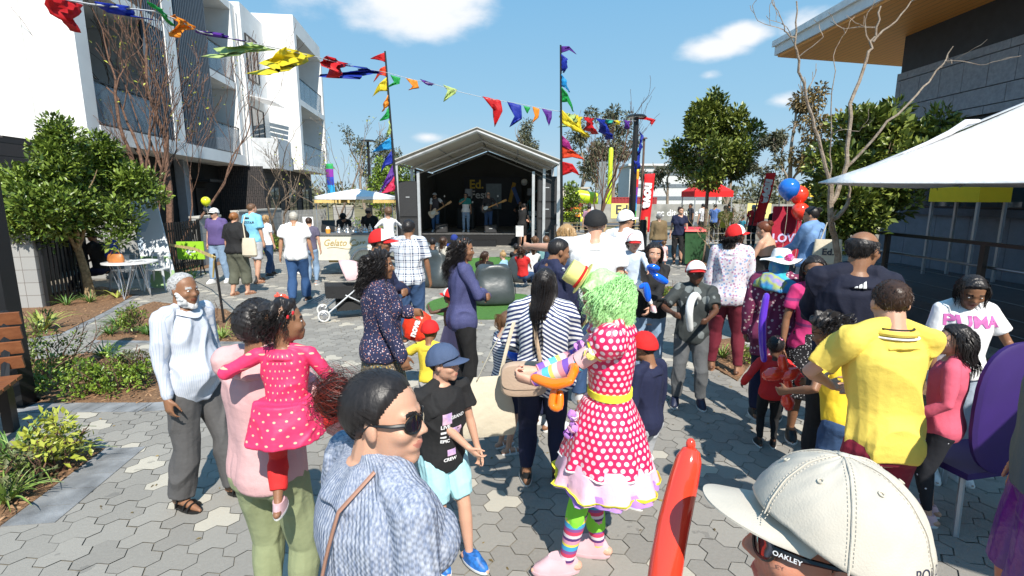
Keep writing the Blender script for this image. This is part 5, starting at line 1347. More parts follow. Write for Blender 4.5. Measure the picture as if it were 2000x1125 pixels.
# white market umbrella top right, and an added unseen one that casts shade on the right corner
def big_umbrella(label,tip,apex,grp='white square market umbrellas',strap=True):
 A = Vector(apex); Tn = Vector(tip); c = Vector((A.x,A.y,Tn.z)); v = Tn - c; v.z = 0; pv = Vector((-v.y,v.x,0))
 cs = [v,pv,-v,-pv]
 r = thing('market_umbrella',label,'umbrella',(A.x,A.y,0),0,grp); mb = MB(); n = 10; V = []; F = []
 for k in range(4):
  a,b = cs[k],cs[(k + 1) % 4]; o = len(V)
  for i in range(n + 1):
   t = i / n
   for j in range(n + 1):
    s = j / n; p = (a.lerp(b,s)) * t; sag = -.10 * math.sin(s * math.pi) * t * (1 - .3 * t)
    z = Tn.z + (A.z - Tn.z) * (1 - t) - .12 * math.sin(t * math.pi) * (0.8)
    V.append((p.x * (1 - .04 * math.sin(s * math.pi) * t),p.y * (1 - .04 * math.sin(s * math.pi) * t),z + sag * .6))
  for i in range(n):
   for j in range(n): q = o + i * (n + 1) + j; F.append((q,q + 1,q + n + 2,q + n + 1))
 mb.add(V,F); co = mb.build('canopy',cloth('umbrella_white',(.80,.80,.79)),r,True,50); sm = co.modifiers.new('s','SOLIDIFY'); sm.thickness = .012
 if strap:
  # rolled tie strap lying on the ridge
  P = []
  for t,hgt in ((.70,.0),(.62,.01),(.55,.03),(.50,.07),(.46,.03)):
   p = v * t; P.append((p.x,p.y,Tn.z + (A.z - Tn.z) * (1 - t) - .12 * math.sin(t * math.pi) * .8 + hgt + .02))
  mb = MB(); mb.tube(P,[.015,.022,.03,.035,.02],8,round_ends=True); mb.build('vent_strap',cloth('strap_white',(.75,.73,.76)),r)
 mb = MB(); mb.tube([(0,0,0),(0,0,A.z)],.035,10); mb.build('pole',alu,r)
 mb = MB()
 for q in cs: mb.tube([(0,0,A.z - .06),(q.x * .97,q.y * .97,Tn.z - .01)],.012,5)
 mb.build('ribs',alu,r); mb = MB(); mb.box(-.4,.4,-.4,.4,0,.10); mb.build('base',mat('concrete_base',(.3,.3,.3),.8),r,False)
big_umbrella('big white square umbrella with its corner pointing left in the upper right',(3.52,6.0,2.16),(6.15,5.35,3.42))
big_umbrella('unseen white square umbrella added right of the camera to shade the right corner',(2.75,.55,2.45),(4.9,.9,3.2),strap=False)
# ================================================================ people
def _sd_ell(P,c,r):
 q = (P - np.array(c)) / np.array(r); k0 = np.linalg.norm(q,axis=-1); k1 = np.linalg.norm(q / np.array(r),axis=-1)
 return k0 * (k0 - 1) / np.maximum(k1,1e-9)
def _sd_cap(P,a,b,ra,rb=None):
 a = np.array(a,float); b = np.array(b,float); rb = ra if rb is None else rb
 pa = P - a; ba = b - a; h = np.clip((pa @ ba) / (ba @ ba),0,1)
 return np.linalg.norm(pa - h[...,None] * ba,axis=-1) - (ra + (rb - ra) * h)
def _smin(a,b,k):
 h = np.clip(.5 + .5 * (b - a) / k,0,1); return b + (a - b) * h - k * h * (1 - h)
def _smax(a,b,k): return -_smin(-a,-b,k)
def head_sdf(P,smile=0.0,fem=0.0,kid=0.0,beardless=True):
 d = _sd_ell(P,(0,-1.2,2.9),(7.4,9.3,8.3))
 d = _smin(d,_sd_ell(P,(0,2.0,-2.6),(6.2 + kid * .5,6.6,7.4)),2.0)
 d = _smin(d,_sd_ell(P,(0,1.6,-6.6 + kid),(5.4 - .5 * fem,5.6,4.2)),1.6)
 d = _smin(d,_sd_cap(P,(-.8,6.3,-9.6 + kid),(.8,6.3,-9.6 + kid),1.75),1.8)
 for s in (-1,1):
  d = _smin(d,_sd_ell(P,(s * 4.0,5.7,-2.6),(2.4,2.3,2.1)),1.6)
  d = _smin(d,_sd_cap(P,(s * 1.2,8.0,1.7),(s * 4.4,6.8,1.7),.8),1.3)
  d = _smax(d,-_sd_ell(P,(s * 3.1,9.6,.1),(2.0,2.0,1.25)),.9)
  d = _smin(d,_sd_ell(P,(s * 3.1,6.9,0),(1.45,1.3,1.05)),.25)
 d = _smin(d,_sd_cap(P,(0,7.7,1.2),(0,9.9 - kid * .8,-3.0),.55,.95),.9)
 for s in (-1,1): d = _smin(d,_sd_ell(P,(s * 1.15,8.7 - kid * .5,-3.4),(.9,1.1,.75)),.6)
 lz = -6.1
 d = _smin(d,_sd_ell(P,(0,7.2,lz - .3),(3.4,1.6,1.9)),1.0)
 d = _smin(d,_sd_cap(P,(-1.9 - smile * .6,7.9,lz + smile * .5),(0,8.7,lz + .15),.36,.55),.35)
 d = _smin(d,_sd_cap(P,(1.9 + smile * .6,7.9,lz + smile * .5),(0,8.7,lz + .15),.36,.55),.35)
 d = _smin(d,_sd_cap(P,(-1.6,7.8,lz - 1.0),(1.6,7.8,lz - 1.0),.55),.4)
 d = _smax(d,-_sd_cap(P,(-2.2 - smile * .7,8.6,lz - .45 + smile * .5),(0,9.4,lz - .45),.22,.30),.25)
 d = _smax(d,-_sd_cap(P,(2.2 + smile * .7,8.6,lz - .45 + smile * .5),(0,9.4,lz - .45),.22,.30),.25)
 return d
HN,HM = 96,72
_az = np.arange(HN) / HN * 2 * math.pi
_el = -math.pi / 2 + math.pi * (np.arange(HM + 1)) / HM
_el[0] += .01; _el[-1] -= .01
_AZ,_EL = np.meshgrid(_az,_el)
HDIR = np.stack([np.sin(_AZ) * np.cos(_EL),np.cos(_AZ) * np.cos(_EL),np.sin(_EL)],-1)   # az 0 = face (+y)
_HC = {}
def head_radius(smile=0.0,fem=0.0,kid=0.0):
 key = (smile,fem,kid)
 if key not in _HC:
  r = np.full(HDIR.shape[:2],15.0); done = np.zeros_like(r,bool)
  for _ in range(90):
   d = head_sdf(HDIR * r[...,None],smile,fem,kid)
   r = r - np.maximum(d,.0) * .7
  _HC[key] = r
 return _HC[key]
def star_mesh(mb,Rg,M,sc,mi=0):
 P = HDIR * Rg[...,None] * sc
 V = P.reshape(-1,3) @ np.array(M)[:3,:3].T + np.array(M)[:3,3]
 F = []
 for k in range(HM):
  a = k * HN
  for i in range(HN):
   j = (i + 1) % HN
   F.append((a + i,a + HN + i,a + HN + j,a + j))
 F.append(tuple(range(HN))); F.append(tuple(range((HM + 1) * HN - 1,HM * HN - 1,-1)))
 mb.add(V,F,mi)
def az_from_front(): return np.abs(((_AZ + math.pi) % (2 * math.pi)) - math.pi)
def hair_mask(front=46,temple=30,side=2,nape=-50,soft=8):
 a = np.degrees(az_from_front()); e = np.degrees(_EL)
 line = np.interp(a,[0,35,62,76,84,100,115,145,180],[front,front - 4,temple,temple - 14,side - 14,side + 4,-14,nape,nape])
 return np.clip((e - line) / soft,0,1)
class Pose: pass
def ik(a,b,l1,l2,pole):
 a = Vector(a); b = Vector(b); d = b - a; L = d.length
 mx = (l1 + l2) * .995
 if L > mx: b = a + d * (mx / L); d = b - a; L = mx
 x = (l1 * l1 - l2 * l2 + L * L) / (2 * L); h = math.sqrt(max(l1 * l1 - x * x,0))
 u = d / L; p = Vector(pole); p = p - u * p.dot(u)
 p = p.normalized() if p.length > 1e-6 else Vector((0,-1,0))
 return a + u * x + p * h,b
SKIN = {}
def skin(kind):
 tones = {'pale': (.62,.37,.27),'fair': (.55,.32,.22),'tan': (.42,.23,.14),'red': (.50,.22,.14),'brown': (.25,.125,.068),'dark': (.11,.052,.030),'olive': (.46,.27,.17)}
 if kind in SKIN: return SKIN[kind]
 c = tones[kind]
 m,h = newmat('skin_' + kind,.48)
 x,y,z,src = h.coords('obj')
 n1 = h.noise(src,14,4); 
 h.L(h.mixc(n1,tuple(k * .86 for k in c),(min(1,c[0] * 1.12),c[1] * 1.06,c[2] * 1.04)),h.b.inputs['Base Color'])
 h.b.inputs['Subsurface Weight'].default_value = .12; h.b.inputs['Subsurface Scale'].default_value = .012; h.b.inputs['Subsurface Radius'].default_value = (1,.35,.2)
 h.b.inputs['Specular IOR Level'].default_value = .4
 h.bump(h.noise(src,180,3),.12,.004)
 lip = mat('lips_' + kind,(c[0] * .78,c[1] * .5,c[2] * .55),.4,var=.05)
 SKIN[kind] = (m,lip); return SKIN[kind]
def hairmat(name,col,hi=None):
 if name in MATS: return MATS[name]
 m,h = newmat(name,.42)
 x,y,z,src = h.coords('obj')
 mp = h.node('ShaderNodeMapping'); mp.inputs['Scale'].default_value = (1,1,.25); h.L(src,mp.inputs[0])
 n1 = h.noise(mp.outputs[0],110,3)
 h.L(h.mixc(n1,tuple(k * .55 for k in col),hi or tuple(min(1,k * 1.5) for k in col)),h.b.inputs['Base Color'])
 h.b.inputs['Specular IOR Level'].default_value = .35
 h.bump(n1,.35,.004)
 return m
HB = hairmat('hair_black',(.012,.010,.010),(.030,.026,.026)); HD = hairmat('hair_dark_brown',(.03,.016,.010),(.07,.036,.022))
HBR = hairmat('hair_brown',(.10,.05,.025),(.2,.11,.06)); HBL = hairmat('hair_blond',(.33,.19,.08),(.55,.36,.17))
HW = hairmat('hair_white',(.62,.62,.62),(.85,.85,.84)); HG = hairmat('hair_grey',(.22,.22,.22),(.42,.42,.42)); HR = hairmat('hair_red_tint',(.05,.010,.008),(.26,.035,.020))
HGREEN = hairmat('wig_green',(.34,.86,.24),(.62,.98,.48))
EYEW = mat('eye_white',(.75,.73,.70),.25,var=0); EYEI = mat('eye_iris',(.02,.012,.008),.15,var=0)
LENS = mat('dark_lens',(.012,.01,.014),.08,var=0,spec=.8,coat=.6); FRAME = mat('glasses_frame',(.012,.012,.012),.25,var=0)
SOLE = mat('white_rubber',(.7,.7,.68),.6)
WRISTS = {}
def strands(mb,roots,n,path,r0=.0022,taper=.3,seg=7,mi=0,rs=None):
 """n thin three-sided locks; path(root, t, rng) -> point"""
 rs = rs or np.random.RandomState(1)
 for i in range(n):
  rt = roots[rs.randint(len(roots))]
  prm = rs.rand(8)
  pts = [path(rt,t,prm) for t in np.linspace(0,1,seg)]
  w = r0 * (.7 + .6 * prm[7])
  mb.tube(pts,[w * (1 - (1 - taper) * k / (seg - 1)) for k in range(seg)],n=3,mi=mi)
def person(loc,yaw,H,label,group=None,sk='brown',fem=0,kid=0.0,fat=1.0,lean=0,side=0,hipz=None,hipoff=(0,0),twist=0,
           head=(0,0,0),hands=None,feet=None,hair=None,top=None,bottom=None,shoe=None,cap=None,eyes=True,smile=0,glasses=None,
           hand_pose=None,poles=None,knee=None,cat='person',extra=None,voxel=None,handdir=None,curl=.5,neckf=0.0,nz=.57,beard=None,smooth=2):
 """local space: x right, y forward, z up; H in metres. hands/feet in units of H."""
 root = thing('person',label,cat,(loc[0],loc[1],loc[2] if len(loc) > 2 else 0),R(yaw),group)
 dist = max(.4,math.hypot(root.location.x,root.location.y))
 vx = voxel or min(.02,max(.0042,dist * .0020))
 S = H / 1.75
 hh = H / (7.5 - 2.2 * kid); hs = hh / 23.0      # metres per head unit (cm of the model head)
 zn = H - hh * 1.10                                # neck base
 zs = zn - .028 * H
 sw = H * (.104 - .008 * fem) * (1 - .03 * kid) * (1 + (fat - 1) * .3)
 zh = H * (.515 - .045 * kid) if hipz is None else hipz
 zh0 = H * (.515 - .045 * kid)
 hw = .050 * H
 hip = Vector((hipoff[0],hipoff[1],zh))
 Rl = Matrix.Rotation(-R(lean),3,'X') @ Matrix.Rotation(R(side),3,'Y')
 Rt = Matrix.Rotation(R(twist),3,'Z')
 def T(x,y,z):                                   # upright torso coords -> leaned; z measured on the standing figure
  k = max(0,min(1,(z - zh0) / (zn - zh0)))
  p = Vector((x,y,z - zh0))
  p = Matrix.Rotation(R(twist) * k,3,'Z') @ p
  return hip + Rl @ p
 kf = lambda: None
 F_ = fat * S * (1 - .06 * kid); FA = (1 + (fat - 1) * .45) * S * (1 - .08 * kid)
 arm1,arm2 = .163 * H,.143 * H
 leg1 = (zh0 - .045 * H) * .50; leg2 = (zh0 - .045 * H) * .50
 sh = {s: T(s * sw,-.006 * S,zs) for s in (-1,1)}
 hj = {s: hip + Rl @ Vector((s * hw,0,-.01)) for s in (-1,1)}
 if hands == 'fold':
  hands = {1: (-.005,.125,.675),-1: (.005,.145,.655)}; handdir = {1: ((-1,0,.1),(0,-1,0)),-1: ((1,0,.1),(0,-1,0))}; poles = {1: (1,.1,-1),-1: (-1,.1,-1)}
 hands = hands or {}
 feet = feet or {}
 defaults = {-1: (-.145,.02,.47 - .01 * kid),1: (.145,.02,.47 - .01 * kid)}
 wr,el_,an,kn = {},{},{},{}
 for s in (-1,1):
  h_ = hands.get(s,defaults[s]); tgt = Vector(h_) * H
  pl = (poles or {}).get(s,(s * .6,-1.0,-.25))
  el_[s],wr[s] = ik(sh[s],tgt,arm1,arm2,pl)
  f_ = feet.get(s,(s * .055,0,0)); tgt = Vector((f_[0] * H,f_[1] * H,f_[2] * H + .045 * H))
  kn[s],an[s] = ik(hj[s],tgt,leg1,leg2,(knee or {}).get(s,(s * .12,1,.1)))
 # head frame: neck pivot follows the torso
 npos = T(0,-.008 * H,zn)
 hm = Matrix.Rotation(R(head[0]),3,'Z') @ Matrix.Rotation(R(head[1]),3,'X') @ Matrix.Rotation(R(head[2]),3,'Y')
 hb = (Rl.to_3x3() if abs(lean) < 40 else Matrix.Identity(3))
 HMx = (Matrix.Rotation(R(lean) * .6,3,'X') @ hb @ Matrix.Rotation(R(twist),3,'Z')) @ hm
 hc = npos + HMx @ Vector((0,.020 * H + neckf * H,hh * nz))
 HM4 = HMx.to_4x4(); HM4.translation = hc
 smR = head_radius(smile,fem,kid)
 skm,lipm = skin(sk)
 bodyM = MB()
 star_mesh(bodyM,smR,HM4,hs)
 # ears
 for s in (-1,1):
  e0 = HM4 @ Vector((s * 7.4 * hs,-.6 * hs,-.4 * hs))
  Me = HMx @ Matrix.Rotation(s * R(-22),3,'Z') @ Matrix.Rotation(R(12),3,'X')
  bodyM.ell(e0,(1.0 * hs,1.75 * hs,3.1 * hs),12,8,M=Me)
 # neck
 nr = .034 * H * (1 - .1 * fem) * (fat * .5 + .5) * (1 + .05 * kid)
 bodyM.tube([T(0,-.012 * H,zs - .02 * H),npos,HM4 @ Vector((0,-2.2 * hs,-6.0 * hs)),HM4 @ Vector((0,-1.5 * hs,-1 * hs))],[nr * 1.25,nr * 1.02,nr * .98,nr * .9],12)
 # torso
 def torso(mb,inf,z0f,z1f,flare=0.0,n=20,boob=True,belly=0.0,top=True,nks=1.0):
  prof = [(.46,.105,.085,0),(.50,.150 + .010 * fem,.112,-.008),(.535,.160 + .014 * fem,.118,-.012),(.58,.150 - .004 * fem,.108,-.002),(.62,.140 - .020 * fem,.100,.004),
    (.68,.148 - .016 * fem,.106,.006),(.735,.160 - .012 * fem,.114,.006),(.775,.160 - .012 * fem,.108,0),(.81,.140,.088,-.006),(.835,.095,.068,-.010),(.85,.060,.055,-.012)]
  zz = [zh0 + (p[0] - .515) / (.846 - .515) * (zn - zh0) for p in prof]
  def P_(z,idx): return float(np.interp(z,zz,[p[idx] for p in prof]))
  za = zh0 + (z0f - .515) / (.846 - .515) * (zn - zh0) if z0f > .46 else z0f * H
  zb = zh0 + (z1f - .515) / (.846 - .515) * (zn - zh0)
  rings = []
  N = max(4,int((zb - za) / (.045 * S)))
  a = np.arange(n) / n * 2 * math.pi
  for k in range(N + 1):
   z = za + (zb - za) * k / N
   w = P_(z,1) * F_; d_ = P_(z,2) * F_; yo = P_(z,3) * S
   if belly: 
    bb = belly * math.exp(-((z / H - .60) / .07) ** 2); d_ += bb; yo += bb * .8; w += bb * .4
   if flare and z < zh0 + .12 * H:
    fl = flare * max(0,(zh0 + .12 * H - z)) 
    w += fl; d_ += fl
   w += inf * (1 if z / H < .8 else .6); d_ += inf * (1.15 if z / H < .8 else .6)
   se = .86                      # slightly squared section
   cx = np.sign(np.cos(a)) * np.abs(np.cos(a)) ** se * w; cy = np.sign(np.sin(a)) * np.abs(np.sin(a)) ** se * d_
   rings.append(np.array([tuple(T(x,y + yo,z)) for x,y in zip(cx,cy)]))
  mb.loft(rings)
  if fem and boob and not kid:
   zb_ = zh0 + (.725 - .515) / (.846 - .515) * (zn - zh0)
   for s in (-1,1): mb.ell(T(s * .072 * F_,.078 * F_,zb_),((.066 + inf) * F_,(.062 + inf) * F_,(.062 + inf) * F_))
  if top:
   nk = .062 * S * (.5 + .5 * fat) + inf * .6 + .003; nk *= nks
   mb.tube([T(0,-.012 * S,zs - .03 * S),T(0,-.010 * S,zs + .012 * S),T(0,-.010 * S,min(zb,zn) + .010 * S)],[nk * 1.65,nk * 1.42,nk],14)
   for s in (-1,1):   # trapezius and deltoid
    mb.tube([T(0,-.012 * S,zn + .012 * H),T(s * sw * .5,-.010 * S,zs + .022 * H),T(s * sw * .95,-.006 * S,zs + .002 * H)],
      [(.038 * FA + inf * .5),(.038 * FA + inf * .6),(.042 * FA + inf * .8)],10,round_ends=True)
 torso(bodyM,0,.465,.85,belly=max(0,fat - 1.15) * .12)
 def arm(mb,s,inf,upto,rs=1.0):
  ex = lambda k: inf
  pr = [(sh[s],.052),(sh[s].lerp(el_[s],.35),.047),(sh[s].lerp(el_[s],.75),.041),(el_[s],.038)]
  pr2 = [(el_[s].lerp(wr[s],.25),.040),(el_[s].lerp(wr[s],.6),.034),(wr[s],.026)]
  f = FA * (1 - .1 * fem) * rs * .95
  if upto <= 1:
   e = sh[s].lerp(el_[s],upto)
   P = [sh[s],sh[s].lerp(el_[s],upto * .5),e]; rr = [.050 * f + inf * .8,.047 * f + inf * 1.1,.044 * f + inf * 1.5]
   mb.tube(P,rr,12,round_ends=False); mb.ell(sh[s],(rr[0],) * 3)
  else:
   t = upto - 1
   P = [p for p,r in pr]; rr = [r * f + inf for p,r in pr]
   for q in (.25,.6,1.0):
    if q <= t + 1e-6: P.append(el_[s].lerp(wr[s],q)); rr.append(float(np.interp(q,[0,.25,.6,1],[.038,.040,.034,.026])) * f + inf)
   if t < .99 and t not in (.25,.6): P.append(el_[s].lerp(wr[s],t)); rr.append(rr[-1])
   mb.tube(P,rr,12,round_ends=True)
 for s in (-1,1): arm(bodyM,s,0,2)
 def leg(mb,s,inf,upto,flare=0.0,straight=0.0):
  f = F_
  ks = [(0,.084),(.3,.080),(.65,.066),(1.0,.054),(1.28,.055),(1.6,.045),(1.88,.034),(2.0,.033)]
  P,rr = [],[]
  for q,r in ks + ([(upto,None)] if upto not in [k[0] for k in ks] else []):
   if q > upto + 1e-6: continue
   if r is None: r = float(np.interp(q,[k[0] for k in ks],[k[1] for k in ks]))
   p = hj[s].lerp(kn[s],q) if q <= 1 else kn[s].lerp(an[s],q - 1)
   if straight: r = max(r,.084 * (1 - straight) + r * straight) if q < .3 else r * (1 - straight) + straight * .066
   P.append(p); rr.append((q,r * f + inf + flare * max(0,q - .8)))
  z = sorted(zip([q for q,r in rr],range(len(rr))))
  P = [P[i] for _,i in z]; rr = [rr[i][1] for _,i in z]
  mb.tube(P,rr,14,round_ends=(upto >= 2 and inf == 0))
  mb.ell(hj[s] + Vector((0,-.01 * S,0)),(.088 * f + inf,.10 * f + inf,.095 * f + inf))
 for s in (-1,1):
  leg(bodyM,s,0,2.0)
  # foot
  fa = an[s]; yawf = (feet.get(s,()) or ())
  fd = Vector((s * .16,1,0)).normalized() if len(yawf) < 4 else Vector((math.sin(R(yawf[3])),math.cos(R(yawf[3])),0))
  if len(yawf) >= 5: fd = Vector((fd.x,fd.y,math.tan(R(yawf[4])))).normalized()
  WRISTS[(id(root),s)] = None
  ft = .145 * H * (1 + .02 * kid); hl = fa - Vector((0,0,.022 * H)) - fd * .035 * H
  bodyM.tube([hl,fa - Vector((0,0,.015 * H)) + fd * .02 * H,fa - Vector((0,0,.028 * H)) + fd * (ft * .5),fa - Vector((0,0,.034 * H)) + fd * (ft * .75)],[.017 * H,.020 * H,.015 * H,.009 * H] if shoe else [.019 * H,.024 * H,.019 * H,.011 * H],10,round_ends=True)
  feet[s] = tuple(feet.get(s,(s * .055,0,0))[:3]) + ('d',fd)
 # hands
 L = .100 * H * (1 - .02 * kid)
 for s in (-1,1):
  u = (wr[s] - el_[s]).normalized()
  hd = (handdir or {}).get(s)
  d = Vector(hd[0]).normalized() if hd else u
  nrm = Vector(hd[1]) if hd else Vector((-s,.2,0))      # palm normal
  nrm = (nrm - d * nrm.dot(d)); nrm = nrm.normalized() if nrm.length > .05 else Vector((0,0,1)).cross(d).normalized()
  b = d.cross(nrm).normalized() * s * -1                  # towards the thumb side
  if not hd: 
   if b.y < 0 and abs(b.y) > .3: b = -b
  w0 = wr[s]; pw = L * .22
  k_ = curl if not isinstance(curl,dict) else curl.get(s,.5)
  bodyM.tube([w0,w0 + d * L * .18,w0 + d * L * .48],[.024 * F_,pw * .85,pw * .98],12,squash=.55,up=tuple(nrm.cross(d).cross(d)) if False else None,round_ends=True) if False else None
  # palm as a flattened loft
  a = np.arange(12) / 12 * 2 * math.pi; rings = []
  for t,ww,th in ((-.06,.16,.15),(.05,.17,.14),(.25,.21,.125),(.45,.225,.115),(.55,.20,.09)):
   c_ = w0 + d * L * t
   rings.append(np.array([tuple(c_ + b * math.cos(q) * L * ww + nrm * math.sin(q) * L * th) for q in a]))
  bodyM.loft(rings)
  for i,(off,ln) in enumerate(((.165,.42),(.056,.47),(-.056,.44),(-.16,.34))):
   base = w0 + d * L * .48 + b * L * off
   c1 = k_ * (1 + .12 * i)
   spread = b * off * .5
   p = base; ang = c1 * .45; pts = [base - d * L * .08,base]
   for seg in (.44,.31,.25):
    dd = (d * math.cos(ang) + nrm * math.sin(ang) + spread).normalized()
    p = p + dd * L * ln * seg; pts.append(p); ang += c1 * .95
   bodyM.tube(pts,[L * .052,L * .050,L * .048,L * .043,L * .036],8,round_ends=True)
  tb = w0 + d * L * .12 + b * L * .15
  td = (d * .72 + b * .62 + nrm * (.25 + .5 * k_)).normalized(); td2 = (d * .95 + b * .12 + nrm * (.2 + .5 * k_)).normalized()
  bodyM.tube([tb,tb + td * L * .24,tb + td * L * .24 + td2 * L * .19,tb + td * L * .24 + td2 * L * .34],[L * .085,L * .062,L * .055,L * .045],8,round_ends=True)
 iM = np.array(HM4.inverted())
 def post_body(me,V,N):
  # lips and brows are regions of the one continuous skin
  P = (V @ iM[:3,:3].T + iM[:3,3]) / hs
  me.materials.clear(); me.materials.append(skm); me.materials.append(lipm); me.materials.append(browm)
  nf = len(me.polygons); cen = np.empty(nf * 3); me.polygons.foreach_get('center',cen); C_ = cen.reshape(-1,3)
  C_ = (C_ @ iM[:3,:3].T + iM[:3,3]) / hs
  idx = np.zeros(nf,int)
  lip = (np.abs(C_[:,0]) < 2.5 + smile * .5) & (np.abs(C_[:,2] + 6.45 - .22 * smile * np.abs(C_[:,0])) < 1.15 - .12 * C_[:,0] ** 2) & (C_[:,1] > 7.4)
  bz = 2.1 - .12 * (np.abs(C_[:,0]) - 3.2) ** 2
  brow = (np.abs(C_[:,0]) > 1.3) & (np.abs(C_[:,0]) < 5.0) & (np.abs(C_[:,2] - bz) < .5) & (C_[:,1] > 5)
  idx[lip] = 1; idx[brow] = 2
  me.polygons.foreach_set('material_index',idx.astype(np.int32))
  return None
 hcol = HB
 if hair: hcol = hair[1]
 if beard: hcol_b = beard[1]
 browm = HG if hcol is HW else (HD if hcol in (HBL,HBR,HR,HGREEN) else hcol)
 body = bodyM.build('body',[skm],root); defer(body,vx,smooth,post_body)
 if eyes and dist < 7:
  for s in (-1,1):
   e = MB(); c = HM4 @ Vector((s * 3.1 * hs,7.25 * hs,.0 * hs))
   e.ell(c,(1.28 * hs,1.0 * hs,.62 * hs),12,8,M=HMx)
   e.ell(HM4 @ Vector((s * 3.05 * hs,7.85 * hs,-.02 * hs)),(.52 * hs,.47 * hs,.50 * hs),10,6,1,M=HMx)
   e.build('eye',[EYEW,EYEI],root)
 if smile >= .8 and dist < 6:
  e = MB(); e.ell(HM4 @ Vector((0,7.75 * hs,-6.42 * hs)),(1.9 * hs,.75 * hs,.34 * hs),14,6,M=HMx); e.build('teeth',mat('teeth',(.75,.72,.66),.3),root)
 info = dict(fat=fat,root=root,T=T,sh=sh,el=el_,wr=wr,hip=hip,kn=kn,an=an,hc=hc,HM4=HM4,HMx=HMx,hs=hs,hh=hh,H=H,zn=zn,zs=zs,zh0=zh0,S=S,F=F_,sw=sw,body=body,npos=npos,vx=vx,dist=dist,L=L)
 seed = rnd.randint(0,9999)
 # ---------------- clothes
 def garment(name,fn,m,voxel=None,amp=.005,smooth_=3,k=26):
  mb = MB(); fn(mb)
  o = mb.build(name,m,root)
  def post(me,V,N):
   set_cyl(me,V,.15 * S)
   V2 = V + N * (folds(V / S,seed,amp * 1.35 * S,k) + wav(V / S,seed + 4,9,.003 * S))[:,None]
   return V2
  defer(o,voxel or max(vx,.006 * S),smooth_,post)
  return o
 if bottom:
  kind,bm_ = bottom[0],bottom[1]; kw = bottom[2] if len(bottom) > 2 else {}
  if kind in ('trousers','shorts','capri','leggings'):
   up = {'trousers': 1.93,'shorts': .88,'capri': 1.5,'leggings': 1.85}[kind]; up = kw.get('upto',up)
   inf = kw.get('loose',.006 if kind == 'leggings' else .015) * S
   def fn(mb):
    torso(mb,min(inf,.010 * S),.475,kw.get('rise',.58),boob=False,top=False)
    for s in (-1,1):
     leg(mb,s,inf,up,flare=kw.get('flare',.0 if kind == 'leggings' else .006) * S)
     mb.tube([hj[s],hj[s].lerp(kn[s],.25)],[.088 * F_ + inf,.083 * F_ + inf],14)
   info['bottom'] = garment('trousers' if kind in ('trousers','capri') else kind,fn,bm_,amp=kw.get('amp',.0065))
  elif kind == 'skirt':
   def fn(mb):
    n = 28; a = np.arange(n) / n * 2 * math.pi; rings = []
    z0,z1 = kw.get('z0',.30) * H,.60 * H
    for k in range(9):
     t = k / 8; z = z1 + (z0 - z1) * t
     w = (.135 + kw.get('flare',.10) * t) * F_; pl = 1 + .05 * t * np.sin(a * 11 + seed)
     rings.append(np.stack([hip.x + np.cos(a) * w * 1.1 * pl,hip.y + np.sin(a) * w * .92 * pl,np.full(n,z + hip.z - zh0)],1))
    mb.loft(rings[::-1])
   info['bottom'] = garment('skirt',fn,bm_,amp=.003)
 if top:
  kind,tm_ = top[0],top[1]; kw = top[2] if len(top) > 2 else {}
  inf = kw.get('loose',.014) * S
  sl = kw.get('sleeve',{'tee': .62,'long': 1.97,'tank': 0,'blouse': 1.6,'dress': .6}[kind])
  def fn(mb):
   torso(mb,inf,kw.get('hem',.515),kw.get('neck',.835),flare=kw.get('flare',.03),belly=max(0,fat - 1.15) * .12 + kw.get('belly',0),top=kind != 'tank',nks=kw.get('nks',.86) if kw.get('collar') else 1.0)
   if sl > 0:
    for s in (-1,1): arm(mb,s,inf * (.85 if sl > 1 else 1.0),sl)
  info['top'] = garment(kw.get('name','shirt'),fn,tm_,amp=kw.get('amp',.0065))
  if kw.get('collar'):
   cm = MB(); n = 24; a = np.arange(n) / n * 2 * math.pi; rr = nr * 1.32
   rings = []
   for (dz,f,) in ((-.020,1.34),(.008,1.06),(.010,1.16),(-.024,1.52)):
    pts = []
    for q in a:
     front = max(0,math.sin(q)) ** 3
     pts.append(tuple(T(math.cos(q) * rr * f,-.010 * S + math.sin(q) * rr * f * 1.05,zn + (dz + .004) * S - front * .045 * S)))
    rings.append(np.array(pts))
   cm.loft(rings,cap=False)
   c_ = cm.build('collar',kw['collar'],root)
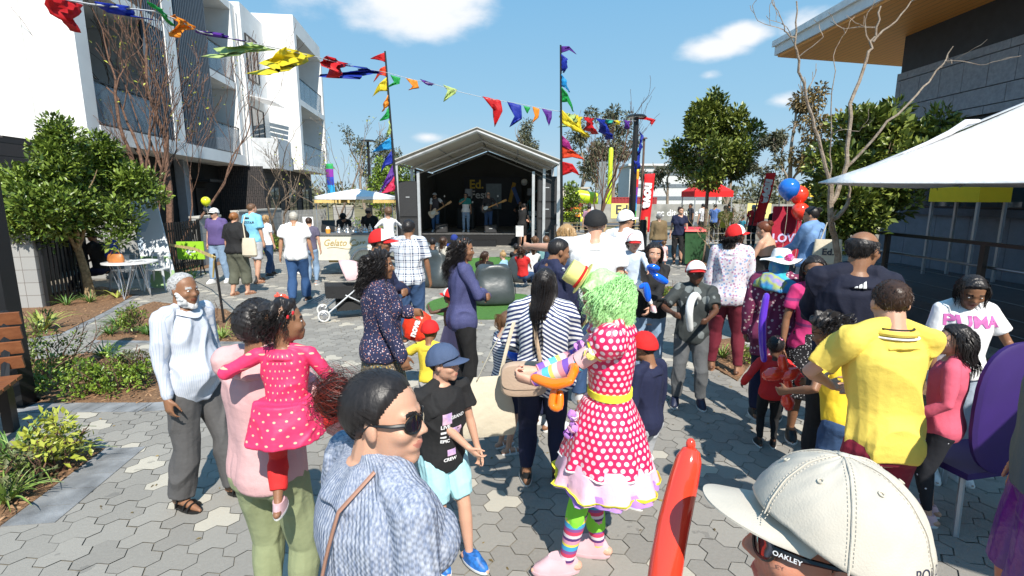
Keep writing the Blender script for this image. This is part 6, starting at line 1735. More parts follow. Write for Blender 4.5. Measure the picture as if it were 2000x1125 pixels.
 # ---------------- shoes
 if shoe:
  sm_,kindS = (shoe if isinstance(shoe,tuple) else (shoe,'trainer'))
  for s in (-1,1):
   fd = feet[s][4]; fa = an[s]; ft = .155 * H
   up = Vector((0,0,1)); xx = fd.cross(up).normalized(); up = xx.cross(fd).normalized()
   mb = MB(); base = fa - up * .045 * H
   n = 16; a = np.arange(n) / n * 2 * math.pi
   def ring(scx,scy,z,shift=0.0,lowtoe=0.0):
    pts = []
    for q in a:
     yy = math.sin(q); l = .079 * H
     y_ = (-.044 * H + l * (1 + yy)) * scy + shift
     wdt = (.0285 + .0045 * yy) * H * scx
     pts.append(tuple(base + fd * y_ + xx * math.cos(q) * wdt + up * (z - lowtoe * max(0,yy) )))
    return np.array(pts)
   if kindS == 'sandal':
    mb.loft([ring(1,1,0),ring(1.02,1,.006 * H),ring(1,1,.012 * H)],0)
    for y_ in (.0,.045,.07):
     c0 = base + fd * (y_ * H + .005)
     arc = [c0 + xx * math.cos(q) * .030 * H + up * (.010 * H + math.sin(q) * (.038 - .22 * y_) * H) for q in np.linspace(0,math.pi,9)]
     mb.tube(arc,.0065 * H,6,squash=.5)
    o = mb.build('sandal',[sm_],root)
   else:
    mb.loft([ring(1,1,.0),ring(1.06,1.02,.004 * H),ring(1.04,1.01,.013 * H)],1)
    hgt = .05 * H
    mb.loft([ring(1.0,.985,.012 * H),ring(1.0,.97,.020 * H),ring(.95,.93,.036 * H,0,.008 * H),ring(.88,.70,.050 * H,-.002 * H,.006 * H),ring(.84,.56,.060 * H,-.003 * H),ring(.6,.4,.060 * H,-.002 * H)],0)
    o = mb.build('shoe',[sm_,SOLE if kindS != 'dark' else sm_],root)
 # ---------------- hair
 if hair: build_hair(info,hair,seed)
 if beard:
  mb = MB(); a = np.degrees(az_from_front()); e = np.degrees(_EL)
  m1 = np.clip((np.interp(a,[0,28,42,60,86],[-50,-47,-35,-20,2]) - e) / 7,0,1) * np.clip((90 - a) / 8,0,1) if len(beard) > 3 and beard[3] == 1 and beard[4] > 1 else np.clip((-(e) - beard[2]) / 8,0,1) * np.clip((86 - a) / 10,0,1)
  if len(beard) > 3 and beard[4] < 1:   # keep the lips clear
   m1 = m1 * np.where((a < 17) & (e > -46),.0,1)
  Rb = smR + np.where(m1 > 0,m1 * (beard[4] if len(beard) > 4 else .8) + .25 * wav(HDIR.reshape(-1,3),5,22,1).reshape(m1.shape) * m1,-1.2)
  star_mesh(mb,Rb,HM4,hs)
  mb.build('beard',beard[1],root)
 if cap: build_cap(info,cap)
 if glasses: build_glasses(info,glasses)
 return info
def build_hair(I,hair,seed):
 style,m = hair[0],hair[1]; kw = hair[2] if len(hair) > 2 else {}
 hs,HM4,root,T,H = I['hs'],I['HM4'],I['root'],I['T'],I['H']
 near = I['dist'] < 5.5
 mk = hair_mask(kw.get('front',46),kw.get('temple',30),kw.get('side',2),kw.get('nape',-50),kw.get('soft',8))
 th = kw.get('thick',{'short': .55,'buzz': .2,'bald': .4,'long': 1.4,'curly': 1.8,'afro': 3.0,'pony': .7,'bun': .8,'bob': 1.8,'messy': 1.4,'wig': 3.0}.get(style,1.0))
 if style == 'bald': mk = mk * np.clip((42 - np.degrees(_EL)) / 12,0,1)
 if kw.get('crown'):    # a thinning patch at the crown, back of head
  q = HDIR @ np.array((0,-.55,.83)); mk = mk * np.clip((.992 - q) / .05,.25,1)
 cap_on = kw.get('under_cap',False)
 if cap_on: mk = mk * np.clip((np.interp(np.degrees(az_from_front()),[0,50,90,135,180],[27,22,9,-4,-10]) + 7 - np.degrees(_EL)) / 5,0,1)
 nzv = wav(HDIR.reshape(-1,3),seed + 3,{'short': 16,'buzz': 30,'curly': 15,'afro': 16,'wig': 11}.get(style,9),1).reshape(mk.shape)
 nz2 = wav(HDIR.reshape(-1,3),seed + 9,45,1).reshape(mk.shape)
 amp = {'short': .10,'buzz': .03,'curly': .9,'afro': .9,'messy': .6,'wig': 1.0,'bun': .03,'pony': .04}.get(style,.22)
 base = head_radius(0,0,0) if False else None
 e = HDIR * 1.0
 sk_r = np.minimum(head_radius(0.0,0.0,0.0),13)
 Rh = np.where(mk > 0,sk_r + .12 + th * mk + (amp * nzv + (.12 if amp > .06 else .03) * nz2) * mk,sk_r - 1.3)
 mb = MB(); star_mesh(mb,Rh,HM4,hs)
 P0 = (HDIR * (Rh[...,None])).reshape(-1,3)
 ok = (mk.reshape(-1) > .6)
 if cap_on: ok = ok & (np.degrees(_EL).reshape(-1) < 8)
 roots = P0[ok]
 A4 = np.array(HM4); rsn = np.random.RandomState(seed)
 inv = np.array(I['HMx'])
 def W(p): return A4[:3,:3] @ (np.asarray(p) * hs) + A4[:3,3]
 down = inv.T @ np.array((0,0,-1.0))
 n_st = kw.get('n',260 if near else 60)
 Lh = kw.get('len',30)
 curl_a = kw.get('curl',{'curly': 1.3,'afro': 1.2,'wig': 1.8,'messy': .9}.get(style,.25))
 w_lock = kw.get('w',.0028 if near else .006) * (hs / .01)
 back = np.array((0,-1.0,0))
 if style in ('long','curly','bob','wig','messy'):
  L_ = {'bob': 9,'messy': 10}.get(style,Lh)
  sel = roots[(roots[:,2] < 9) & ((roots[:,1] < kw.get('fwd',1.5)) | (np.abs(roots[:,0]) > 6.2))]
  out_ = kw.get('out',5.0 + 3 * (I['fat'] > 1.1)) if L_ > 14 else 0
  def path(rt,t,pr):
   o = rt / max(np.linalg.norm(rt),1e-6)
   s = t * L_ * (.55 + .45 * pr[0]) 
   p = rt + o * (1.2 * min(t * 3,1)) * (1 + curl_a * .5)
   p = p + down * s * (t ** .35 if t > 0 else 0)
   bulge = kw.get('bulge',1.0) * math.sin(min(1,t * 1.3) * math.pi) * 1.6
   oo = np.array((o[0],o[1],0)); p = p + oo * bulge
   p = p + back * kw.get('back',1.5) * t
   ph = pr[1] * 6.28; fq = (5 + 7 * pr[2]) * L_ / 30
   p = p + np.array((math.sin(ph + t * fq * 2.2),math.cos(ph * 1.3 + t * fq * 2.2),0)) * curl_a * min(1,t * 4)
   p[0] *= (1 - kw.get('pinch',.12) * t)
   if L_ > 14 and rt[1] < 2: p[1] -= out_ * min(max((-p[2] - 8) / 9,0),1)
   return W(p)
  # inner volume so the locks read as one mass
  n = 16; a = np.arange(n) / n * 2 * math.pi; rings = []
  for k in range(6):
   t = k / 5
   rr = (6.6 * (1 - .25 * t) * kw.get('vol',1.0)); cy = -3.6 - kw.get('back',1.5) * t
   c = np.array((0,cy,2.5)) + down * (L_ * .72) * t; c[1] -= out_ * min(max((-c[2] - 8) / 9,0),1)
   ring = [W(c + np.array((math.cos(q) * rr * (1 + .1 * math.sin(5 * q + k)),math.sin(q) * rr * .55,0))) for q in a]
   rings.append(np.array(ring))
  mb.loft(rings)
  strands(mb,sel,n_st,path,w_lock,kw.get('taper',.35),10,0,rsn)
 if style in ('pony','bun','topbun'):
  c0 = np.array(kw.get('at',(0,-9.5,4.5)))
  if style == 'pony':
   def path(rt,t,pr):
    p = c0 + np.array((0,-1.8,0)) * min(1,t * 4) + down * Lh * t * (.7 + .3 * pr[0]) + (np.array((pr[1] - .5,pr[2] - .5,pr[3] - .5)) * (2.0 + 5.5 * math.sin(min(1,t * 1.1) * math.pi)) )
    p = p + back * kw.get('back',2) * math.sin(t * 3.1)
    ph = pr[4] * 6.28
    return W(p + np.array((math.sin(ph + t * 9),math.cos(ph + t * 9),0)) * curl_a)
   mb.tube([W(c0 + np.array((0,-1,0)) + down * Lh * q * .8 + back * kw.get('back',2) * math.sin(q * 3.1)) for q in (0,.2,.5,.8,1)],[1.0 * hs,2.3 * hs,2.7 * hs,2.2 * hs,.8 * hs],8)
   strands(mb,roots,int(n_st * .7),path,w_lock,.3,9,0,rsn)
  else:
   rb = kw.get('r',3.2)
   mb.ell(W(c0 + np.array((0,-1.2,.6))),(rb * hs,) * 3)
   def path(rt,t,pr):
    th_ = pr[0] * 6.28 + t * 4; ph = (pr[1] - .5) * 2.6 + math.sin(t * 5 + pr[2] * 6) * .4
    q = c0 + np.array((0,-1.2,.6)) + rb * (1.0 + .16 * pr[3] + kw.get('messy',0) * t * pr[4]) * np.array((math.cos(th_) * math.cos(ph),math.sin(th_) * math.cos(ph),math.sin(ph)))
    return W(q)
   strands(mb,roots,kw.get('nb',120),path,w_lock * 1.3,.5,8,0,rsn)
  # combed strands over the scalp towards the tie
  def path2(rt,t,pr):
   p = rt * (1 - t) + c0 * t
   r0_ = np.linalg.norm(rt) * (1 - t) + np.linalg.norm(c0) * t
   p = p / max(np.linalg.norm(p),1e-6) * (max(r0_,9.2 + th) * (1 - .12 * abs(2 * t - 1)) * .35 + r0_ * .65 + .22 * math.sin(t * 3.14) * (.6 + pr[0]))
   return W(p)
  strands(mb,roots,n_st,path2,w_lock,.8,7,0,rsn)
  if kw.get('locks'): strands(mb,roots,kw['locks'],path2,w_lock * 3.2,.5,9,0,rsn)
 if style in ('short','afro','bald','buzz') and near and not cap_on:
  ln = {'afro': 1.2,'buzz': .3}.get(style,.55)
  def path(rt,t,pr):
   o = rt / max(np.linalg.norm(rt),1e-6)
   dn_ = np.array((pr[0] - .5,pr[1] - .9,-1.1 - pr[2])) * .8; dn_ = dn_ - o * (dn_ @ o)
   s = (o * .30 + dn_ * (1.3 if style != 'afro' else .6)) * ln * t * 1.5
   return W(rt - o * .08 + s)
  strands(mb,roots,700,path,w_lock * .55,.3,4,0,rsn)
 o = mb.build('wig' if style == 'wig' else 'hair',m,root)
 I['hair'] = o
 return o
CAPM = {}
def build_cap(I,cap):
 """cap: (style, crown material, brim material, front panel material or None)"""
 style = cap[0]; hs,HM4,root,HMx = I['hs'],I['HM4'],I['root'],I['HMx']
 e = np.degrees(_EL); a = np.degrees(az_from_front())
 sk_r = np.minimum(head_radius(0.0,0.0,0.0),13)
 kw = cap[4] if len(cap) > 4 else {}
 if style == 'cap':
  NE = 26; TT = np.concatenate([[0],np.linspace(0,1,NE)])
  azs = np.degrees(_az); af = np.abs(((azs + 180) % 360) - 180)
  line = np.interp(af,[0,50,90,135,180],[27,22,9,-4,-10])
  eld = np.degrees(_el)
  def cap_r(i,el):
   b_ = np.interp(el,eld,sk_r[:,i]); pf = 1.2 + 1.3 * min(max((el - 25) / 40,0),1)
   r_ = b_ * .35 + 9.6 * .65 + pf * .75 + .6 + .10 * math.sin(i * .9 + el * .13) * math.sin(el * .2 + i * .31)
   if af[i] < 60: r_ += .7 * min(max((70 - el) / 50,0),1) * (1 - af[i] / 60)
   return r_
  rings = []; A_ = np.array(HM4)
  for k,t in enumerate(TT):
   ring = []
   for i in range(HN):
    el = line[i] + (89.5 - line[i]) * t; r_ = cap_r(i,el) - (1.0 if k == 0 else 0)
    e_,z_ = R(el),R(azs[i]); ring.append((math.sin(z_) * math.cos(e_) * r_,math.cos(z_) * math.cos(e_) * r_,math.sin(e_) * r_))
   rings.append((np.array(ring) * hs) @ A_[:3,:3].T + A_[:3,3])
  mats_ = [cap[1]] + ([cap[3]] if len(cap) > 3 and cap[3] else [])
  mb = MB(); mb.loft(rings[::-1]); o = mb.build('cap',mats_,root,True,None)
  if len(mats_) > 1: o.data.polygons.foreach_set('material_index',[1 if af[i] < 80 else 0 for k in range(NE) for i in range(HN)] + [0,1])
  I['cap_r'] = cap_r; topr = cap_r(0,89)
  # brim
  br = MB(); n = 21
  tops = []; bots = []
  rows = 7
  P = np.zeros((rows,n,3))
  for i in range(n):
   u = -1 + 2 * i / (n - 1)
   ang = u * R(66)
   rad = 10.4
   x0 = math.sin(ang) * 8.3; y0 = math.cos(ang) * (9.6) - .4
   z0 = 3.7 - 1.0 * abs(u) ** 1.5
   ln = 7.6 * (1 - abs(u) ** 2.6) ** .6 if abs(u) < 1 else 0
   for r_ in range(rows):
    t = r_ / (rows - 1)
    P[r_,i] = (x0 * (1 + .02 * t),y0 - 1.2 + (ln + 1.2) * t,z0 - kw.get('droop',.9) * t + .5 * (1 - u * u) * t * .6 - 1.6 * u * u * t * .6)
  A = np.array(HM4)
  def Wp(Q): return (Q * hs) @ A[:3,:3].T + A[:3,3]
  top = Wp(P.reshape(-1,3)); bot = Wp(P.reshape(-1,3) - np.array((0,0,.28)))
  F = []
  idx = lambda r_,i: r_ * n + i
  N_ = rows * n
  for r_ in range(rows - 1):
   for i in range(n - 1):
    F.append((idx(r_,i),idx(r_,i + 1),idx(r_ + 1,i + 1),idx(r_ + 1,i)))
    F.append((N_ + idx(r_,i),N_ + idx(r_ + 1,i),N_ + idx(r_ + 1,i + 1),N_ + idx(r_,i + 1)))
  for i in range(n - 1):
   F.append((idx(rows - 1,i),idx(rows - 1,i + 1),N_ + idx(rows - 1,i + 1),N_ + idx(rows - 1,i)))
  br.add(np.concatenate([top,bot]),F)
  b = br.build('brim',cap[2],o)
  btn = MB(); btn.ell(HM4 @ Vector((0,0,(topr + .05) * hs)),(.7 * hs,.7 * hs,.3 * hs),10,6,M=HMx); btn.build('button',cap[1],o)
  I['cap'] = o; I['brim'] = b
 elif style == 'beanie':
  mk = np.clip((e - np.interp(a,[0,90,180],[30,16,-8])) / 4,0,1)
  Rh = np.where(mk > 0,sk_r * .3 + 9.6 * .7 + 1.0 + 1.0 * np.clip((e - 40) / 40,0,1),sk_r - 1.4)
  mb = MB(); star_mesh(mb,Rh,HM4,hs); I['cap'] = mb.build('beanie',cap[1],root)
 elif style == 'sunhat':
  n = 40; aa = np.arange(n) / n * 2 * math.pi; rings = []
  A = np.array(HM4)
  prof = [(0.3,14.2),(4.5,14.0),(7.4,12.6),(8.6,10),(9.2,6.4),(9.6,4.9),(12.0,4.4),(15.5,4.1),(19.0,3.9),(19.0,3.6),(15.5,3.8),(9.9,4.2),(8.8,5.0),(8.0,10),(4,12.8),(.3,13.2)]
  for r_,z_ in prof:
   wv = (r_ - 9) / 10 * 1.6 * np.sin(aa * 3 + 1) * (r_ > 9.7) - (r_ > 9.7) * (r_ - 9) * .22 * np.abs(np.sin(aa)) * 1.5
   Q = np.stack([np.cos(aa) * r_ * .97,np.sin(aa) * r_ * 1.03 - .6,z_ + wv],1) * hs
   rings.append(Q @ A[:3,:3].T + A[:3,3])
  mb = MB(); mb.loft(rings,cap=True); o = mb.build('sun_hat',cap[1],root); I['cap'] = o
def build_glasses(I,kind):
 hs,HM4,HMx,root = I['hs'],I['HM4'],I['HMx'],I['root']
 lens = LENS if kind != 'clear' else None
 gl = MB()
 w = 2.9 if kind != 'clear' else 2.3; h = 2.2 if kind != 'clear' else 1.5
 for s in (-1,1):
  n = 20; rings = []; rim = []
  for q in np.linspace(0,2 * math.pi,n,endpoint=False):
   x = math.cos(q) * w + s * 3.25; z = math.sin(q) * h * (1 - .12 * math.cos(q) * s) - .4
   rim.append((x,9.3 - .055 * x * x,z))
  c = (s * 3.25,9.55 - .055 * 10.5,-.4)
  pts = [tuple(HM4 @ (Vector(p) * hs)) for p in rim]; pc = tuple(HM4 @ (Vector(c) * hs)); pb = tuple(HM4 @ ((Vector(c) - Vector((0,.3,0))) * hs))
  if lens: gl.add(pts + [pc,pb],[(i,(i + 1) % n,n) for i in range(n)] + [((i + 1) % n,i,n + 1) for i in range(n)],1)
  gl.tube(pts + [pts[0]],.28 * hs,5,0)
  gl.tube([HM4 @ (Vector((s * (3.25 + w),9.3 - .055 * (3.25 + w) ** 2,.3)) * hs),HM4 @ (Vector((s * 7.6,4.5,.5)) * hs),HM4 @ (Vector((s * 8.1,-.5,.9)) * hs),HM4 @ (Vector((s * 7.9,-2.4,-.6)) * hs)],[.5 * hs,.42 * hs,.3 * hs,.25 * hs],6,0)
 gl.tube([HM4 @ (Vector((-.7,9.3,.4)) * hs),HM4 @ (Vector((0,9.6,.7)) * hs),HM4 @ (Vector((.7,9.3,.4)) * hs)],.28 * hs,5)
 I['glasses'] = gl.build('sunglasses' if lens else 'glasses',[FRAME,LENS],root)
# placing by the photograph: feet pixel (or distance) and head-top pixel give the real spot and height
def spot(u,vf=None,vt=None,d=None,u_at=None,H=None):
 """-> (x, y, 0), H. u: pixel column at mid body"""
 if d is None: d = G(u,vf).y
 z = at(u,vt,d).z if vt is not None else H
 zm = z * .6
 # column at mid height
 dr = ray(u,562); depth = d * math.cos(PITCH) + (CAM_H - zm) * math.sin(PITCH)
 return (( u - 1000) / 1000 * depth,d,0),z
# ================================================================ the crowd
A_ = at
def M_(n,c,**k): return cloth(n,c,**k)
GREYT = M_('grey_trousers',(.085,.082,.082)); DENIM = M_('denim',(.03,.07,.16),var=.25); DENIML = M_('denim_light',(.22,.32,.45),var=.2); BLKT = M_('black_trousers',(.008,.008,.009)); SAGE = M_('sage_trousers',(.25,.28,.15)); MAROON = M_('maroon_trousers',(.14,.008,.022)); OLIVE = M_('olive_trousers',(.10,.105,.075)); BLUET = M_('blue_tee',(.20,.52,.72))
sBLK = mat('shoe_black',(.012,.012,.012),.35); sWHT = mat('shoe_white',(.68,.68,.68),.5); sBLUE = mat('shoe_blue',(.02,.14,.45),.5,var=.3,scale=40); sNAVY = mat('shoe_navy',(.015,.02,.05),.5); sPINK = mat('shoe_pink',(.65,.42,.45),.5); sTAN = mat('shoe_tan',(.28,.14,.08),.6)
REDCAP = (('cap',RED,RED,WHT))
def redcap(**k): return ('cap',RED,RED,WHT,k)
def P(u,vt,label,vf=None,d=None,yaw=0,dH=0.0,dx=0.0,**k):
 loc,H = spot(u,vf,vt,d)
 return person((loc[0] + dx,loc[1],k.pop('z',0)),yaw,H + dH,label,**k)
def child_part(I,mb,name,m,smooth=True): return mb.build(name,m,I['root'],smooth)
def flower(parent,c,r,m,m2,seed,nm='flower'):
 rr = np.random.RandomState(seed); mb = MB(); c = Vector(c)
 for k in range(9):
  d = Vector(rr.normal(size=3)).normalized(); p = c + d * r * .55; b1 = d.orthogonal().normalized(); b2 = d.cross(b1)
  M3 = Matrix((b1,b2,d)).transposed(); mb.ell(p,(r * .5,r * .38,r * .10),10,5,k % 2,M=M3)
 mb.build(nm,[m,m2],parent)
aa = np.linspace(0,2 * math.pi,28,endpoint=False); sq = lambda a,e: (np.sign(np.cos(a)) * np.abs(np.cos(a)) ** e,np.sign(np.sin(a)) * np.abs(np.sin(a)) ** e)
cx,cz = sq(aa,.55)
PALEP = M_('pale_pink_satin',(.78,.50,.50))
# ---- 1 woman in the foreground
knit = newmat('knit_blue_grey',.9)[0]; h = NT(knit); x,y,z,src = h.coords('cyl')
rib = h.M('SINE',h.M('MULTIPLY',x,520.0)); row = h.M('SINE',h.M('ADD',h.M('MULTIPLY',z,420.0),h.M('MULTIPLY',h.M('SIGN',rib),1.5)))
mm = h.node('ShaderNodeMapping'); mm.inputs['Scale'].default_value = (1,1,.22); h.L(src,mm.inputs[0]); n1 = h.noise(mm.outputs[0],190,4); n1b = h.M('MULTIPLY',h.M('SUBTRACT',n1,.36),3.4)
n1c = h.node('ShaderNodeClamp'); h.L(n1b,n1c.inputs[0])
h.L(h.mixc(n1c.outputs[0],(.17,.21,.31),(.40,.43,.50)),h.b.inputs['Base Color'])
h.bump(h.M('ADD',h.M('MULTIPLY',rib,.5),h.M('MULTIPLY',row,.3)),.55,.004)
I = person((-.335,1.10,0),-48,1.635,'smiling woman in a blue-grey ribbed knit top, sunglasses and red-tinted messy bun',sk='fair',fem=1,fat=1.14,lean=3,
           head=(-49,4,-4),nz=.46,hair=('bun',HB,{'thick': .9,'soft': 17,'locks': 260,'n': 2600,'nb': 10,'at': (0,-10.5,5.6),'r': 2.0,'front': 50,'w': .0008,'nape': -42}),top=('long',knit,{'loose': .012,'sleeve': 1.9,'neck': .845,'flare': .02}),bottom=('trousers',DENIM),shoe=sBLK,glasses='dark',smile=1.0,voxel=.0032)
hs,HM4 = I['hs'],I['HM4']
for nm_,hm_,n_,r0_,w_ in (('bun',HB,700,3.3,.0009),('bun_ends',HR,900,3.9,.0006)):
 bunm = MB(); rs = np.random.RandomState(n_)
 def bpath(rt,t,pr):
  th = pr[0] * 6.28 + t * (2.5 + 3 * pr[5]); ph = (pr[1] - .5) * 2.9 + math.sin(t * 5 + pr[2] * 6) * .6
  rr = r0_ * (.75 + .35 * pr[3]) + (6 * pr[4] ** 6) * t
  return HM4 @ (Vector((math.cos(th) * math.cos(ph) * rr * .9,-12.0 + math.sin(th) * math.cos(ph) * rr - 3.5 * t * pr[6] ** 2,6.2 + math.sin(ph) * rr - 2.4 * t * pr[6])) * hs)
 strands(bunm,[np.zeros(3)],n_,bpath,w_,.4,12,0,rs)
 if nm_ == 'bun': bunm.ell(HM4 @ (Vector((0,-11.8,6.0)) * hs),(3.5 * hs,3.4 * hs,3.3 * hs))
 bunm.build(nm_,hm_,I['hair'])
fly = MB()
def fpath(rt,t,pr):
 d = Vector((pr[0] - .5,-.9 + 1.5 * pr[1],.2 + pr[2])).normalized(); b0 = d * 9.6 + Vector((0,-1.2,2.0)); return HM4 @ ((b0 + Vector((pr[3] - .5,-1.2,pr[4] - .3)) * 5 * t + d * 1.6 * math.sin(t * 3)) * hs)
strands(fly,[np.zeros(3)],70,fpath,.00035,.5,9,0,np.random.RandomState(9)); fly.build('loose_strands',HB,I['hair'])
st_ = MB(); T = I['T']; ps = []
for t in np.linspace(0,1,14):
 ps.append(T(.07 - .10 * t,-.118 - .035 * math.sin(t * 3.1),I['zn'] - .02 - .50 * t))
ps[0] = T(.075,-.05,I['zn'] + .012)
st_.tube(ps,.0065,6,squash=.6); I['strap'] = st_.build('bag_strap',mat('strap_tan',(.36,.19,.13),.5),I['root'])
tmp = I
# ---- 2 man with the stone cap in the corner
stone = mat('cap_stone',(.50,.46,.39),.9,var=.04,scale=20,bump=.12,bscale=400); redtee = M_('dark_red_tee',(.16,.012,.012))
I = person((.425,.585,0),67,1.665,'man in a stone baseball cap and black sunglasses, closest in the lower right corner',sk='red',head=(0,3,8),hair=('short',HD,{'under_cap': True,'thick': .35}),cap=('cap',stone,stone,None,{'droop': .5}),
           top=('tee',redtee),bottom=('trousers',DENIM),shoe=sBLK,glasses='dark',voxel=.0030,hands={-1: (-.16,.20,.62)},eyes=False)
cap_I = I
hs,HM4,HMx = I['hs'],I['HM4'],I['HMx']
ey = MB(); seam = MB()
def cap_pt(az,el,off=0.0):
 i = int(round((az % 360) / 360 * HN)) % HN; r = I['cap_r'](i,el)
 dr = Vector((math.sin(R(az)) * math.cos(R(el)),math.cos(R(az)) * math.cos(R(el)),math.sin(R(el))))
 return HM4 @ (dr * (r + off) * hs)
def cap_pt2(az,el):
 f_ = (az % 360) / 360 * HN; i0 = int(f_) % HN; t_ = f_ - int(f_); r = I['cap_r'](i0,el) * (1 - t_) + I['cap_r']((i0 + 1) % HN,el) * t_
 return HM4 @ (Vector((math.sin(R(az)) * math.cos(R(el)),math.cos(R(az)) * math.cos(R(el)),math.sin(R(el)))) * (r + .04) * hs)
for az in (-30,-90,-150,150,90,30):
 pts = [cap_pt(az,e,.10) for e in np.linspace(22 if abs(az) < 60 else 8,86,20)]
 for o_ in (-1.6,1.6): pass
 seam.tube(pts,.0011,5)
for az in (-60,0,-120,60,120,180):
 ey = MB(); p = cap_pt(az,58,.12); n_ = (p - HM4.translation).normalized(); a1 = n_.orthogonal().normalized(); a2 = n_.cross(a1)
 ey.tube([p + a1 * math.cos(q) * .0032 + a2 * math.sin(q) * .0032 for q in np.linspace(0,2 * math.pi,14)],.0011,5)
 ey.build('eyelet',mat('eyelet_thread',(.55,.50,.40),.7),I['cap'])
for az in (-30,-90,-150,150,90,30):
 for off in (-1,1):
  for e in np.arange(14,80,2.6):
   da = off * 2.2 / math.cos(R(e)); seam.tube([cap_pt2(az + da,e),cap_pt2(az + da,e + 1.3)],.0007,4)
seam.build('seam',stone,I['cap'])
# ---- 3 old man
shirtm = stripes('shirt_pale_stripe',(.53,.56,.62),(.37,.43,.55),120,.78,vertical=True)
I = P(372,531,'old man with white beard, pale striped shirt, grey trousers and black sandals',vf=978,yaw=-104,sk='brown',fat=.98,head=(-2,-1,0),hair=('short',hairmat('hair_silver_grey',(.34,.34,.34),(.60,.60,.60)),{'thick': .45,'front': 62,'temple': 46,'side': 10}),beard=('b',HW,25,1,1.9),
      top=('long',shirtm,{'collar': shirtm,'nks': .76,'loose': .014,'hem': .475,'belly': .05,'sleeve': 1.9,'amp': .011}),bottom=('trousers',GREYT,{'loose': .024,'flare': .02,'upto': 1.95,'amp': .010}),shoe=(sBLK,'sandal'),feet={-1: (-.07,.10,0),1: (.06,-.06,0)},hands={1: (.15,.03,.44),-1: (-.15,.0,.46)})
old = I
# ---- 4 man in pink carrying a toddler
PINKS = M_('pink_sweat',(.60,.36,.36)); SAGE2 = SAGE
I = person((-1.06,2.08,0),-14,1.58,'man seen from behind in pale pink sweatshirt and sage trousers, carrying a toddler',sk='brown',head=(-8,6,0),hair=('short',HB,{'thick': 1.9,'nape': -46}),top=('long',PINKS,{'loose': .018,'hem': .50,'amp': .012}),bottom=('trousers',SAGE2,{'loose': .018}),shoe=sBLK,
           hands={-1: (.02,.16,.63),1: (.16,.10,.62)},poles={-1: (-1,-.5,-.5),1: (1,-.6,-.4)})
pinkd = dots('pink_dress',(.75,.035,.13),(.80,.45,.30),32,.13); REDT = M_('red_leggings',(.60,.02,.02))
I = person((-.86,1.84,.73),4,.90,'toddler in a hot pink dress with a red hair bow, carried on an arm',sk='brown',kid=1.0,head=(-68,6,4),hair=('curly',HB,{'len': 7,'thick': 1.1,'back': .5,'n': 320,'curl': .9,'w': .0022}),top=('long',pinkd,{'loose': .014,'hem': .47,'flare': .04,'amp': .008}),bottom=('capri',REDT,{'upto': 1.7}),shoe=sPINK,
           hands={-1: (-.27,.16,.66),1: (.13,.20,.62)},feet={-1: (-.06,-.02,.05),1: (.24,.18,.20)},knee={-1: (-.3,1,.2),1: (.7,.6,.2)},lean=6)
mb = MB(); T = I['T']; S = I['S']; n = 28; a = np.linspace(0,2 * math.pi,n,endpoint=False); rings = []
for t in np.linspace(0,1,7):
 w_ = .088 + .035 * t; pl = 1 + .07 * t * np.sin(a * 7); rings.append(np.stack([I['hip'].x + np.cos(a) * w_ * 1.15 * pl,I['hip'].y - .02 + np.sin(a) * w_ * pl,np.full(n,I['hip'].z + .10 - .15 * t)],1))
mb.loft(rings[::-1]); sk_ = mb.build('skirt',pinkd,I['root']); defer(sk_,.006,2,lambda me,V,N: (set_cyl(me,V,.09),V + N * folds(V,4,.006,60)[:,None])[1])
bw_ = MB(); hs,HM4 = I['hs'],I['HM4']
for s in (-1,1): bw_.ell(HM4 @ (Vector((8.6,3.2 + s * 1.3,5.2 + s * .8)) * hs),(.5 * hs,1.5 * hs,1.1 * hs))
bw_.build('hair_bow',mat('bow_red',(.75,.03,.04),.4),I['hair'])
# ---- 5 boy with the navy cap
CAPN = M_('cap_slate',(.055,.085,.16)); ICE = M_('ice_shorts',(.36,.62,.66))
I = P(868,672,'boy in a slate blue cap, black printed tee and pale blue shorts',vf=1085,yaw=-140,sk='fair',kid=.55,head=(34,2,0),hair=('short',HD,{'under_cap': True,'thick': .6}),cap=('cap',CAPN,CAPN,None,{'droop': 1.2}),top=('tee',BLK,{'loose': .024,'hem': .47,'amp': .010}),bottom=('shorts',ICE,{'loose': .026,'upto': .80}),shoe=sBLUE,dx=-.01,
      hands={1: (-.05,.13,.56),-1: (-.15,.05,.50)},feet={1: (.05,.02,0),-1: (-.05,.12,0)})
boy = I
# ---- 6 clown
POLKA = dots('clown_polka',(.74,.012,.10),(.80,.60,.64),28,.30,coat=.3,rough=.4); GT = M_('green_tights',(.26,.74,.05))
I = P(1192,530,'clown woman in green wig and pink polka dot dress, twisting an orange balloon',d=2.5,yaw=84,sk='pale',fem=1,fat=1.0,lean=0,head=(4,-24,0),hair=('wig',HGREEN,{'len': 21,'n': 1500,'curl': 2.2,'w': .0019,'thick': 3.5,'front': 50,'temple': 36,'side': 14,'fwd': .5,'bulge': 1.1,'back': .8,'vol': 1.15,'out': 1}),
      top=('dress',POLKA,{'loose': .010,'hem': .50,'sleeve': .0,'amp': .004,'name': 'dress'}),bottom=('leggings',GT,{'upto': 1.75}),shoe=(sPINK,'dark'),hands={1: (.035,.235,.665),-1: (-.03,.245,.655)},poles={1: (.5,-.7,-.9),-1: (-.5,-.7,-.9)},handdir={1: ((-.45,1,.05),(-.6,-.3,.35)),-1: ((.35,1,.1),(.6,-.3,.4))},curl=1.0,feet={1: (.06,.02,0),-1: (-.05,.13,0)},voxel=.0042)
cl = I; T,S,H,HM4,hs = I['T'],I['S'],I['H'],I['HM4'],I['hs']
n = 72; a = np.linspace(0,2 * math.pi,n,endpoint=False)
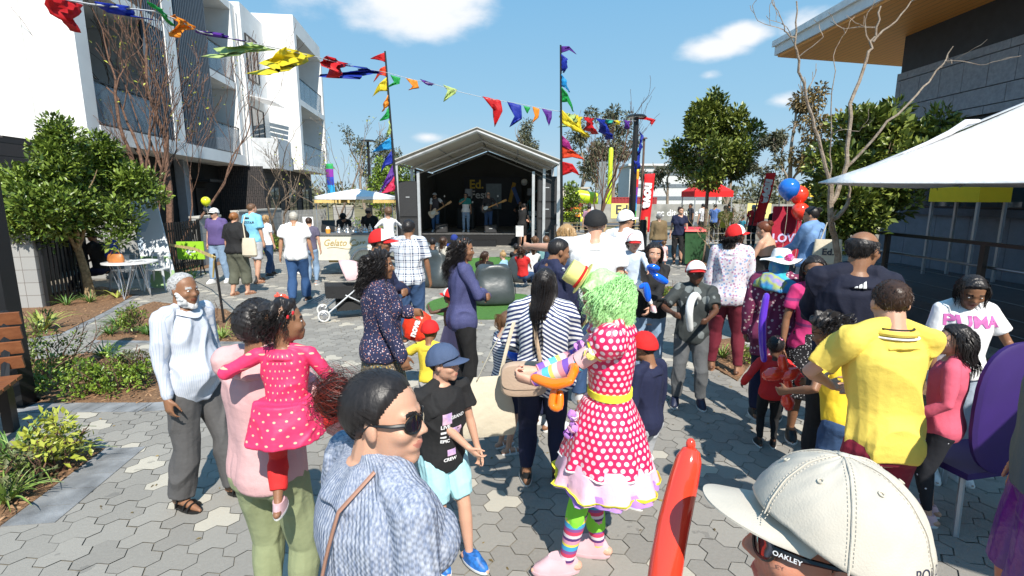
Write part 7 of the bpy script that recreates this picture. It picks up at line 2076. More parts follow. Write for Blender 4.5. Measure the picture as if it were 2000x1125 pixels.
def skirt(z0,z1,w0,w1,pl,seed,nn=10,dy=0.0):
 rings = []
 for t in np.linspace(0,1,nn):
  w_ = w0 + (w1 - w0) * t ** .8; q = 1 + pl * t * np.sin(a * 9 + seed) + pl * .5 * t * np.sin(a * 17 + seed * 2)
  rings.append(np.stack([np.cos(a) * w_ * 1.02 * q,np.sin(a) * w_ * .98 * q + I['hip'].y + .01 + dy,np.full(n,(z0 + (z1 - z0) * t) * H) + .008 * np.sin(a * 5 + seed) * t],1))
 return rings
mb = MB(); mb.loft(skirt(.60,.395,.125,.240,.05,1)[::-1]); o = mb.build('dress_skirt',POLKA,I['root']); defer(o,.006,2,lambda me,V,N: (set_cyl(me,V,.20),V + N * folds(V,8,.006,22)[:,None])[1])
tul = M_('tulle_pink',(.78,.48,.60)); tul2 = M_('tulle_lilac',(.42,.22,.68)); yt = M_('yellow_trim',(.85,.78,.05))
for i,(z0,z1,w0,w1,m,pl,nm) in enumerate(((.42,.325,.225,.272,tul,.07,'petticoat'),(.35,.315,.25,.268,tul2,.08,'purple_frill'))):
 mb = MB(); mb.loft(skirt(z0,z1,w0,w1,pl,3 + i,6),cap=False); mb.build(nm,m,I['root'])
mb = MB()
rg = skirt(.60,.395,.125,.240,.05,1)[-1]; mb.tube([tuple(p) for p in rg] + [tuple(rg[0])],.006,5); mb.build('white_piping',WHT,I['root'])
rg = skirt(.42,.325,.225,.272,.07,3,6)[-1] * np.array((1.01,1.01,1)); mb = MB(); mb.tube([tuple(p + np.array((0,0,.012))) for p in rg] + [tuple(rg[0] + np.array((0,0,.012)))],.011,5,squash=.35,up=(0,0,1)); mb.build('yellow_ribbon',yt,I['root'])
mb = MB(); rings = []
for dz,w_ in ((-.018,.146),(-.017,.153),(.017,.152),(.018,.145)): rings.append(np.array([tuple(T(math.cos(q) * w_ * S * .98,math.sin(q) * w_ * .80 * S + .004,H * .625 + dz)) for q in a]))
mb.loft(rings); mb.build('sash',yt,I['root'])
sockm = bands('clown_socks',[(.62,.05,.12),(.25,.08,.28),(.05,.35,.60),(.82,.66,.08),(.70,.30,.42),(.10,.03,.16),(.70,.62,.66)],[.022,.018,.026,.014,.022,.016,.018],kind='obj')
warm = bands('arm_warmer',[(.22,.10,.50),(.80,.30,.34),(.82,.66,.60),(.80,.70,.15),(.12,.55,.70),(.72,.42,.50)],[.035,.03,.03,.022,.04,.03],kind='cyl',axis=1)
for s in (-1,1):
 mb = MB(); mb.tube([I['kn'][s].lerp(I['an'][s],q) for q in (.22,.4,.6,.9,1.0)],[.060 * I['F'],.058 * I['F'],.052 * I['F'],.044 * I['F'],.042 * I['F']],16); mb.build('sock',sockm,I['root'])
 w0,e0,s0 = I['wr'][s],I['el'][s],I['sh'][s]
 mb = MB(); mb.tube([e0.lerp(s0,.12),e0,e0.lerp(w0,.3),e0.lerp(w0,.7),e0.lerp(w0,.97)],[.047,.046,.046,.040,.034],16); o = mb.build('arm_warmer',warm,I['root'])
 Va = np.array([v.co for v in o.data.vertices]); ax = np.array((w0 - e0).normalized()); at_ = o.data.attributes.new('cyl','FLOAT_VECTOR','POINT'); tt = (Va - np.array(e0)) @ ax; at_.data.foreach_set('vector',np.stack([tt,tt,tt],1).astype(np.float32).ravel())
 mb = MB(); mb.tube([s0.lerp(e0,.38),s0.lerp(e0,.85)],[.048,.046],14); mb.build('undersleeve',PALEP,I['root'])
 mb = MB(); mb.ell(s0.lerp(e0,.16) + Vector((s * .012,0,.0)),(.078,.085,.088),24,16); mb.tube([s0.lerp(e0,.1),s0.lerp(e0,.44),s0.lerp(e0,.47)],[.085,.068,.058],20); o = mb.build('puff_sleeve',POLKA,I['root']); 
 defer(o,.006,2,lambda me,V,N,c=s0: (set_cyl(me,V,.09,0,c.x,c.y),V + N * folds(V,5,.006,60)[:,None])[1])
 mb = MB(); mb.tube([s0.lerp(e0,.45),s0.lerp(e0,.49)],[.062,.060],16); mb.build('sleeve_trim',yt,I['root'])
lil = M_('petal_lilac',(.52,.24,.66)); pet = M_('petal_pink',(.80,.42,.60)); petw = M_('petal_white',(.80,.72,.80)); vio = M_('petal_violet',(.22,.05,.40))
fr_ = I['root']
for k,(p,r_,m1,m2) in enumerate([((-.09,.10,H * .80),.050,pet,petw),((.02,.17,H * .755),.045,lil,vio),((-.04,.165,H * .77),.045,lil,pet),((-.03,.18,H * .70),.045,vio,lil),((-.07,.19,H * .555),.042,lil,petw),((-.09,.19,H * .52),.042,pet,lil),((-.06,.21,H * .49),.04,vio,lil),((.13,-.10,H * .63),.03,vio,pet)]): flower(fr_,T(*p),r_,m1,m2,40 + k)
flower(fr_,I['sh'][-1].lerp(I['el'][-1],.52) + Vector((-.045,.02,0)),.045,petw,M_('petal_yellow',(.75,.68,.2)),60,'sleeve_bow')
# little yellow hat
ht = MB(); c0 = HM4 @ (Vector((-2.5,4.0,14.0)) * hs); rings = []
up = (HM4.to_3x3() @ Vector((.05,.55,.82))).normalized(); x1 = up.orthogonal().normalized(); x2 = up.cross(x1)
for r_,z_ in ((.084,0),(.087,.004),(.054,.008),(.060,.06),(.056,.088),(.01,.092)): rings.append(np.array([tuple(c0 + x1 * math.cos(q) * r_ + x2 * math.sin(q) * r_ + up * z_) for q in np.linspace(0,2 * math.pi,24,endpoint=False)]))
ht.loft(rings); ho = ht.build('hat',M_('hat_yellow',(.72,.68,.22)),I['root']); mb = MB(); mb.tube([c0 + x1 * math.cos(q) * .057 + x2 * math.sin(q) * .057 + up * .018 for q in np.linspace(0,2 * math.pi,24)],.007,5); mb.build('hat_band',RED,ho)
flower(ho,c0 + up * .07 + x2 * .04,.03,RED,pet,70,'hat_flower')
# braid falling to the chest
mb = MB()
rt = I['root']; bp = [HM4 @ (Vector(p) * hs) for p in ((-8.5,1,-1),(-10.5,0.5,-7),(-11,.5,-13),(-10,1.5,-19),(-9,3,-25))]
for k in range(3):
 pts = []
 for t in np.linspace(0,1,30):
  i = min(3,int(t * 4)); f = t * 4 - i; p = bp[i].lerp(bp[i + 1],f); ph = t * 20 + k * 2.094; pts.append(p + Vector((math.cos(ph) * .014,math.sin(ph * 2) * .008,0)))
 mb.tube(pts,[.015 - .005 * q for q in np.linspace(0,1,30)],7)
mb.build('braid',HGREEN,I['hair'])
# ---- 7 yellow polo
YPOLO = M_('polo_yellow',(.80,.60,.10)); SHORTM = M_('maroon_shorts',(.22,.01,.03))
I = person((1.76,2.28,0),2,1.635,'man seen from behind in a yellow polo shirt with a thinning crown',sk='fair',fat=1.0,lean=3,head=(-14,-10,0),hair=('short',HD,{'thick': .35,'crown': True,'nape': -44}),top=('tee',YPOLO,{'loose': .018,'sleeve': .72,'hem': .49,'amp': .012}),bottom=('shorts',SHORTM),shoe=sBLK,
           hands={-1: (-.06,.18,.64),1: (.08,.20,.62)},poles={-1: (-1,-.15,-.1),1: (1,-.2,-.55)},twist=-4)
T = I['T']; S = I['S']; n_ = 32; a2 = np.linspace(0,2 * math.pi,n_,endpoint=False)
def ringT(r1,r2,z,dz): return np.array([tuple(T(math.cos(q) * r1,-.014 + math.sin(q) * r2,z + dz * math.sin(q))) for q in a2])
zn = I['zn']
for nm_,rx_,ry_,dz_,rr_,m_ in (('collar',.086,.082,-.004,.017,YPOLO),('collar_stripe',.081,.077,.015,.0045,BLK),('collar_band',.101,.096,-.024,.006,WHT)):
 mb = MB(); mb.tube([tuple(T(math.cos(q) * rx_ * .94,-.022 + math.sin(q) * ry_ * .94,zn + dz_ - max(0,math.sin(q)) * .03)) for q in np.linspace(0,2 * math.pi,33)],rr_,8,squash=.8); mb.build(nm_,m_,I['root'])
# ---- 8 striped-blouse woman, seen from behind
DST = stripes('diagonal_stripe',(.03,.045,.14),(.78,.78,.78),42,.5,36,zig=True)
I = P(1060,524,'woman seen from behind in a navy and white diagonal striped blouse',vf=948,yaw=-6,sk='brown',fem=1,fat=1.18,head=(-14,-4,0),hair=('long',HB,{'len': 50,'thick': 1.0,'back': 2.4,'n': 620,'vol': .7,'pinch': .45,'w': .0020}),top=('long',DST,{'loose': .034,'sleeve': 1.55,'hem': .47,'flare': .08,'amp': .010}),bottom=('leggings',NAVY),shoe=sBLK,
      hands={-1: (-.12,.14,.60),1: (.12,.16,.60)},feet={-1: (-.07,.02,0),1: (.07,.03,0)})
sw_ = I
T = I['T']; bagb = mat('bag_beige',(.46,.34,.25),.5,var=.05,bump=.15,bscale=60)
bg_ = thing('crossbody_bag','beige rounded crossbody bag hanging behind the striped-blouse woman','bag',tuple(I['root'].location + Vector((-.13,-.20,.86))),R(4)); mb = MB()
mb.loft([np.stack([cx * w_,np.full(28,y_),cz * h_],1) for w_,h_,y_ in ((.135,.095,.035),(.15,.11,.03),(.152,.112,-.02),(.14,.10,-.045),(.12,.08,-.052))]); mb.build('body',bagb,bg_)
mb = MB(); mb.loft([np.stack([cx * w_,np.full(28,y_),cz * h_ + .03],1) for w_,h_,y_ in ((.150,.085,-.0525),(.146,.080,-.060),(.12,.06,-.062))]); mb.build('flap',bagb,bg_)
o = I['root'].location; bo_ = bg_.location
mb = MB(); q0 = Vector((.02,.0,.10)); pts = [q0 + Vector((.08,-.02,0)),Vector((.13,-.035,.25)),Vector((.15,-.05,.45))]
sh_ = T(-.01,-.02,I['zs'] + .055); pts = [Vector((.10,.0,.09)),(T(-.02,-.165,I['H'] * .62) + o - bo_),(T(-.045,-.175,I['H'] * .70) + o - bo_),(T(-.06,-.155,I['H'] * .77) + o - bo_),(T(-.075,-.075,I['zs'] + .055) + o - bo_),(T(-.08,.04,I['zs'] + .03) + o - bo_)]
mb.tube(pts,.013,6,squash=.3); mb.build('strap',mat('strap_beige',(.50,.36,.24),.5),bg_)
tt_ = thing('tote_bag','plain cream canvas tote bag hanging left of the beige crossbody bag','bag',tuple(I['root'].location + Vector((-.36,-.10,.42))),R(12)); mb = MB()
mb.loft([np.stack([cx * w_,cz * 0 + np.sign(np.sin(aa)) * np.abs(np.sin(aa)) ** .5 * y_,np.full(28,z_)],1) for w_,y_,z_ in ((.17,.008,0),(.185,.022,.04),(.17,.026,.2),(.13,.018,.36),(.10,.006,.42))]); mb.build('body',CREAM,tt_)
mb = MB(); mb.tube([(-.08,-.02,.41),(.02,-.03,.62),(.12,-.03,.78)],.012,6,squash=.3); mb.tube([(.08,.02,.41),(.12,0,.6),(.17,.0,.78)],.012,6,squash=.3); mb.build('handle',CREAM,tt_)
# ---- 9 woman in the purple-blue jumper
JUMP = floral('jumper_indigo',(.055,.06,.16),[(.12,.13,.26)],160,.25)
I = P(903,463,'woman in an indigo jumper and black trousers with long frizzy black hair, arms folded',vf=790,yaw=-72,sk='brown',fem=1,fat=1.05,head=(-16,-2,0),hair=('curly',HB,{'len': 32,'thick': .8,'back': 3.2,'n': 520,'curl': 2.0,'vol': .85,'w': .0024,'fwd': -1}),top=('long',JUMP,{'loose': .018,'hem': .47,'amp': .010}),bottom=('trousers',BLKT,{'loose': .010}),shoe=(sBLK,'dark'),hands='fold')
# ---- 10 curly woman with the floral top
FTOP = floral('floral_navy',(.018,.022,.065),[(.62,.48,.50),(.50,.20,.14)],62,.26); FSK = floral('floral_skirt',(.12,.10,.07),[(.50,.34,.08),(.08,.25,.28),(.40,.30,.22)],70,.38)
I = P(745,488,'woman with thick curly black hair in a dark floral blouse and patterned skirt',d=3.75,yaw=-74,sk='brown',fem=1,fat=1.08,head=(-6,0,0),hair=('curly',HB,{'len': 26,'thick': 2.0,'back': 1.6,'n': 620,'curl': 1.7,'vol': 1.35,'w': .0028,'fwd': 3}),top=('long',FTOP,{'loose': .030,'hem': .50,'flare': .02,'amp': .010}),bottom=('skirt',FSK,{'z0': .22,'flare': .10}),shoe=sBLK,hands={1: (.15,.10,.455),-1: (-.1,.14,.68)})
bgl = MB(); bgl.tube([I['wr'][1] + Vector((math.cos(q) * .03,math.sin(q) * .03,.01)) for q in np.linspace(0,6.3,12)],.004,5); bgl.build('bracelet',blackp,I['root'])
# ---- 11 man behind in red and white cap, arms folded
I = P(742,447,'man in a red and white cap and navy jumper, arms folded, behind the curly-haired woman',d=4.75,yaw=-80,sk='brown',head=(0,-4,0),hair=('short',HB,{'under_cap': True}),cap=redcap(droop=1.6),top=('long',NAVY,{'amp': .010}),bottom=('trousers',DENIM),shoe=sBLK,hands='fold')
# ---- 12 checked shirt, with baby
PLAID = plaid('shirt_check',(.62,.66,.72),(.03,.045,.10),(.85,.85,.86),11)
I = P(800,429,'man seen from behind in a blue checked shirt, holding a baby',d=6.9,yaw=-4,sk='brown',fat=1.12,head=(-10,0,0),hair=('short',HB,{'thick': 1.4}),top=('tee',PLAID,{'loose': .028,'hem': .49,'sleeve': .8,'amp': .010}),bottom=('trousers',DENIM,{'loose': .02}),shoe=sBLK,hands={-1: (-.16,.12,.68),1: (.17,.03,.44)},poles={-1: (-1,-.4,-.6)})
p = at(762,470,6.95)
I = person((p.x,6.9,1.10),20,.78,'baby in a white top with grey braces held against the checked shirt man',sk='fair',kid=1.0,head=(10,10,0),hair=('short',HBR,{'thick': .5}),top=('tee',WHT,{'sleeve': 1.9}),bottom=('trousers',M_('baby_grey',(.22,.24,.30))),shoe=sWHT,hands={-1: (-.2,.15,.62),1: (.25,.2,.62)},feet={-1: (-.1,.1,.20),1: (.1,.15,.22)})
# ---- 13 small boy in yellow with red cap; bag
I = P(840,626,'small child in yellow tee and red cap behind the boy in the slate cap',d=4.15,yaw=-8,sk='brown',kid=.9,hair=('short',HB,{'under_cap': True}),cap=('cap',RED,RED,None,{}),top=('tee',M_('tee_yellow',(.75,.58,.05)),{'loose': .02}),bottom=('trousers',M_('pale_trouser',(.5,.5,.5))),shoe=sWHT,hands={-1: (-.34,.06,.60)},head=(0,-8,0))
rb2_ = thing('plastic_bag','bright red plastic bag with white lettering behind the small child in yellow','bag',tuple(at(818,660,4.9))); mb = MB(); ca = np.linspace(0,2 * math.pi,24,endpoint=False)
mb.loft([np.stack([np.cos(ca) * w_ * (1 + .1 * np.sin(ca * 5 + z_ * 40)),np.sin(ca) * y_ * (1 + .12 * np.sin(ca * 4)),np.full(24,z_)],1) for w_,y_,z_ in ((.10,.04,-.02),(.15,.07,.02),(.15,.08,.12),(.12,.06,.22),(.06,.03,.27))]); mb.build('bag',mat('bag_red',(.85,.05,.02),.3,bump=.4,bscale=20),rb2_); lettering('nova',.09,nw_,rb2_,(-.02,-.088,.12),(R(90),R(-70),0),bold=.004)
# ---- 14 girl in gold and tulle
GOLDS = M_('sequin_bronze',(.17,.09,.05)); TULLE = M_('tulle_mauve',(.42,.26,.36))
I = P(882,562,'little girl in bronze top and mauve tulle skirt behind the indigo jumper woman',d=5.6,yaw=60,sk='dark',kid=.9,hair=('short',HB,{'under_cap': True}),cap=redcap(),top=('tank',GOLDS),bottom=('skirt',TULLE,{'z0': .20,'flare': .22}),shoe=sPINK,hands={-1: (-.12,.22,.78),1: (.1,.1,.6)})
# ---- 15 girl crouching in stripes
GST = stripes('girl_stripe',(.70,.70,.72),(.03,.04,.12),44,.55)
I = P(985,604,'girl with a ponytail and pink clips in a navy striped tee',vf=880,yaw=-62,sk='fair',kid=.5,fem=1,head=(-10,-16,0),hair=('pony',HBR,{'len': 16,'at': (0,-9.5,5),'n': 200}),top=('tee',GST,{'loose': .016}),bottom=('shorts',NAVY),shoe=(sWHT,'sandal'),hands={1: (.0,.20,.62),-1: (-.05,.22,.62)})
cp = MB(); hs,HM4 = I['hs'],I['HM4']
for q in ((6,-5,7),(7.6,-3,4)): cp.ell(HM4 @ (Vector(q) * hs),(1.6 * hs,.5 * hs,.8 * hs))
cp.build('hair_clip',M_('clip_pink',(.8,.35,.5)),I['hair'])
# ---- 16 navy hooded kid behind the clown
I = P(1262,648,'child in a navy hooded jumper and grey joggers behind the clown, in a red cap',vf=985,yaw=40,sk='brown',kid=.6,hair=('short',HB,{'under_cap': True}),cap=('cap',RED,RED,None,{}),top=('long',NAVY,{'loose': .022,'hem': .47}),bottom=('trousers',M_('joggers_grey',(.42,.43,.45)),{'loose': .02}),shoe=sNAVY,head=(10,-10,0))
# ---- 17 mother with toddler and blue dog balloon
I = P(1268,471,'smiling long-haired woman in a black top, holding the toddler with the balloon dog',d=5.1,yaw=172,sk='fair',fem=1,smile=.8,head=(6,-6,-6),hair=('long',HB,{'len': 26,'thick': .7,'back': .4,'n': 300,'vol': .8,'fwd': 3}),top=('long',BLK,{'loose': .012}),bottom=('trousers',DENIML,{'loose': .008}),shoe=sBLK,hands={1: (-.05,.17,.66),-1: (.02,.19,.60)},poles={1: (1,-.2,-.6),-1: (-1,-.2,-.6)})
p = at(1232,560,4.95)
DENJ = M_('pale_denim_jacket',(.50,.58,.68))
I = person((p.x,4.92,.80),172,.86,'carried toddler in a pale blue jacket and red and white cap',sk='fair',kid=1.0,head=(8,-6,0),hair=('bob',HD,{'len': 8,'n': 120,'under_cap': True}),cap=redcap(),top=('long',DENJ,{'loose': .018}),bottom=('leggings',WHT),shoe=sPINK,hands={-1: (-.14,.26,.62),1: (.1,.2,.60)},feet={-1: (-.22,.16,.16),1: (.1,.12,.12)})
# ---- 18 boy with the white balloon
GTEE = floral('tee_charcoal',(.035,.042,.042),[(.16,.18,.18)],9,.35); JOG = M_('joggers_charcoal',(.10,.105,.11))
I = P(1352,509,'boy in a red and white cap, charcoal tee and grey joggers holding a white balloon',vf=788,yaw=166,sk='dark',kid=.45,head=(10,2,0),hair=('short',HB,{'under_cap': True}),cap=redcap(),top=('tee',GTEE,{'loose': .028,'sleeve': .8,'hem': .47,'amp': .012}),bottom=('trousers',JOG,{'loose': .024}),shoe=sNAVY,hands={1: (.14,.20,.68),-1: (-.07,.24,.665)},poles={1: (1,-.3,-.8),-1: (-1,-.3,-.8)},feet={1: (.08,.02,0),-1: (-.08,.02,0)},curl=1.1)
boyw = I
# ---- 19 floral blouse, maroon trousers
FBL = floral('blouse_floral_white',(.62,.58,.62),[(.42,.22,.34),(.22,.34,.55),(.55,.40,.42)],34,.40)
I = P(1424,438,'woman in a red and white cap, pale floral blouse and maroon trousers',vf=728,yaw=-28,sk='dark',fem=1,fat=1.15,head=(-50,0,0),hair=('curly',HB,{'len': 12,'thick': .9,'under_cap': True,'n': 260,'curl': 1.6}),cap=redcap(),top=('long',FBL,{'loose': .024,'sleeve': 1.9,'hem': .485}),bottom=('trousers',MAROON,{'loose': .008}),shoe=(sTAN,'dark'),hands={1: (.14,.03,.47),-1: (-.14,.02,.47)},feet={1: (.09,.0,0),-1: (-.08,.04,0)})
# ---- 20 sun hat and scarf
TUN = floral('tunic_maroon',(.16,.02,.07),[(.55,.42,.42)],26,.28); SC = newmat('scarf_rainbow',.7)[0]; h = NT(SC); x,y,z,src = h.coords('obj'); n1 = h.noise(src,5,3); cr_ = h.node('ShaderNodeValToRGB'); 
e_ = cr_.color_ramp; e_.elements[0].position = .30; e_.elements[0].color = (.30,.10,.32,1); e_.elements[1].position = .72; e_.elements[1].color = (.50,.20,.34,1)
for q_,c_ in ((.40,(.02,.42,.46,1)),(.50,(.05,.22,.50,1)),(.58,(.34,.40,.06,1)),(.64,(.20,.20,.42,1))): el = e_.elements.new(q_); el.color = c_
h.L(n1,cr_.inputs[0]); h.L(cr_.outputs[0],h.b.inputs['Base Color'])
I = P(1512,488,'person in a white flowered sun hat, rainbow headscarf and maroon tunic',d=4.4,yaw=-24,sk='brown',fem=1,fat=1.08,head=(-20,-4,0),cap=('sunhat',M_('straw_white',(.80,.79,.76))),hair=None,top=('long',TUN,{'loose': .035,'hem': .40,'flare': .10,'amp': .010}),bottom=('trousers',NAVY),shoe=sBLK)
hs,HM4,T,H = I['hs'],I['HM4'],I['T'],I['H']
mb = MB(); ca = np.linspace(0,2 * math.pi,32,endpoint=False); rings = []
for k,(r1,r2,dz,cy) in enumerate(((.5,.5,9.2,-1.5),(7.6,8.4,6.2,-1.5),(8.8,10.2,0,-1.8),(8.6,9.6,-6,-2.2),(8.0,8.2,-11,-2.0))): rings.append(np.array([tuple(HM4 @ (Vector((math.cos(q) * r1 * 1.0,cy + (math.sin(q) * r2 if math.sin(q) < 0 else math.sin(q) * r2 * .2),dz)) * hs)) for q in ca]))
for w_,dd,z_ in ((.13,.11,I['zs'] + .045),(.20,.15,I['zs'] - .01),(.215,.165,I['zs'] - .07)): rings.append(np.array([tuple(T(math.cos(q) * w_,math.sin(q) * dd - .02,z_ + .03 * math.sin(q * 2))) for q in ca]))
mb.loft(rings); o = mb.build('headscarf',SC,I['root']); defer(o,.012,3,lambda me,V,N: V + N * folds(V,12,.012,26)[:,None])
mb = MB(); flower(I['cap'],HM4 @ (Vector((9.5,-9.0,5.6)) * hs),.05,M_('hat_flower',(.75,.04,.22)),M_('hat_flower2',(.8,.25,.4)),77)
# ---- 21 tall man in navy
I = P(1655,449,'tall man in a dark navy jumper with balding crown and glasses',d=3.15,yaw=-22,sk='brown',fat=1.08,head=(-44,-2,0),hair=('bald',HB,{'thick': .5}),top=('long',M_('navy_dark',(.004,.006,.022)),{'loose': .024,'amp': .010}),bottom=('trousers',BLKT),shoe=sBLK,glasses='clear',hands='fold')
navyman = I
# ---- 22 girl behind in magenta tee with glasses
MAG = stripes('tee_magenta',(.55,.03,.16),(.22,.03,.14),5,.88)
I = P(1590,497,'smiling girl with glasses and a magenta tee partly hidden behind the tall man',d=4.05,yaw=168,sk='brown',fem=1,kid=.25,smile=.6,head=(-20,-4,8),hair=('long',HB,{'len': 24,'n': 260,'thick': .8,'fwd': 2}),top=('tee',MAG),bottom=('skirt',floral('skirt_bw',(.01,.01,.012),[(.5,.5,.5)],60,.25),{'z0': .25}),shoe=sBLK,glasses='clear',dx=-.02)
# ---- 23 little girl in red with red balloon flower
I = P(1508,655,'little girl in a red top with braids and pink beads, seen from behind',vf=872,yaw=-14,sk='dark',kid=.95,head=(-20,-4,0),hair=('short',HB,{'thick': .5}),top=('long',REDT,{'loose': .02,'hem': .45}),bottom=('leggings',BLKT),shoe=sBLK,hands={-1: (-.22,.02,.56),1: (.22,.06,.58)})
hs,HM4 = I['hs'],I['HM4']; mb = MB(); rs = np.random.RandomState(5)
for k in range(7):
 q = Vector((rs.uniform(-3,7),rs.uniform(-8,-2),rs.uniform(7,11))).normalized() * 11.3; mb.ell(HM4 @ (q * hs),(.85 * hs,) * 3,10,6)
mb.build('hair_bead',M_('bead_pink',(.85,.25,.40)),I['hair'])
# ---- 24 girl in yellow behind the polo man
I = P(1650,612,'girl in a yellow top and jeans, bending, half hidden behind the yellow polo man',d=2.95,yaw=25,sk='brown',kid=.6,head=(30,-20,0),hair=('curly',HB,{'len': 8,'n': 260,'curl': 1.8,'thick': 2.2}),top=('tee',M_('tee_yellow2',(.78,.55,.03))),bottom=('trousers',DENIM),shoe=sBLK,hands={-1: (-.20,.14,.62),1: (.1,.2,.6)},lean=10)
# ---- 25 white tee girl on the right
I = P(1872,528,'girl in a white tee with lilac lettering, looking down at the right',d=3.45,yaw=170,sk='brown',fem=1,kid=.15,head=(-14,-26,0),hair=('long',HB,{'len': 20,'n': 260,'thick': .8,'fwd': 0,'back': 2}),top=('tee',WHT,{'loose': .022,'sleeve': .66,'amp': .008}),bottom=('trousers',M_('pale_jeans',(.35,.42,.50))),shoe=sWHT,hands={-1: (-.17,.14,.60),1: (.12,.04,.50)})
puma = I
# ---- 26 girl in the pink long-sleeve top
STARS = floral('leggings_stars',(.010,.011,.016),[(.6,.6,.65)],14,.07)
I = P(1846,632,'girl with long black hair and painted cheek in a rose long-sleeved top',d=2.92,yaw=48,sk='fair',fem=1,kid=.45,head=(20,4,0),hair=('long',HB,{'len': 20,'n': 420,'thick': .9,'back': 1.0,'vol': 1.1,'fwd': 0,'curl': .1}),top=('long',M_('rose_top',(.62,.10,.16)),{'loose': .016,'hem': .47}),bottom=('leggings',STARS),shoe=sPINK,hands={1: (.22,.02,.50),-1: (-.12,.1,.56)})
# ---- 27 man at the right frame edge
SATIN = mat('satin_purple',(.10,.012,.20),.28,var=.15,bump=.5,bscale=14,spec=.7)
I = person((2.10,1.78,0),60,1.74,'person at the right frame edge in a dark blue tee and shiny purple shorts',sk='red',fat=1.2,hair=('short',HB),top=('tee',M_('slate_tee',(.05,.08,.12)),{'sleeve': .8}),bottom=('shorts',SATIN,{'loose': .03,'upto': .98}),shoe=sBLK,hands={-1: (-.15,-.02,.49),1: (.15,.02,.49)})
# ---- 28 white tee, black cap man with arm out; blonde woman; others mid-right
I = P(1158,410,'tall man in a white tee and black cap with his left arm stretched out',d=4.75,yaw=-4,sk='fair',fat=1.15,head=(-14,-2,0),hair=('short',HBR,{'under_cap': True,'thick': .3}),cap=('cap',BLK,BLK,None,{}),top=('tee',WHT,{'loose': .024,'amp': .010}),bottom=('trousers',DENIM),shoe=sWHT,hands={-1: (-.33,.22,.80)},poles={-1: (-1,-.2,-.5)})
I = P(1104,438,'blonde woman in a dark blue top under the white tee man\'s outstretched arm',d=5.5,yaw=-6,sk='fair',fem=1,hair=('long',HBL,{'len': 20,'n': 300,'thick': 1.3,'vol': 1.1}),top=('tee',M_('dark_blue',(.02,.05,.12)),{'loose': .03,'sleeve': 1.3}),bottom=('trousers',DENIM),shoe=sWHT)
I = P(1068,462,'man with cropped black hair and navy jacket in profile behind the striped-blouse woman',d=4.25,yaw=-62,sk='brown',fat=1.1,lean=6,head=(-16,-10,0),hair=('buzz',HB,{'thick': .35}),top=('long',M_('navy_jacket',(.014,.018,.055)),{'loose': .03,'amp': .012}),bottom=('trousers',NAVY),shoe=sWHT,hands={1: (.03,.2,.56),-1: (-.04,.22,.56)})
stripe_m = MB(); T = I['T']; stripe_m.tube([I['sh'][1].lerp(I['el'][1],q) + Vector((.045,-.03,.035)) * (1 - q * .3) for q in (-.1,.2,.5,.8)],.014,6,squash=.4); stripe_m.build('sleeve_stripe',WHT,I['root'])
I = P(1215,410,'man in a white long tee and white cap looking right, beside the black cap man',d=6.6,yaw=-40,sk='tan',head=(-30,0,0),hair=('short',HB,{'under_cap': True}),cap=('cap',WHT,WHT,None,{}),top=('tee',M_('white_tee2',(.74,.74,.75)),{'loose': .024}),bottom=('trousers',WHT),shoe=sWHT)
I = P(1286,416,'grey-haired woman in a brown cardigan and jeans, seen from behind',vf=524,yaw=-8,sk='fair',fem=1,fat=1.15,hair=('bob',HG,{'len': 7,'n': 60,'thick': 1.3}),top=('long',M_('brown_cardi',(.17,.12,.06)),{'loose': .022}),bottom=('trousers',DENIM),shoe=sBLK)
I = P(1326,404,'woman in a navy tee and black leggings looking left beside the bin',vf=518,yaw=150,sk='fair',fem=1,fat=1.1,head=(44,0,0),hair=('bun',HD,{'at': (0,-7,8)}),top=('tee',NAVY),bottom=('leggings',BLKT),shoe=sBLK)
I = P(1296,470,'child in pale pink behind the woman in the brown cardigan',d=14.2,yaw=-30,sk='fair',kid=.8,hair=('bob',HBR,{'len': 7,'n': 40}),top=('tee',PALEP),bottom=('skirt',PALEP),shoe=sWHT)
I = P(1492,430,'woman in a black strappy dress with auburn bun, seen from behind',d=6.9,yaw=40,sk='fair',fem=1,fat=1.1,head=(10,-14,0),hair=('bun',hairmat('hair_auburn',(.10,.025,.012),(.22,.07,.03)),{'at': (0,-8.5,6),'r': 3.6,'n': 80}),top=('tank',BLK,{'neck': .72,'hem': .40,'flare': .05}),bottom=('trousers',BLKT),shoe=sBLK,hands={-1: (-.08,.18,.66),1: (.06,.2,.64)})
I = P(1582,402,'woman in a washed denim shirt carrying an Ed. tote bag on the right',d=7.7,yaw=30,sk='tan',fem=1,head=(20,-8,0),hair=('bun',HB,{'n': 80,'at': (0,-9,5)}),top=('long',M_('denim_shirt',(.14,.26,.48),var=.4),{'loose': .03}),bottom=('trousers',M_('trouser_grey2',(.3,.3,.31))),shoe=sBLK,hands={-1: (-.05,.2,.62)})
t2 = thing('tote_bag','cream tote bag lettered Ed. on the denim shirt woman\'s shoulder','bag',(I['root'].location.x + .08,7.42,1.02),R(-20)); mb = MB()
mb.loft([np.stack([cx * w_,np.sign(np.sin(aa)) * np.abs(np.sin(aa)) ** .5 * y_,np.full(28,z_)],1) for w_,y_,z_ in ((.19,.02,0),(.20,.05,.04),(.18,.05,.25),(.17,.03,.38))]); mb.build('body',CREAM,t2); mb = MB(); mb.tube([(-.1,0,.37),(-.03,.05,.62),(.06,.05,.62),(.1,0,.37)],.012,5,squash=.4); mb.build('handle',CREAM,t2); lettering('Ed.',.13,mat('letter_dark',(.05,.05,.06),.6),t2,(.0,-.056,.2),bold=.004)
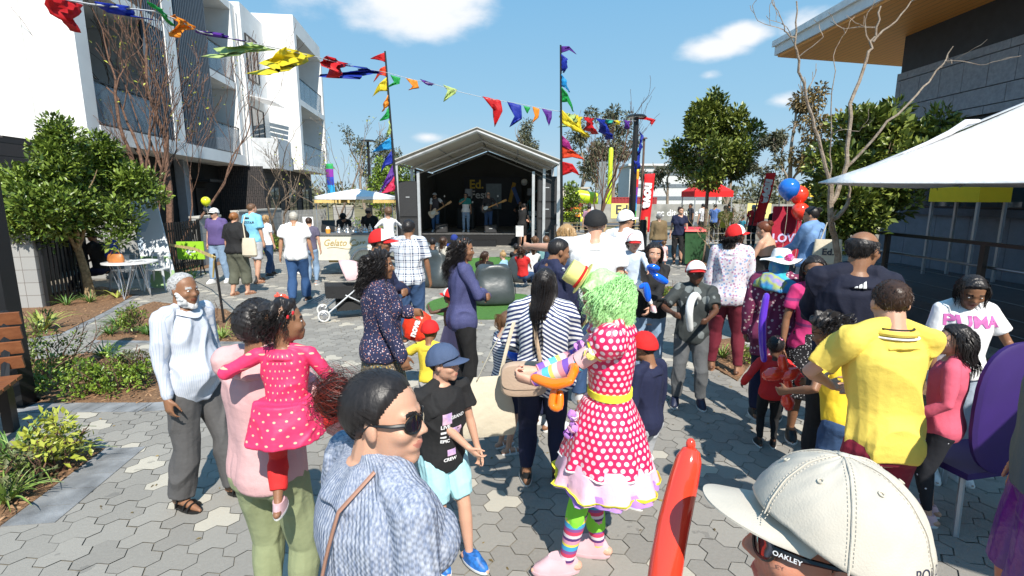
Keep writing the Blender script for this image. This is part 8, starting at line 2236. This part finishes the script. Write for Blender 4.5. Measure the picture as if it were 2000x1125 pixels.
# ---- far right background crowd
bgp = [(1423,398,26,0,'dark-haired person in black at the stalls, largest of the dark figures',BLK,'brown','adult'),(1450,402,22,-60,'child in a teal jacket at the stalls behind the wire fence',M_('teal_j',(.03,.22,.30)),'brown','kid'),
       (1470,394,20.5,0,'person with pale hair in a red tee in front of the right nova flag',M_('tee_red_bg',(.45,.01,.015)),'fair','adult'),(1128,392,30,0,'worker in an orange high-visibility shirt behind the stage fence',M_('hivis',(.95,.28,.02)),'brown','adult'),
       (1151,386,29,180,'man in a grey tee walking beside the high-visibility worker',M_('tee_greybg',(.5,.5,.53)),'dark','adult'),(1150,418,20,-20,'person in a mauve top behind the black cap man',M_('mauve_bg',(.36,.20,.28)),'fair','adult'),
       (1372,400,24,20,'person in a pale top under the red stall canopy',M_('pale_bg',(.6,.6,.62)),'fair','adult'),(1395,404,23,-40,'person in a blue top beside the red stall',M_('blue_bg',(.08,.16,.4)),'tan','adult'),(1348,402,25,100,'person in dark clothes left under the red stall canopy',M_('dark_bg',(.03,.03,.04)),'brown','adult'),
       (1512,404,17,10,'person in black left of the magnolia, half hidden by its leaves',M_('black_bg',(.01,.01,.012)),'brown','adult'),(1415,412,19,160,'stallholder in a yellow top behind the twiggy bush',M_('yellow_bg',(.6,.45,.05)),'tan','adult')]
for (u,vt,d_,yw,lb,m_,sk_,kd) in bgp:
 kid_ = kd == 'kid'
 H_ = 1.25 if kid_ else 1.72
 dr = ray(u,400); dep = d_ * math.cos(PITCH) + (CAM_H - 1) * math.sin(PITCH)
 I = person(((u - 1000) / 1000 * dep,d_,0),yw,H_,lb,sk=sk_,kid=.7 if kid_ else 0,hair=('short',HG if 'pale hair' in lb else HB),top=('tee',m_),bottom=('trousers',BLKT),shoe=sBLK,eyes=False)
 if 'high-vis' in lb:
  for zf in (.62,.70): mb = MB(); mb.loft([np.array([tuple(I['T'](math.cos(q) * .187,math.sin(q) * .146,zf * H_ + dz)) for q in np.linspace(0,2 * math.pi,24,endpoint=False)]) for dz in (0,.05)],cap=False); mb.build('reflective_band',mat('reflect',(.75,.75,.6),.3),I['root'])
I = P(1640,452,'seated dark-clad person beyond the pale trunk near the ramp',d=7.8,yaw=150,sk='brown',dH=-.55,hair=('short',HB),top=('tee',BLK),bottom=('trousers',BLKT),shoe=sBLK,z=.0) if 0 else None
# ---- seated audience
def seated(u,vt,d_,yaw,label,H,top,bottom,hair,sk='brown',kid=0,fem=0,head=(0,0,0),cap=None,lean=-12,hz=None,z0=0.0):
 p = at(u,vt,d_); sit = p.z - z0
 hz_ = max(.10,sit - (H * (1 - .515) + .02) * math.cos(R(abs(lean))) ) if hz is None else hz
 dep = d_ * math.cos(PITCH) + (CAM_H - p.z) * math.sin(PITCH)
 return person(((u - 1000) / 1000 * dep,d_,z0),yaw,H,label,sk=sk,kid=kid,fem=fem,hipz=hz_,lean=lean,head=head,hair=hair,cap=cap,top=top,bottom=bottom,shoe=sWHT,eyes=False,
                  feet={-1: (-.08,.36,0),1: (.08,.34,0)},hands={-1: (-.08,.22,hz_ / H + .08),1: (.08,.22,hz_ / H + .08)},knee={-1: (-.2,.5,1),1: (.2,.5,1)})
seated(872,460,11.6,-30,'woman with long brown hair in a cream striped top seated on a beanbag',1.62,('tee',stripes('cream_stripe',(.62,.58,.50),(.35,.33,.3),30,.7)),('trousers',DENIML),('long',HD,{'len': 22,'n': 50}),'fair',fem=1)
seated(888,456,12.6,0,'person in a royal blue hoodie and blue cap seated near the stage',1.6,('long',M_('royal',(.01,.04,.30))),('trousers',NAVY),('short',HB,{'under_cap': True}),'tan',cap=('cap',M_('royal2',(.01,.03,.2)),M_('royal2',(.01,.03,.2)),None,{}))
seated(846,462,12.2,0,'dark-haired person in black seated beside the left stage pole',1.65,('tee',BLK),('trousers',BLKT),('short',HB))
seated(948,488,11.0,-8,'woman with long dark hair in a black tee seated before the large beanbag',1.6,('tee',BLK),('trousers',DENIM),('long',HD,{'len': 26,'n': 50}),'fair',fem=1,head=(-40,0,0))
I = P(990,490,'toddler with a curly top bun in a pale denim shirt leaning on the beanbag',d=10.4,yaw=58,sk='fair',kid=1.0,lean=16,hair=('bun',HBL,{'at': (0,-2,10.5),'r': 3.4,'n': 60}),top=('long',M_('denim_pale',(.26,.45,.62))),bottom=('trousers',M_('grey_bottom',(.3,.3,.3))),shoe=sWHT,hands={-1: (-.12,.26,.6),1: (.1,.24,.6)})
seated(1022,482,11.2,-20,'girl with curly dark hair in a red top seated among the children',1.3,('tee',REDT),('trousers',DENIM),('curly',HD,{'len': 12,'n': 60}),'tan',kid=.5)
seated(1040,478,11.8,10,'child in a white top seated before the right stage pole',1.25,('tee',WHT),('trousers',DENIML),('bob',HD,{'len': 8,'n': 60}),'brown',kid=.6)
seated(1043,462,13.2,10,'child with brown hair and white bow seated nearest the right stage pole',1.3,('tee',WHT),('trousers',DENIML),('bob',HBR,{'len': 8,'n': 60}),'fair',kid=.6)
seated(1066,458,12.2,0,'person in a sea-green tee seated behind the navy jacket man',1.7,('tee',M_('sea',(.22,.42,.42))),('trousers',DENIM),('short',HBR),'fair')
seated(1008,476,12.8,0,'small child in black seated left of the girl in red',1.2,('tee',BLK),('trousers',BLKT),('short',HB),'brown',kid=.7)
# ---- performers
def on_stage(u,v_top,label,Y=22.6,**k):
 p = at(u,v_top,Y); H_ = p.z - SZ; dep = Y * math.cos(PITCH) + (CAM_H - 1.2) * math.sin(PITCH)
 return person(((u - 1000) / 1000 * dep,Y,SZ),k.pop('yaw',180),H_,label,voxel=.016,eyes=False,**k)
on1 = on_stage(851,376,'guitarist in grey beanie and dark vest at the left of the stage',sk='tan',head=(-20,-4,0),hair=('short',HB,{'under_cap': True}),cap=('beanie',M_('beanie_grey',(.35,.36,.38))),beard=('b',HB,30,1,.8),top=('tee',M_('vest_two',(.06,.05,.06))),bottom=('trousers',M_('jeans_stage',(.05,.12,.26))),shoe=sWHT,glasses='dark',hands={1: (.05,.20,.58),-1: (-.30,.20,.70)},yaw=165)
for s in (-1,1): mb = MB(); mb.tube([on1['sh'][s],on1['sh'][s].lerp(on1['el'][s],.75)],[.068,.066],12,round_ends=True); mb.build('sleeve',WHT,on1['root'])
on2 = on_stage(910,377,'woman singer in white and teal top with pale jeans holding a microphone',sk='tan',fem=1,hair=('bob',HB,{'len': 9,'n': 50}),top=('tee',bands('teal_white',[(.72,.72,.72),(.02,.22,.20)],[1.2,2.0],kind='obj'),{'loose': .03}),bottom=('trousers',DENIML,{'loose': .008}),shoe=sWHT,glasses='dark',hands={1: (.04,.14,.80),-1: (-.14,.06,.52)},poles={1: (1,-.2,-.8)})
on3 = on_stage(954,375,'shaven-headed bassist in a dark shirt and jeans on stage',sk='fair',hair=None,top=('tee',M_('dark_shirt',(.035,.028,.03)),{'sleeve': 1.2}),bottom=('trousers',M_('jeans_stage2',(.035,.07,.15))),shoe=sWHT,glasses='dark',hands={1: (.12,.20,.60),-1: (-.26,.22,.66)},yaw=175)
def guitar(label,I,body_m,neck_m,px_body,px_head,Y):
 a = at(*px_body,Y); b = at(*px_head,Y + .0); d = b - a; L = d.length; d.normalize()
 r = thing('guitar',label,'guitar',tuple(a)); n = Vector((0,-1,0)); n = (n - d * n.dot(d)).normalized(); u = n.cross(d)
 pr = [(-.22,.05),(-.21,.13),(-.15,.165),(-.06,.14),(.0,.11),(.06,.13),(.13,.155),(.20,.12),(.17,.06),(.16,0)]
 out = [(x_,y_) for x_,y_ in pr] + [(x_,-y_) for x_,y_ in pr[::-1][1:]]
 V = [tuple(d * x_ + u * y_ + n * .022) for x_,y_ in out] + [tuple(d * x_ + u * y_ - n * .022) for x_,y_ in out]; k = len(out)
 mb = MB(); mb.add(V,[tuple(range(k)),tuple(range(2 * k - 1,k - 1,-1))] + [(i,i + k,(i + 1) % k + k,(i + 1) % k) for i in range(k)]); bo = mb.build('body',body_m,r,False)
 mb = MB(); pg = [(-.12,.02),(-.08,.09),(.08,.08),(.12,.02),(.05,-.05),(-.05,-.06)]; V = [tuple(d * x_ + u * y_ + n * .026) for x_,y_ in pg]; mb.add(V,[tuple(range(6))]); mb.build('pickguard',mat('pickguard',(.7,.68,.62),.4),bo,False)
 mb = MB(); mb.obox(d * (L * .5 + .04) + n * .03,d * (L * .5 - .08),u * .026,n * .012); mb.build('neck',neck_m,r,False)
 mb = MB(); mb.obox(d * (L + .05) + n * .03,d * .10,u * .045,n * .01); mb.build('headstock',neck_m,r,False)
guitar('sunburst and white electric guitar held by the beanie guitarist',on1,mat('guitar_white',(.70,.55,.40),.3),mat('maple',(.55,.32,.13),.4),(847,416),(876,397),22.36)
guitar('dark bass guitar with long maple neck held by the shaven-headed bassist',on3,mat('bass_dark',(.02,.012,.01),.3),mat('maple_orange',(.60,.28,.06),.4),(949,407),(983,393),22.36)
I = person((at(1020,420,20.2).x,20.2,0),-30,1.78,'person in black tee and shorts holding a clipboard in front of the drum kit',sk='fair',fem=1,lean=6,head=(-20,-20,0),hair=('bob',HB,{'len': 8,'n': 50}),top=('tee',BLK),bottom=('shorts',BLKT,{'upto': .9}),shoe=sBLK,hands={1: (.12,.12,.60),-1: (-.02,.2,.62)},eyes=False,voxel=.016)
cb_ = thing('clipboard','white clipboard held at the hip by the person in black','clipboard',tuple(at(1015,452,19.95)),R(-10)); mb = MB(); mb.box(-.15,.15,-.006,.006,-.2,.22); mb.build('sheet',mat('paper',(.6,.6,.6),.8),cb_,False); mb = MB(); mb.box(-.05,.05,-.012,.008,.21,.24); mb.build('clip',steel,cb_,False)
I = person((at(1000,400,25.2).x + .4,25.3,SZ),180,1.70,'drummer in dark clothes seated behind the drum kit',sk='fair',hipz=.5,hair=('short',HB),top=('tee',BLK),bottom=('trousers',BLKT),shoe=sWHT,hands={1: (.15,.25,.5),-1: (-.15,.25,.5)},feet={-1: (-.12,.3,0),1: (.12,.3,0)},eyes=False,voxel=.018)
# ---- walkers on the left
P(425,406,'man in purple tee, white cap and sunglasses with light jeans, walking left of the group',vf=552,yaw=172,sk='fair',fat=1.15,head=(-14,0,0),hair=('short',HG,{'under_cap': True}),cap=('cap',M_('cap_off',(.66,.64,.62)),M_('cap_off',(.66,.64,.62)),None,{}),top=('tee',M_('tee_purple',(.10,.07,.20)),{'loose': .03}),bottom=('trousers',DENIML,{'loose': .02}),shoe=sWHT,glasses='dark',feet={1: (.06,.08,0),-1: (-.06,-.06,0)})
I = P(462,414,'woman with ginger bun in a black tee and cropped olive trousers, seen from behind',vf=576,yaw=-16,sk='fair',fem=1,fat=1.3,hair=('bun',hairmat('hair_ginger',(.20,.07,.02),(.40,.17,.06)),{'at': (0,-8.5,1),'r': 3.4,'n': 80}),top=('tee',BLK,{'loose': .03,'sleeve': .9}),bottom=('capri',OLIVE,{'loose': .03,'upto': 1.6}),shoe=(sTAN,'sandal'),feet={1: (.06,.05,0),-1: (-.06,-.06,0)},hands={1: (.17,.0,.50),-1: (-.17,.02,.48)})
t3 = thing('tote_bag','cream shoulder bag carried by the woman in the black tee','bag',tuple(at(488,492,10.3)),R(-10)); mb = MB(); mb.loft([np.stack([cx * w_,np.sign(np.sin(aa)) * np.abs(np.sin(aa)) ** .5 * y_,np.full(28,z_)],1) for w_,y_,z_ in ((.13,.02,-.1),(.16,.05,-.06),(.15,.05,.15),(.13,.03,.28))]); mb.build('body',CREAM,t3); mb = MB(); mb.tube([(-.08,0,.27),(-.12,.03,.55),(-.10,.08,.72)],.012,5); mb.build('handle',CREAM,t3)
I = P(495,397,'man in a sky blue jersey with black lettering and grey shorts, seen from behind',vf=552,yaw=-22,sk='fair',fat=1.12,hair=('short',HBR,{'thick': .7}),head=(-20,0,0),top=('tee',BLUET,{'loose': .03,'sleeve': .8}),bottom=('shorts',M_('shorts_grey',(.46,.47,.50)),{'loose': .03}),shoe=(sTAN,'sandal'),feet={1: (.06,-.06,0),-1: (-.06,.08,0)})
jers = I
P(522,420,'person in white tee and dark jeans walking half hidden behind the sky blue jersey',vf=540,yaw=-30,sk='fair',fem=1,hair=('bob',HBL,{'len': 9,'n': 50}),top=('tee',WHT),bottom=('trousers',DENIM,{'flare': .04}),shoe=sBLK,feet={1: (.06,-.08,0),-1: (-.06,.08,0)})
P(578,413,'silver-haired man in a plain white tee and blue jeans, walking away',vf=592,yaw=8,sk='tan',fat=1.1,hair=('short',hairmat('hair_silver',(.42,.38,.32),(.62,.58,.5)),{'thick': .6}),head=(14,0,0),top=('tee',WHT,{'loose': .032,'amp': .012,'hem': .49}),bottom=('trousers',M_('jeans_blue',(.025,.075,.19),var=.2),{'loose': .02,'flare': .02}),shoe=sBLK,feet={1: (.06,.08,0),-1: (-.05,-.10,.0)},hands={1: (.17,.04,.47),-1: (-.17,-.02,.48)})
P(606,424,'person in light jeans hidden behind the silver-haired man',vf=556,yaw=0,sk='fair',hair=('short',HD),top=('tee',M_('tee_hidden',(.10,.09,.14))),bottom=('trousers',DENIML),shoe=M_('shoe_greyish',(.3,.3,.3)))
# ---- cart sellers
P(676,408,'gelato seller in black cap and tee bending over the cart counter',d=14.6,yaw=178,dH=-.05,sk='fair',lean=14,head=(10,-30,0),hair=('short',HB,{'under_cap': True}),cap=('cap',BLK,BLK,None,{}),top=('tee',BLK),bottom=('trousers',BLKT),shoe=sBLK,hands={1: (.0,.26,.64),-1: (-.06,.28,.64)})
P(723,405,'gelato seller in black cap and tee standing upright behind the cart',d=14.7,yaw=176,sk='tan',head=(0,-16,0),hair=('short',HB,{'under_cap': True}),cap=('cap',BLK,BLK,None,{}),top=('tee',BLK),bottom=('trousers',BLKT),shoe=sBLK)
# ---- left seated
p = at(185,455,10.9)
seated(186,428,10.75,96,'seated person in black tee eating, blue backpack behind, left of the round table',1.7,('tee',BLK),('trousers',NAVY),('short',HB),'tan',lean=8,hz=.50)
bk_ = thing('backpack','small royal blue backpack on the seated eating person\'s back','backpack',(at(214,470,10.75).x,10.78,.80)); mb = MB(); mb.loft([np.stack([cx * w_,np.sign(np.sin(aa)) * np.abs(np.sin(aa)) ** .6 * y_,np.full(28,z_)],1) for w_,y_,z_ in ((.08,.11,-.06),(.10,.14,0),(.10,.14,.22),(.05,.1,.32))]); mb.build('body',M_('bp_blue',(.01,.04,.35)),bk_); mb = MB(); mb.tube([(0,-.05,.31),(0,0,.37),(0,.05,.31)],.01,5); mb.build('handle',BLK,bk_)
P(46,396,'woman with long straight brown hair sitting beyond the planter wall',d=9.9,yaw=8,dH=0,sk='fair',fem=1,hair=('long',hairmat('hair_ash',(.14,.07,.05),(.30,.18,.14)),{'len': 28,'n': 200,'vol': 1.2,'back': 1.5,'curl': .1}),top=('tee',BLK),bottom=('trousers',BLKT),shoe=sBLK,hands={1: (.2,.15,.72)})
P(-2,402,'person eating at the very left edge beyond the planter wall',d=9.9,yaw=-60,sk='fair',hair=('short',HD),top=('long',WHT),bottom=('trousers',BLKT),shoe=sBLK,hands={1: (.10,.16,.80),-1: (-.05,.18,.80)})
# ================================================================ balloons
def balm(n,c): return mat(n,c,.12,var=.02,spec=.7,coat=.6)
B_OR = balm('balloon_orange',(.90,.19,.004)); B_RED = balm('balloon_red',(.90,.055,.025)); B_BLUE = balm('balloon_blue',(.005,.12,.72)); B_WHITE = balm('balloon_white',(.80,.82,.80)); B_PUR = balm('balloon_purple',(.13,.04,.58)); B_YEL = balm('balloon_yellow',(.75,.80,.02)); B_GRY = balm('balloon_grey',(.07,.075,.09))
def balloon(label,segs,m,cat='balloon',name='balloon_animal',knot=None,group=None):
 """segs: list of (points, radius) in world space"""
 o = Vector(segs[0][0][0]); r = thing(name,label,cat,tuple(o),0,group)
 for pts,rad in segs:
  Q = [Vector(p) - o for p in pts]; P_ = []
  # smooth the path
  for i in range(len(Q) - 1):
   for t in (0,.25,.5,.75):
    p0 = Q[max(i - 1,0)]; p1 = Q[i]; p2 = Q[i + 1]; p3 = Q[min(i + 2,len(Q) - 1)]
    P_.append(.5 * ((2 * p1) + (-p0 + p2) * t + (2 * p0 - 5 * p1 + 4 * p2 - p3) * t * t + (-p0 + 3 * p1 - 3 * p2 + p3) * t ** 3))
  P_.append(Q[-1]); n = len(P_)
  rr = [rad * (.82 + .18 * math.sin(math.pi * i / (n - 1))) for i in range(n)] if not isinstance(rad,(list,tuple)) else list(np.interp(np.linspace(0,1,n),np.linspace(0,1,len(rad)),rad))
  mb = MB(); mb.tube(P_,rr,16,round_ends=True); mb.build('bubble',m,r)
 if knot is not None: mb = MB(); k = Vector(knot) - o; mb.ell(k,(.008,.008,.011),10,6); mb.build('knot',m,r)
 return r
f = lambda u,v,Y: at(u,v,Y)
balloon('long orange balloon being bent in the clown\'s hands',[([f(1045,738,2.33),f(1080,750,2.30),f(1112,745,2.28)],.026),([f(1112,745,2.28),f(1122,718,2.36),f(1098,722,2.44),f(1072,735,2.44)],.024),([f(1083,760,2.33),f(1078,790,2.31),f(1092,795,2.30),f(1094,768,2.33)],.020)],B_OR)
balloon('fat glossy red sausage balloon standing up left of the stone cap',[([f(1290,1185,.70),f(1308,1060,.73),f(1330,960,.76),f(1346,895,.78)],[.0255,.026,.0250,.0235,.020])],B_RED,name='sausage_balloon',knot=f(1349,868,.784))
balloon('blue balloon dog in the toddler\'s hand',[([f(1268,522,4.66),f(1278,534,4.66)],.032),([f(1272,520,4.62),f(1284,524,4.62)],.028),([f(1280,538,4.66),f(1300,550,4.66)],.034),([f(1262,558,4.68),f(1266,584,4.68)],.034),([f(1252,560,4.70),f(1262,556,4.70)],.028)],B_BLUE)
balloon('curved white balloon held by the boy in the charcoal tee',[([f(1348,642,4.55),f(1346,612,4.50),f(1349,590,4.52),f(1357,577,4.56),f(1364,582,4.60)],.036)],B_WHITE,name='sausage_balloon')
balloon('upright purple sword balloon above the little girl in red',[([f(1492,702,3.75),f(1489,660,3.75),f(1490,620,3.75),f(1497,578,3.75)],.028)],B_PUR,name='sausage_balloon')
balloon('red balloon flower held behind the little girl in red',[([f(1500,733,3.45),f(1522,728,3.45)],.05),([f(1528,700,3.45),f(1530,722,3.45)],.034),([f(1535,735,3.43),f(1552,726,3.43)],.045),([f(1538,742,3.45),f(1541,765,3.45)],.03),([f(1537,778,3.43),f(1540,792,3.43)],.045)],B_RED)
balloon('coral balloon sword lying on the paving behind the silver-haired man',[([G(538,578,.04),G(556,577,.04)],.035),([G(542,572,.10),G(544,580,.05)],.028),([G(552,578,.05),G(568,583,.04)],.03)],balm('balloon_coral',(.85,.10,.05)))
balloon('blue balloon in the hands of the girl in the striped tee',[([f(995,690,3.62),f(1010,700,3.62)],.035)],B_BLUE,name='sausage_balloon')
def round_balloon(label,c,r_,m,grp=None,string=None):
 r = thing('round_balloon',label,'balloon',tuple(c),0,grp); mb = MB(); aa_ = np.linspace(0,2 * math.pi,24,endpoint=False)
 mb.loft([np.stack([np.cos(aa_) * r_ * x_,np.sin(aa_) * r_ * x_,np.full(24,r_ * z_)],1) for x_,z_ in ((.05,-1.25),(.10,-1.18),(.45,-.98),(.80,-.62),(.98,-.15),(.98,.2),(.82,.6),(.5,.88),(.2,.99),(.02,1.0))]); mb.build('balloon',m,r)
 mb = MB(); mb.tube([(0,0,-1.2 * r_),(.02,.02,-1.2 * r_ - .3),(0,.03,-1.2 * r_ - .8)],.003,4); mb.build('string',CREAM,r)
round_balloon('round lime yellow balloon above the man in the purple tee',at(402,393,13.4),.115,B_YEL); round_balloon('round dark grey balloon under the lime yellow one',at(405,408,13.5),.10,B_GRY)
round_balloon('lime yellow balloon among the leaves of the left tree',at(252,352,12.4),.13,B_YEL)
round_balloon('big round blue balloon left of the magnolia',at(1541,368,8.6),.165,balm('foil_blue',(.02,.16,.62)),'bunch of big balloons by the magnolia'); round_balloon('big round red balloon beside the blue one at the magnolia',at(1560,380,8.8),.15,B_RED,'bunch of big balloons by the magnolia'); round_balloon('lower big red balloon hanging at the magnolia',at(1563,412,8.7),.14,B_RED,'bunch of big balloons by the magnolia')
ns = thing('promo_sign','red sign with white block lettering under the red balloons','sign',(at(1540,440,8.9).x,8.9,0)); mb = MB(); mb.box(-.28,.22,0,.02,.9,1.85); mb.build('panel',M_('promo_red',(.35,.008,.03)),ns,False); lettering('LOVE',.2,mat('promo_white',(.55,.50,.75),.5),ns,(-.03,-.005,1.30),bold=.006); mb = MB(); mb.box(-.02,.02,.021,.05,0,.9); mb.build('post',steel,ns,False)
# purple chair back on the right
ch = thing('purple_chair','dark purple chair with a tall rounded back under the girl\'s hand','chair',(2.86,3.05,0),R(192)); pm = mat('purple_plastic',(.028,.008,.11),.6,var=.05)
mb = MB(); e_ = np.linspace(0,2 * math.pi,32,endpoint=False); ex = np.sign(np.cos(e_)) * np.abs(np.cos(e_)) ** .7; ez = np.sign(np.sin(e_)) * np.abs(np.sin(e_)) ** .7
mb.loft([np.stack([ex * w_,np.full(32,y_) - .04 * (ex * w_ / .27) ** 2,.80 + ez * h_],1) for w_,h_,y_ in ((.25,.38,.25),(.27,.40,.26),(.27,.40,.28),(.25,.38,.29))]); mb.build('backrest',pm,ch)
mb = MB(); mb.box(-.24,.24,-.12,.24,.36,.40); mb.build('seat',pm,ch,False)
for sx in (-1,1):
 for sy in (-1,1): mb = MB(); mb.tube([(sx * .22,sy * .2,.36),(sx * .26,sy * .24,0)],.016,6); mb.build('leg',steel,ch)
# ================================================================ writing on clothes and things
def front(I,zf,y=.3): return I['T'](0,y,zf * I['H'])
decal(text_mesh('PUMA',.105,bold=.004,sx=1.15,spacing=1.0),mat('print_lilac',(.50,.12,.36),.7),puma['root'],puma['top'],front(puma,.775,.25),(0,1,0),off=.004)
tri = [(-.02,0),(.02,0),(.016,.012),(-.006,.012)]
for k,(x0,hgt) in enumerate(((-.03,.012),(-.008,.026),(.014,.042))):
 decal(flat_poly([(x0,0),(x0 + .018,0),(x0 + .018 + .0,hgt),(x0 + .004,hgt * .75)]),mat('print_white',(.75,.75,.75),.6),navyman['root'],navyman['top'],navyman['T'](.0,-.3,navyman['H'] * .812),(0,-1,0),off=.003,name='logo')
decal(text_mesh('WESTSTAR',.075,bold=.002),mat('print_black',(.01,.012,.02),.6),jers['root'],jers['top'],jers['T'](0,-.35,jers['H'] * .765),(0,-1,0),off=.005)
decal(flat_poly([(-.07,-.02),(.07,-.02),(.07,.02),(-.07,.02)]),MATS['print_black'],jers['root'],jers['top'],jers['T'](0,-.35,jers['H'] * .82),(0,-1,0),off=.004)
def bx(w_,h_): return flat_poly([(-w_/2,-h_/2),(w_/2,-h_/2),(w_/2,h_/2),(-w_/2,h_/2)])
pw = MATS['print_white']; pp_ = mat('print_pink_violet',(.45,.32,.60),.6,two=(.70,.45,.55),scale=30)
H_ = boy['H']; Tb = boy['T']
for (x_,zf,w_,h_,m_) in ((.035,.70,.055,.06,pp_),(-.015,.635,.075,.05,pp_),(.01,.545,.05,.035,pp_),(.055,.64,.03,.012,pw),(.055,.62,.03,.010,pw)):
 decal(bx(w_,h_),m_,boy['root'],boy['top'],Tb(x_,.3,zf * H_),(0,1,0),off=.004)
for (tx,x_,zf,sz) in (('LIVE',.045,.665,.028),('GRAND',-.03,.70,.026),('EPIC',.045,.60,.024),('CREW',.02,.515,.026)): decal(text_mesh(tx,sz,bold=.001),pw,boy['root'],boy['top'],Tb(x_,.3,zf * H_),(0,1,0),off=.0045)
# POLO on the back of the stone cap, OAKLEY on the temple of the sunglasses
inv = cap_I['HMx']
decal(text_mesh('POLO',.0185,spacing=1.1),mat('thread_navy',(.02,.025,.06),.7),cap_I['root'],cap_I['cap'],cap_I['HM4'] @ (Vector((-10,-13,2.6)) * cap_I['hs']),inv @ Vector((-.72,-.70,.05)),up=tuple(inv @ Vector((0,0,1))),off=.0008)
tm_ = text_mesh('OAKLEY',.0085,bold=.0002,spacing=1.05); tm_.materials.append(pw)
o = bpy.data.objects.new('lettering',tm_); COL.objects.link(o); o.parent = cap_I['root']
hs = cap_I['hs']; zz = (inv @ Vector((-1,.30,.0))).normalized(); yy = (inv @ Vector((0,.0,1))); xx = yy.cross(zz).normalized(); yy = zz.cross(xx)
Mx = Matrix((xx,yy,zz)).transposed().to_4x4(); Mx.translation = cap_I['HM4'] @ (Vector((-7.75,6.0,.45)) * hs) + zz * .004
o.matrix_local = Mx
# ================================================================ one pass over every deferred surface, then the marks laid on them
flush()
for f_ in AFTER: f_()
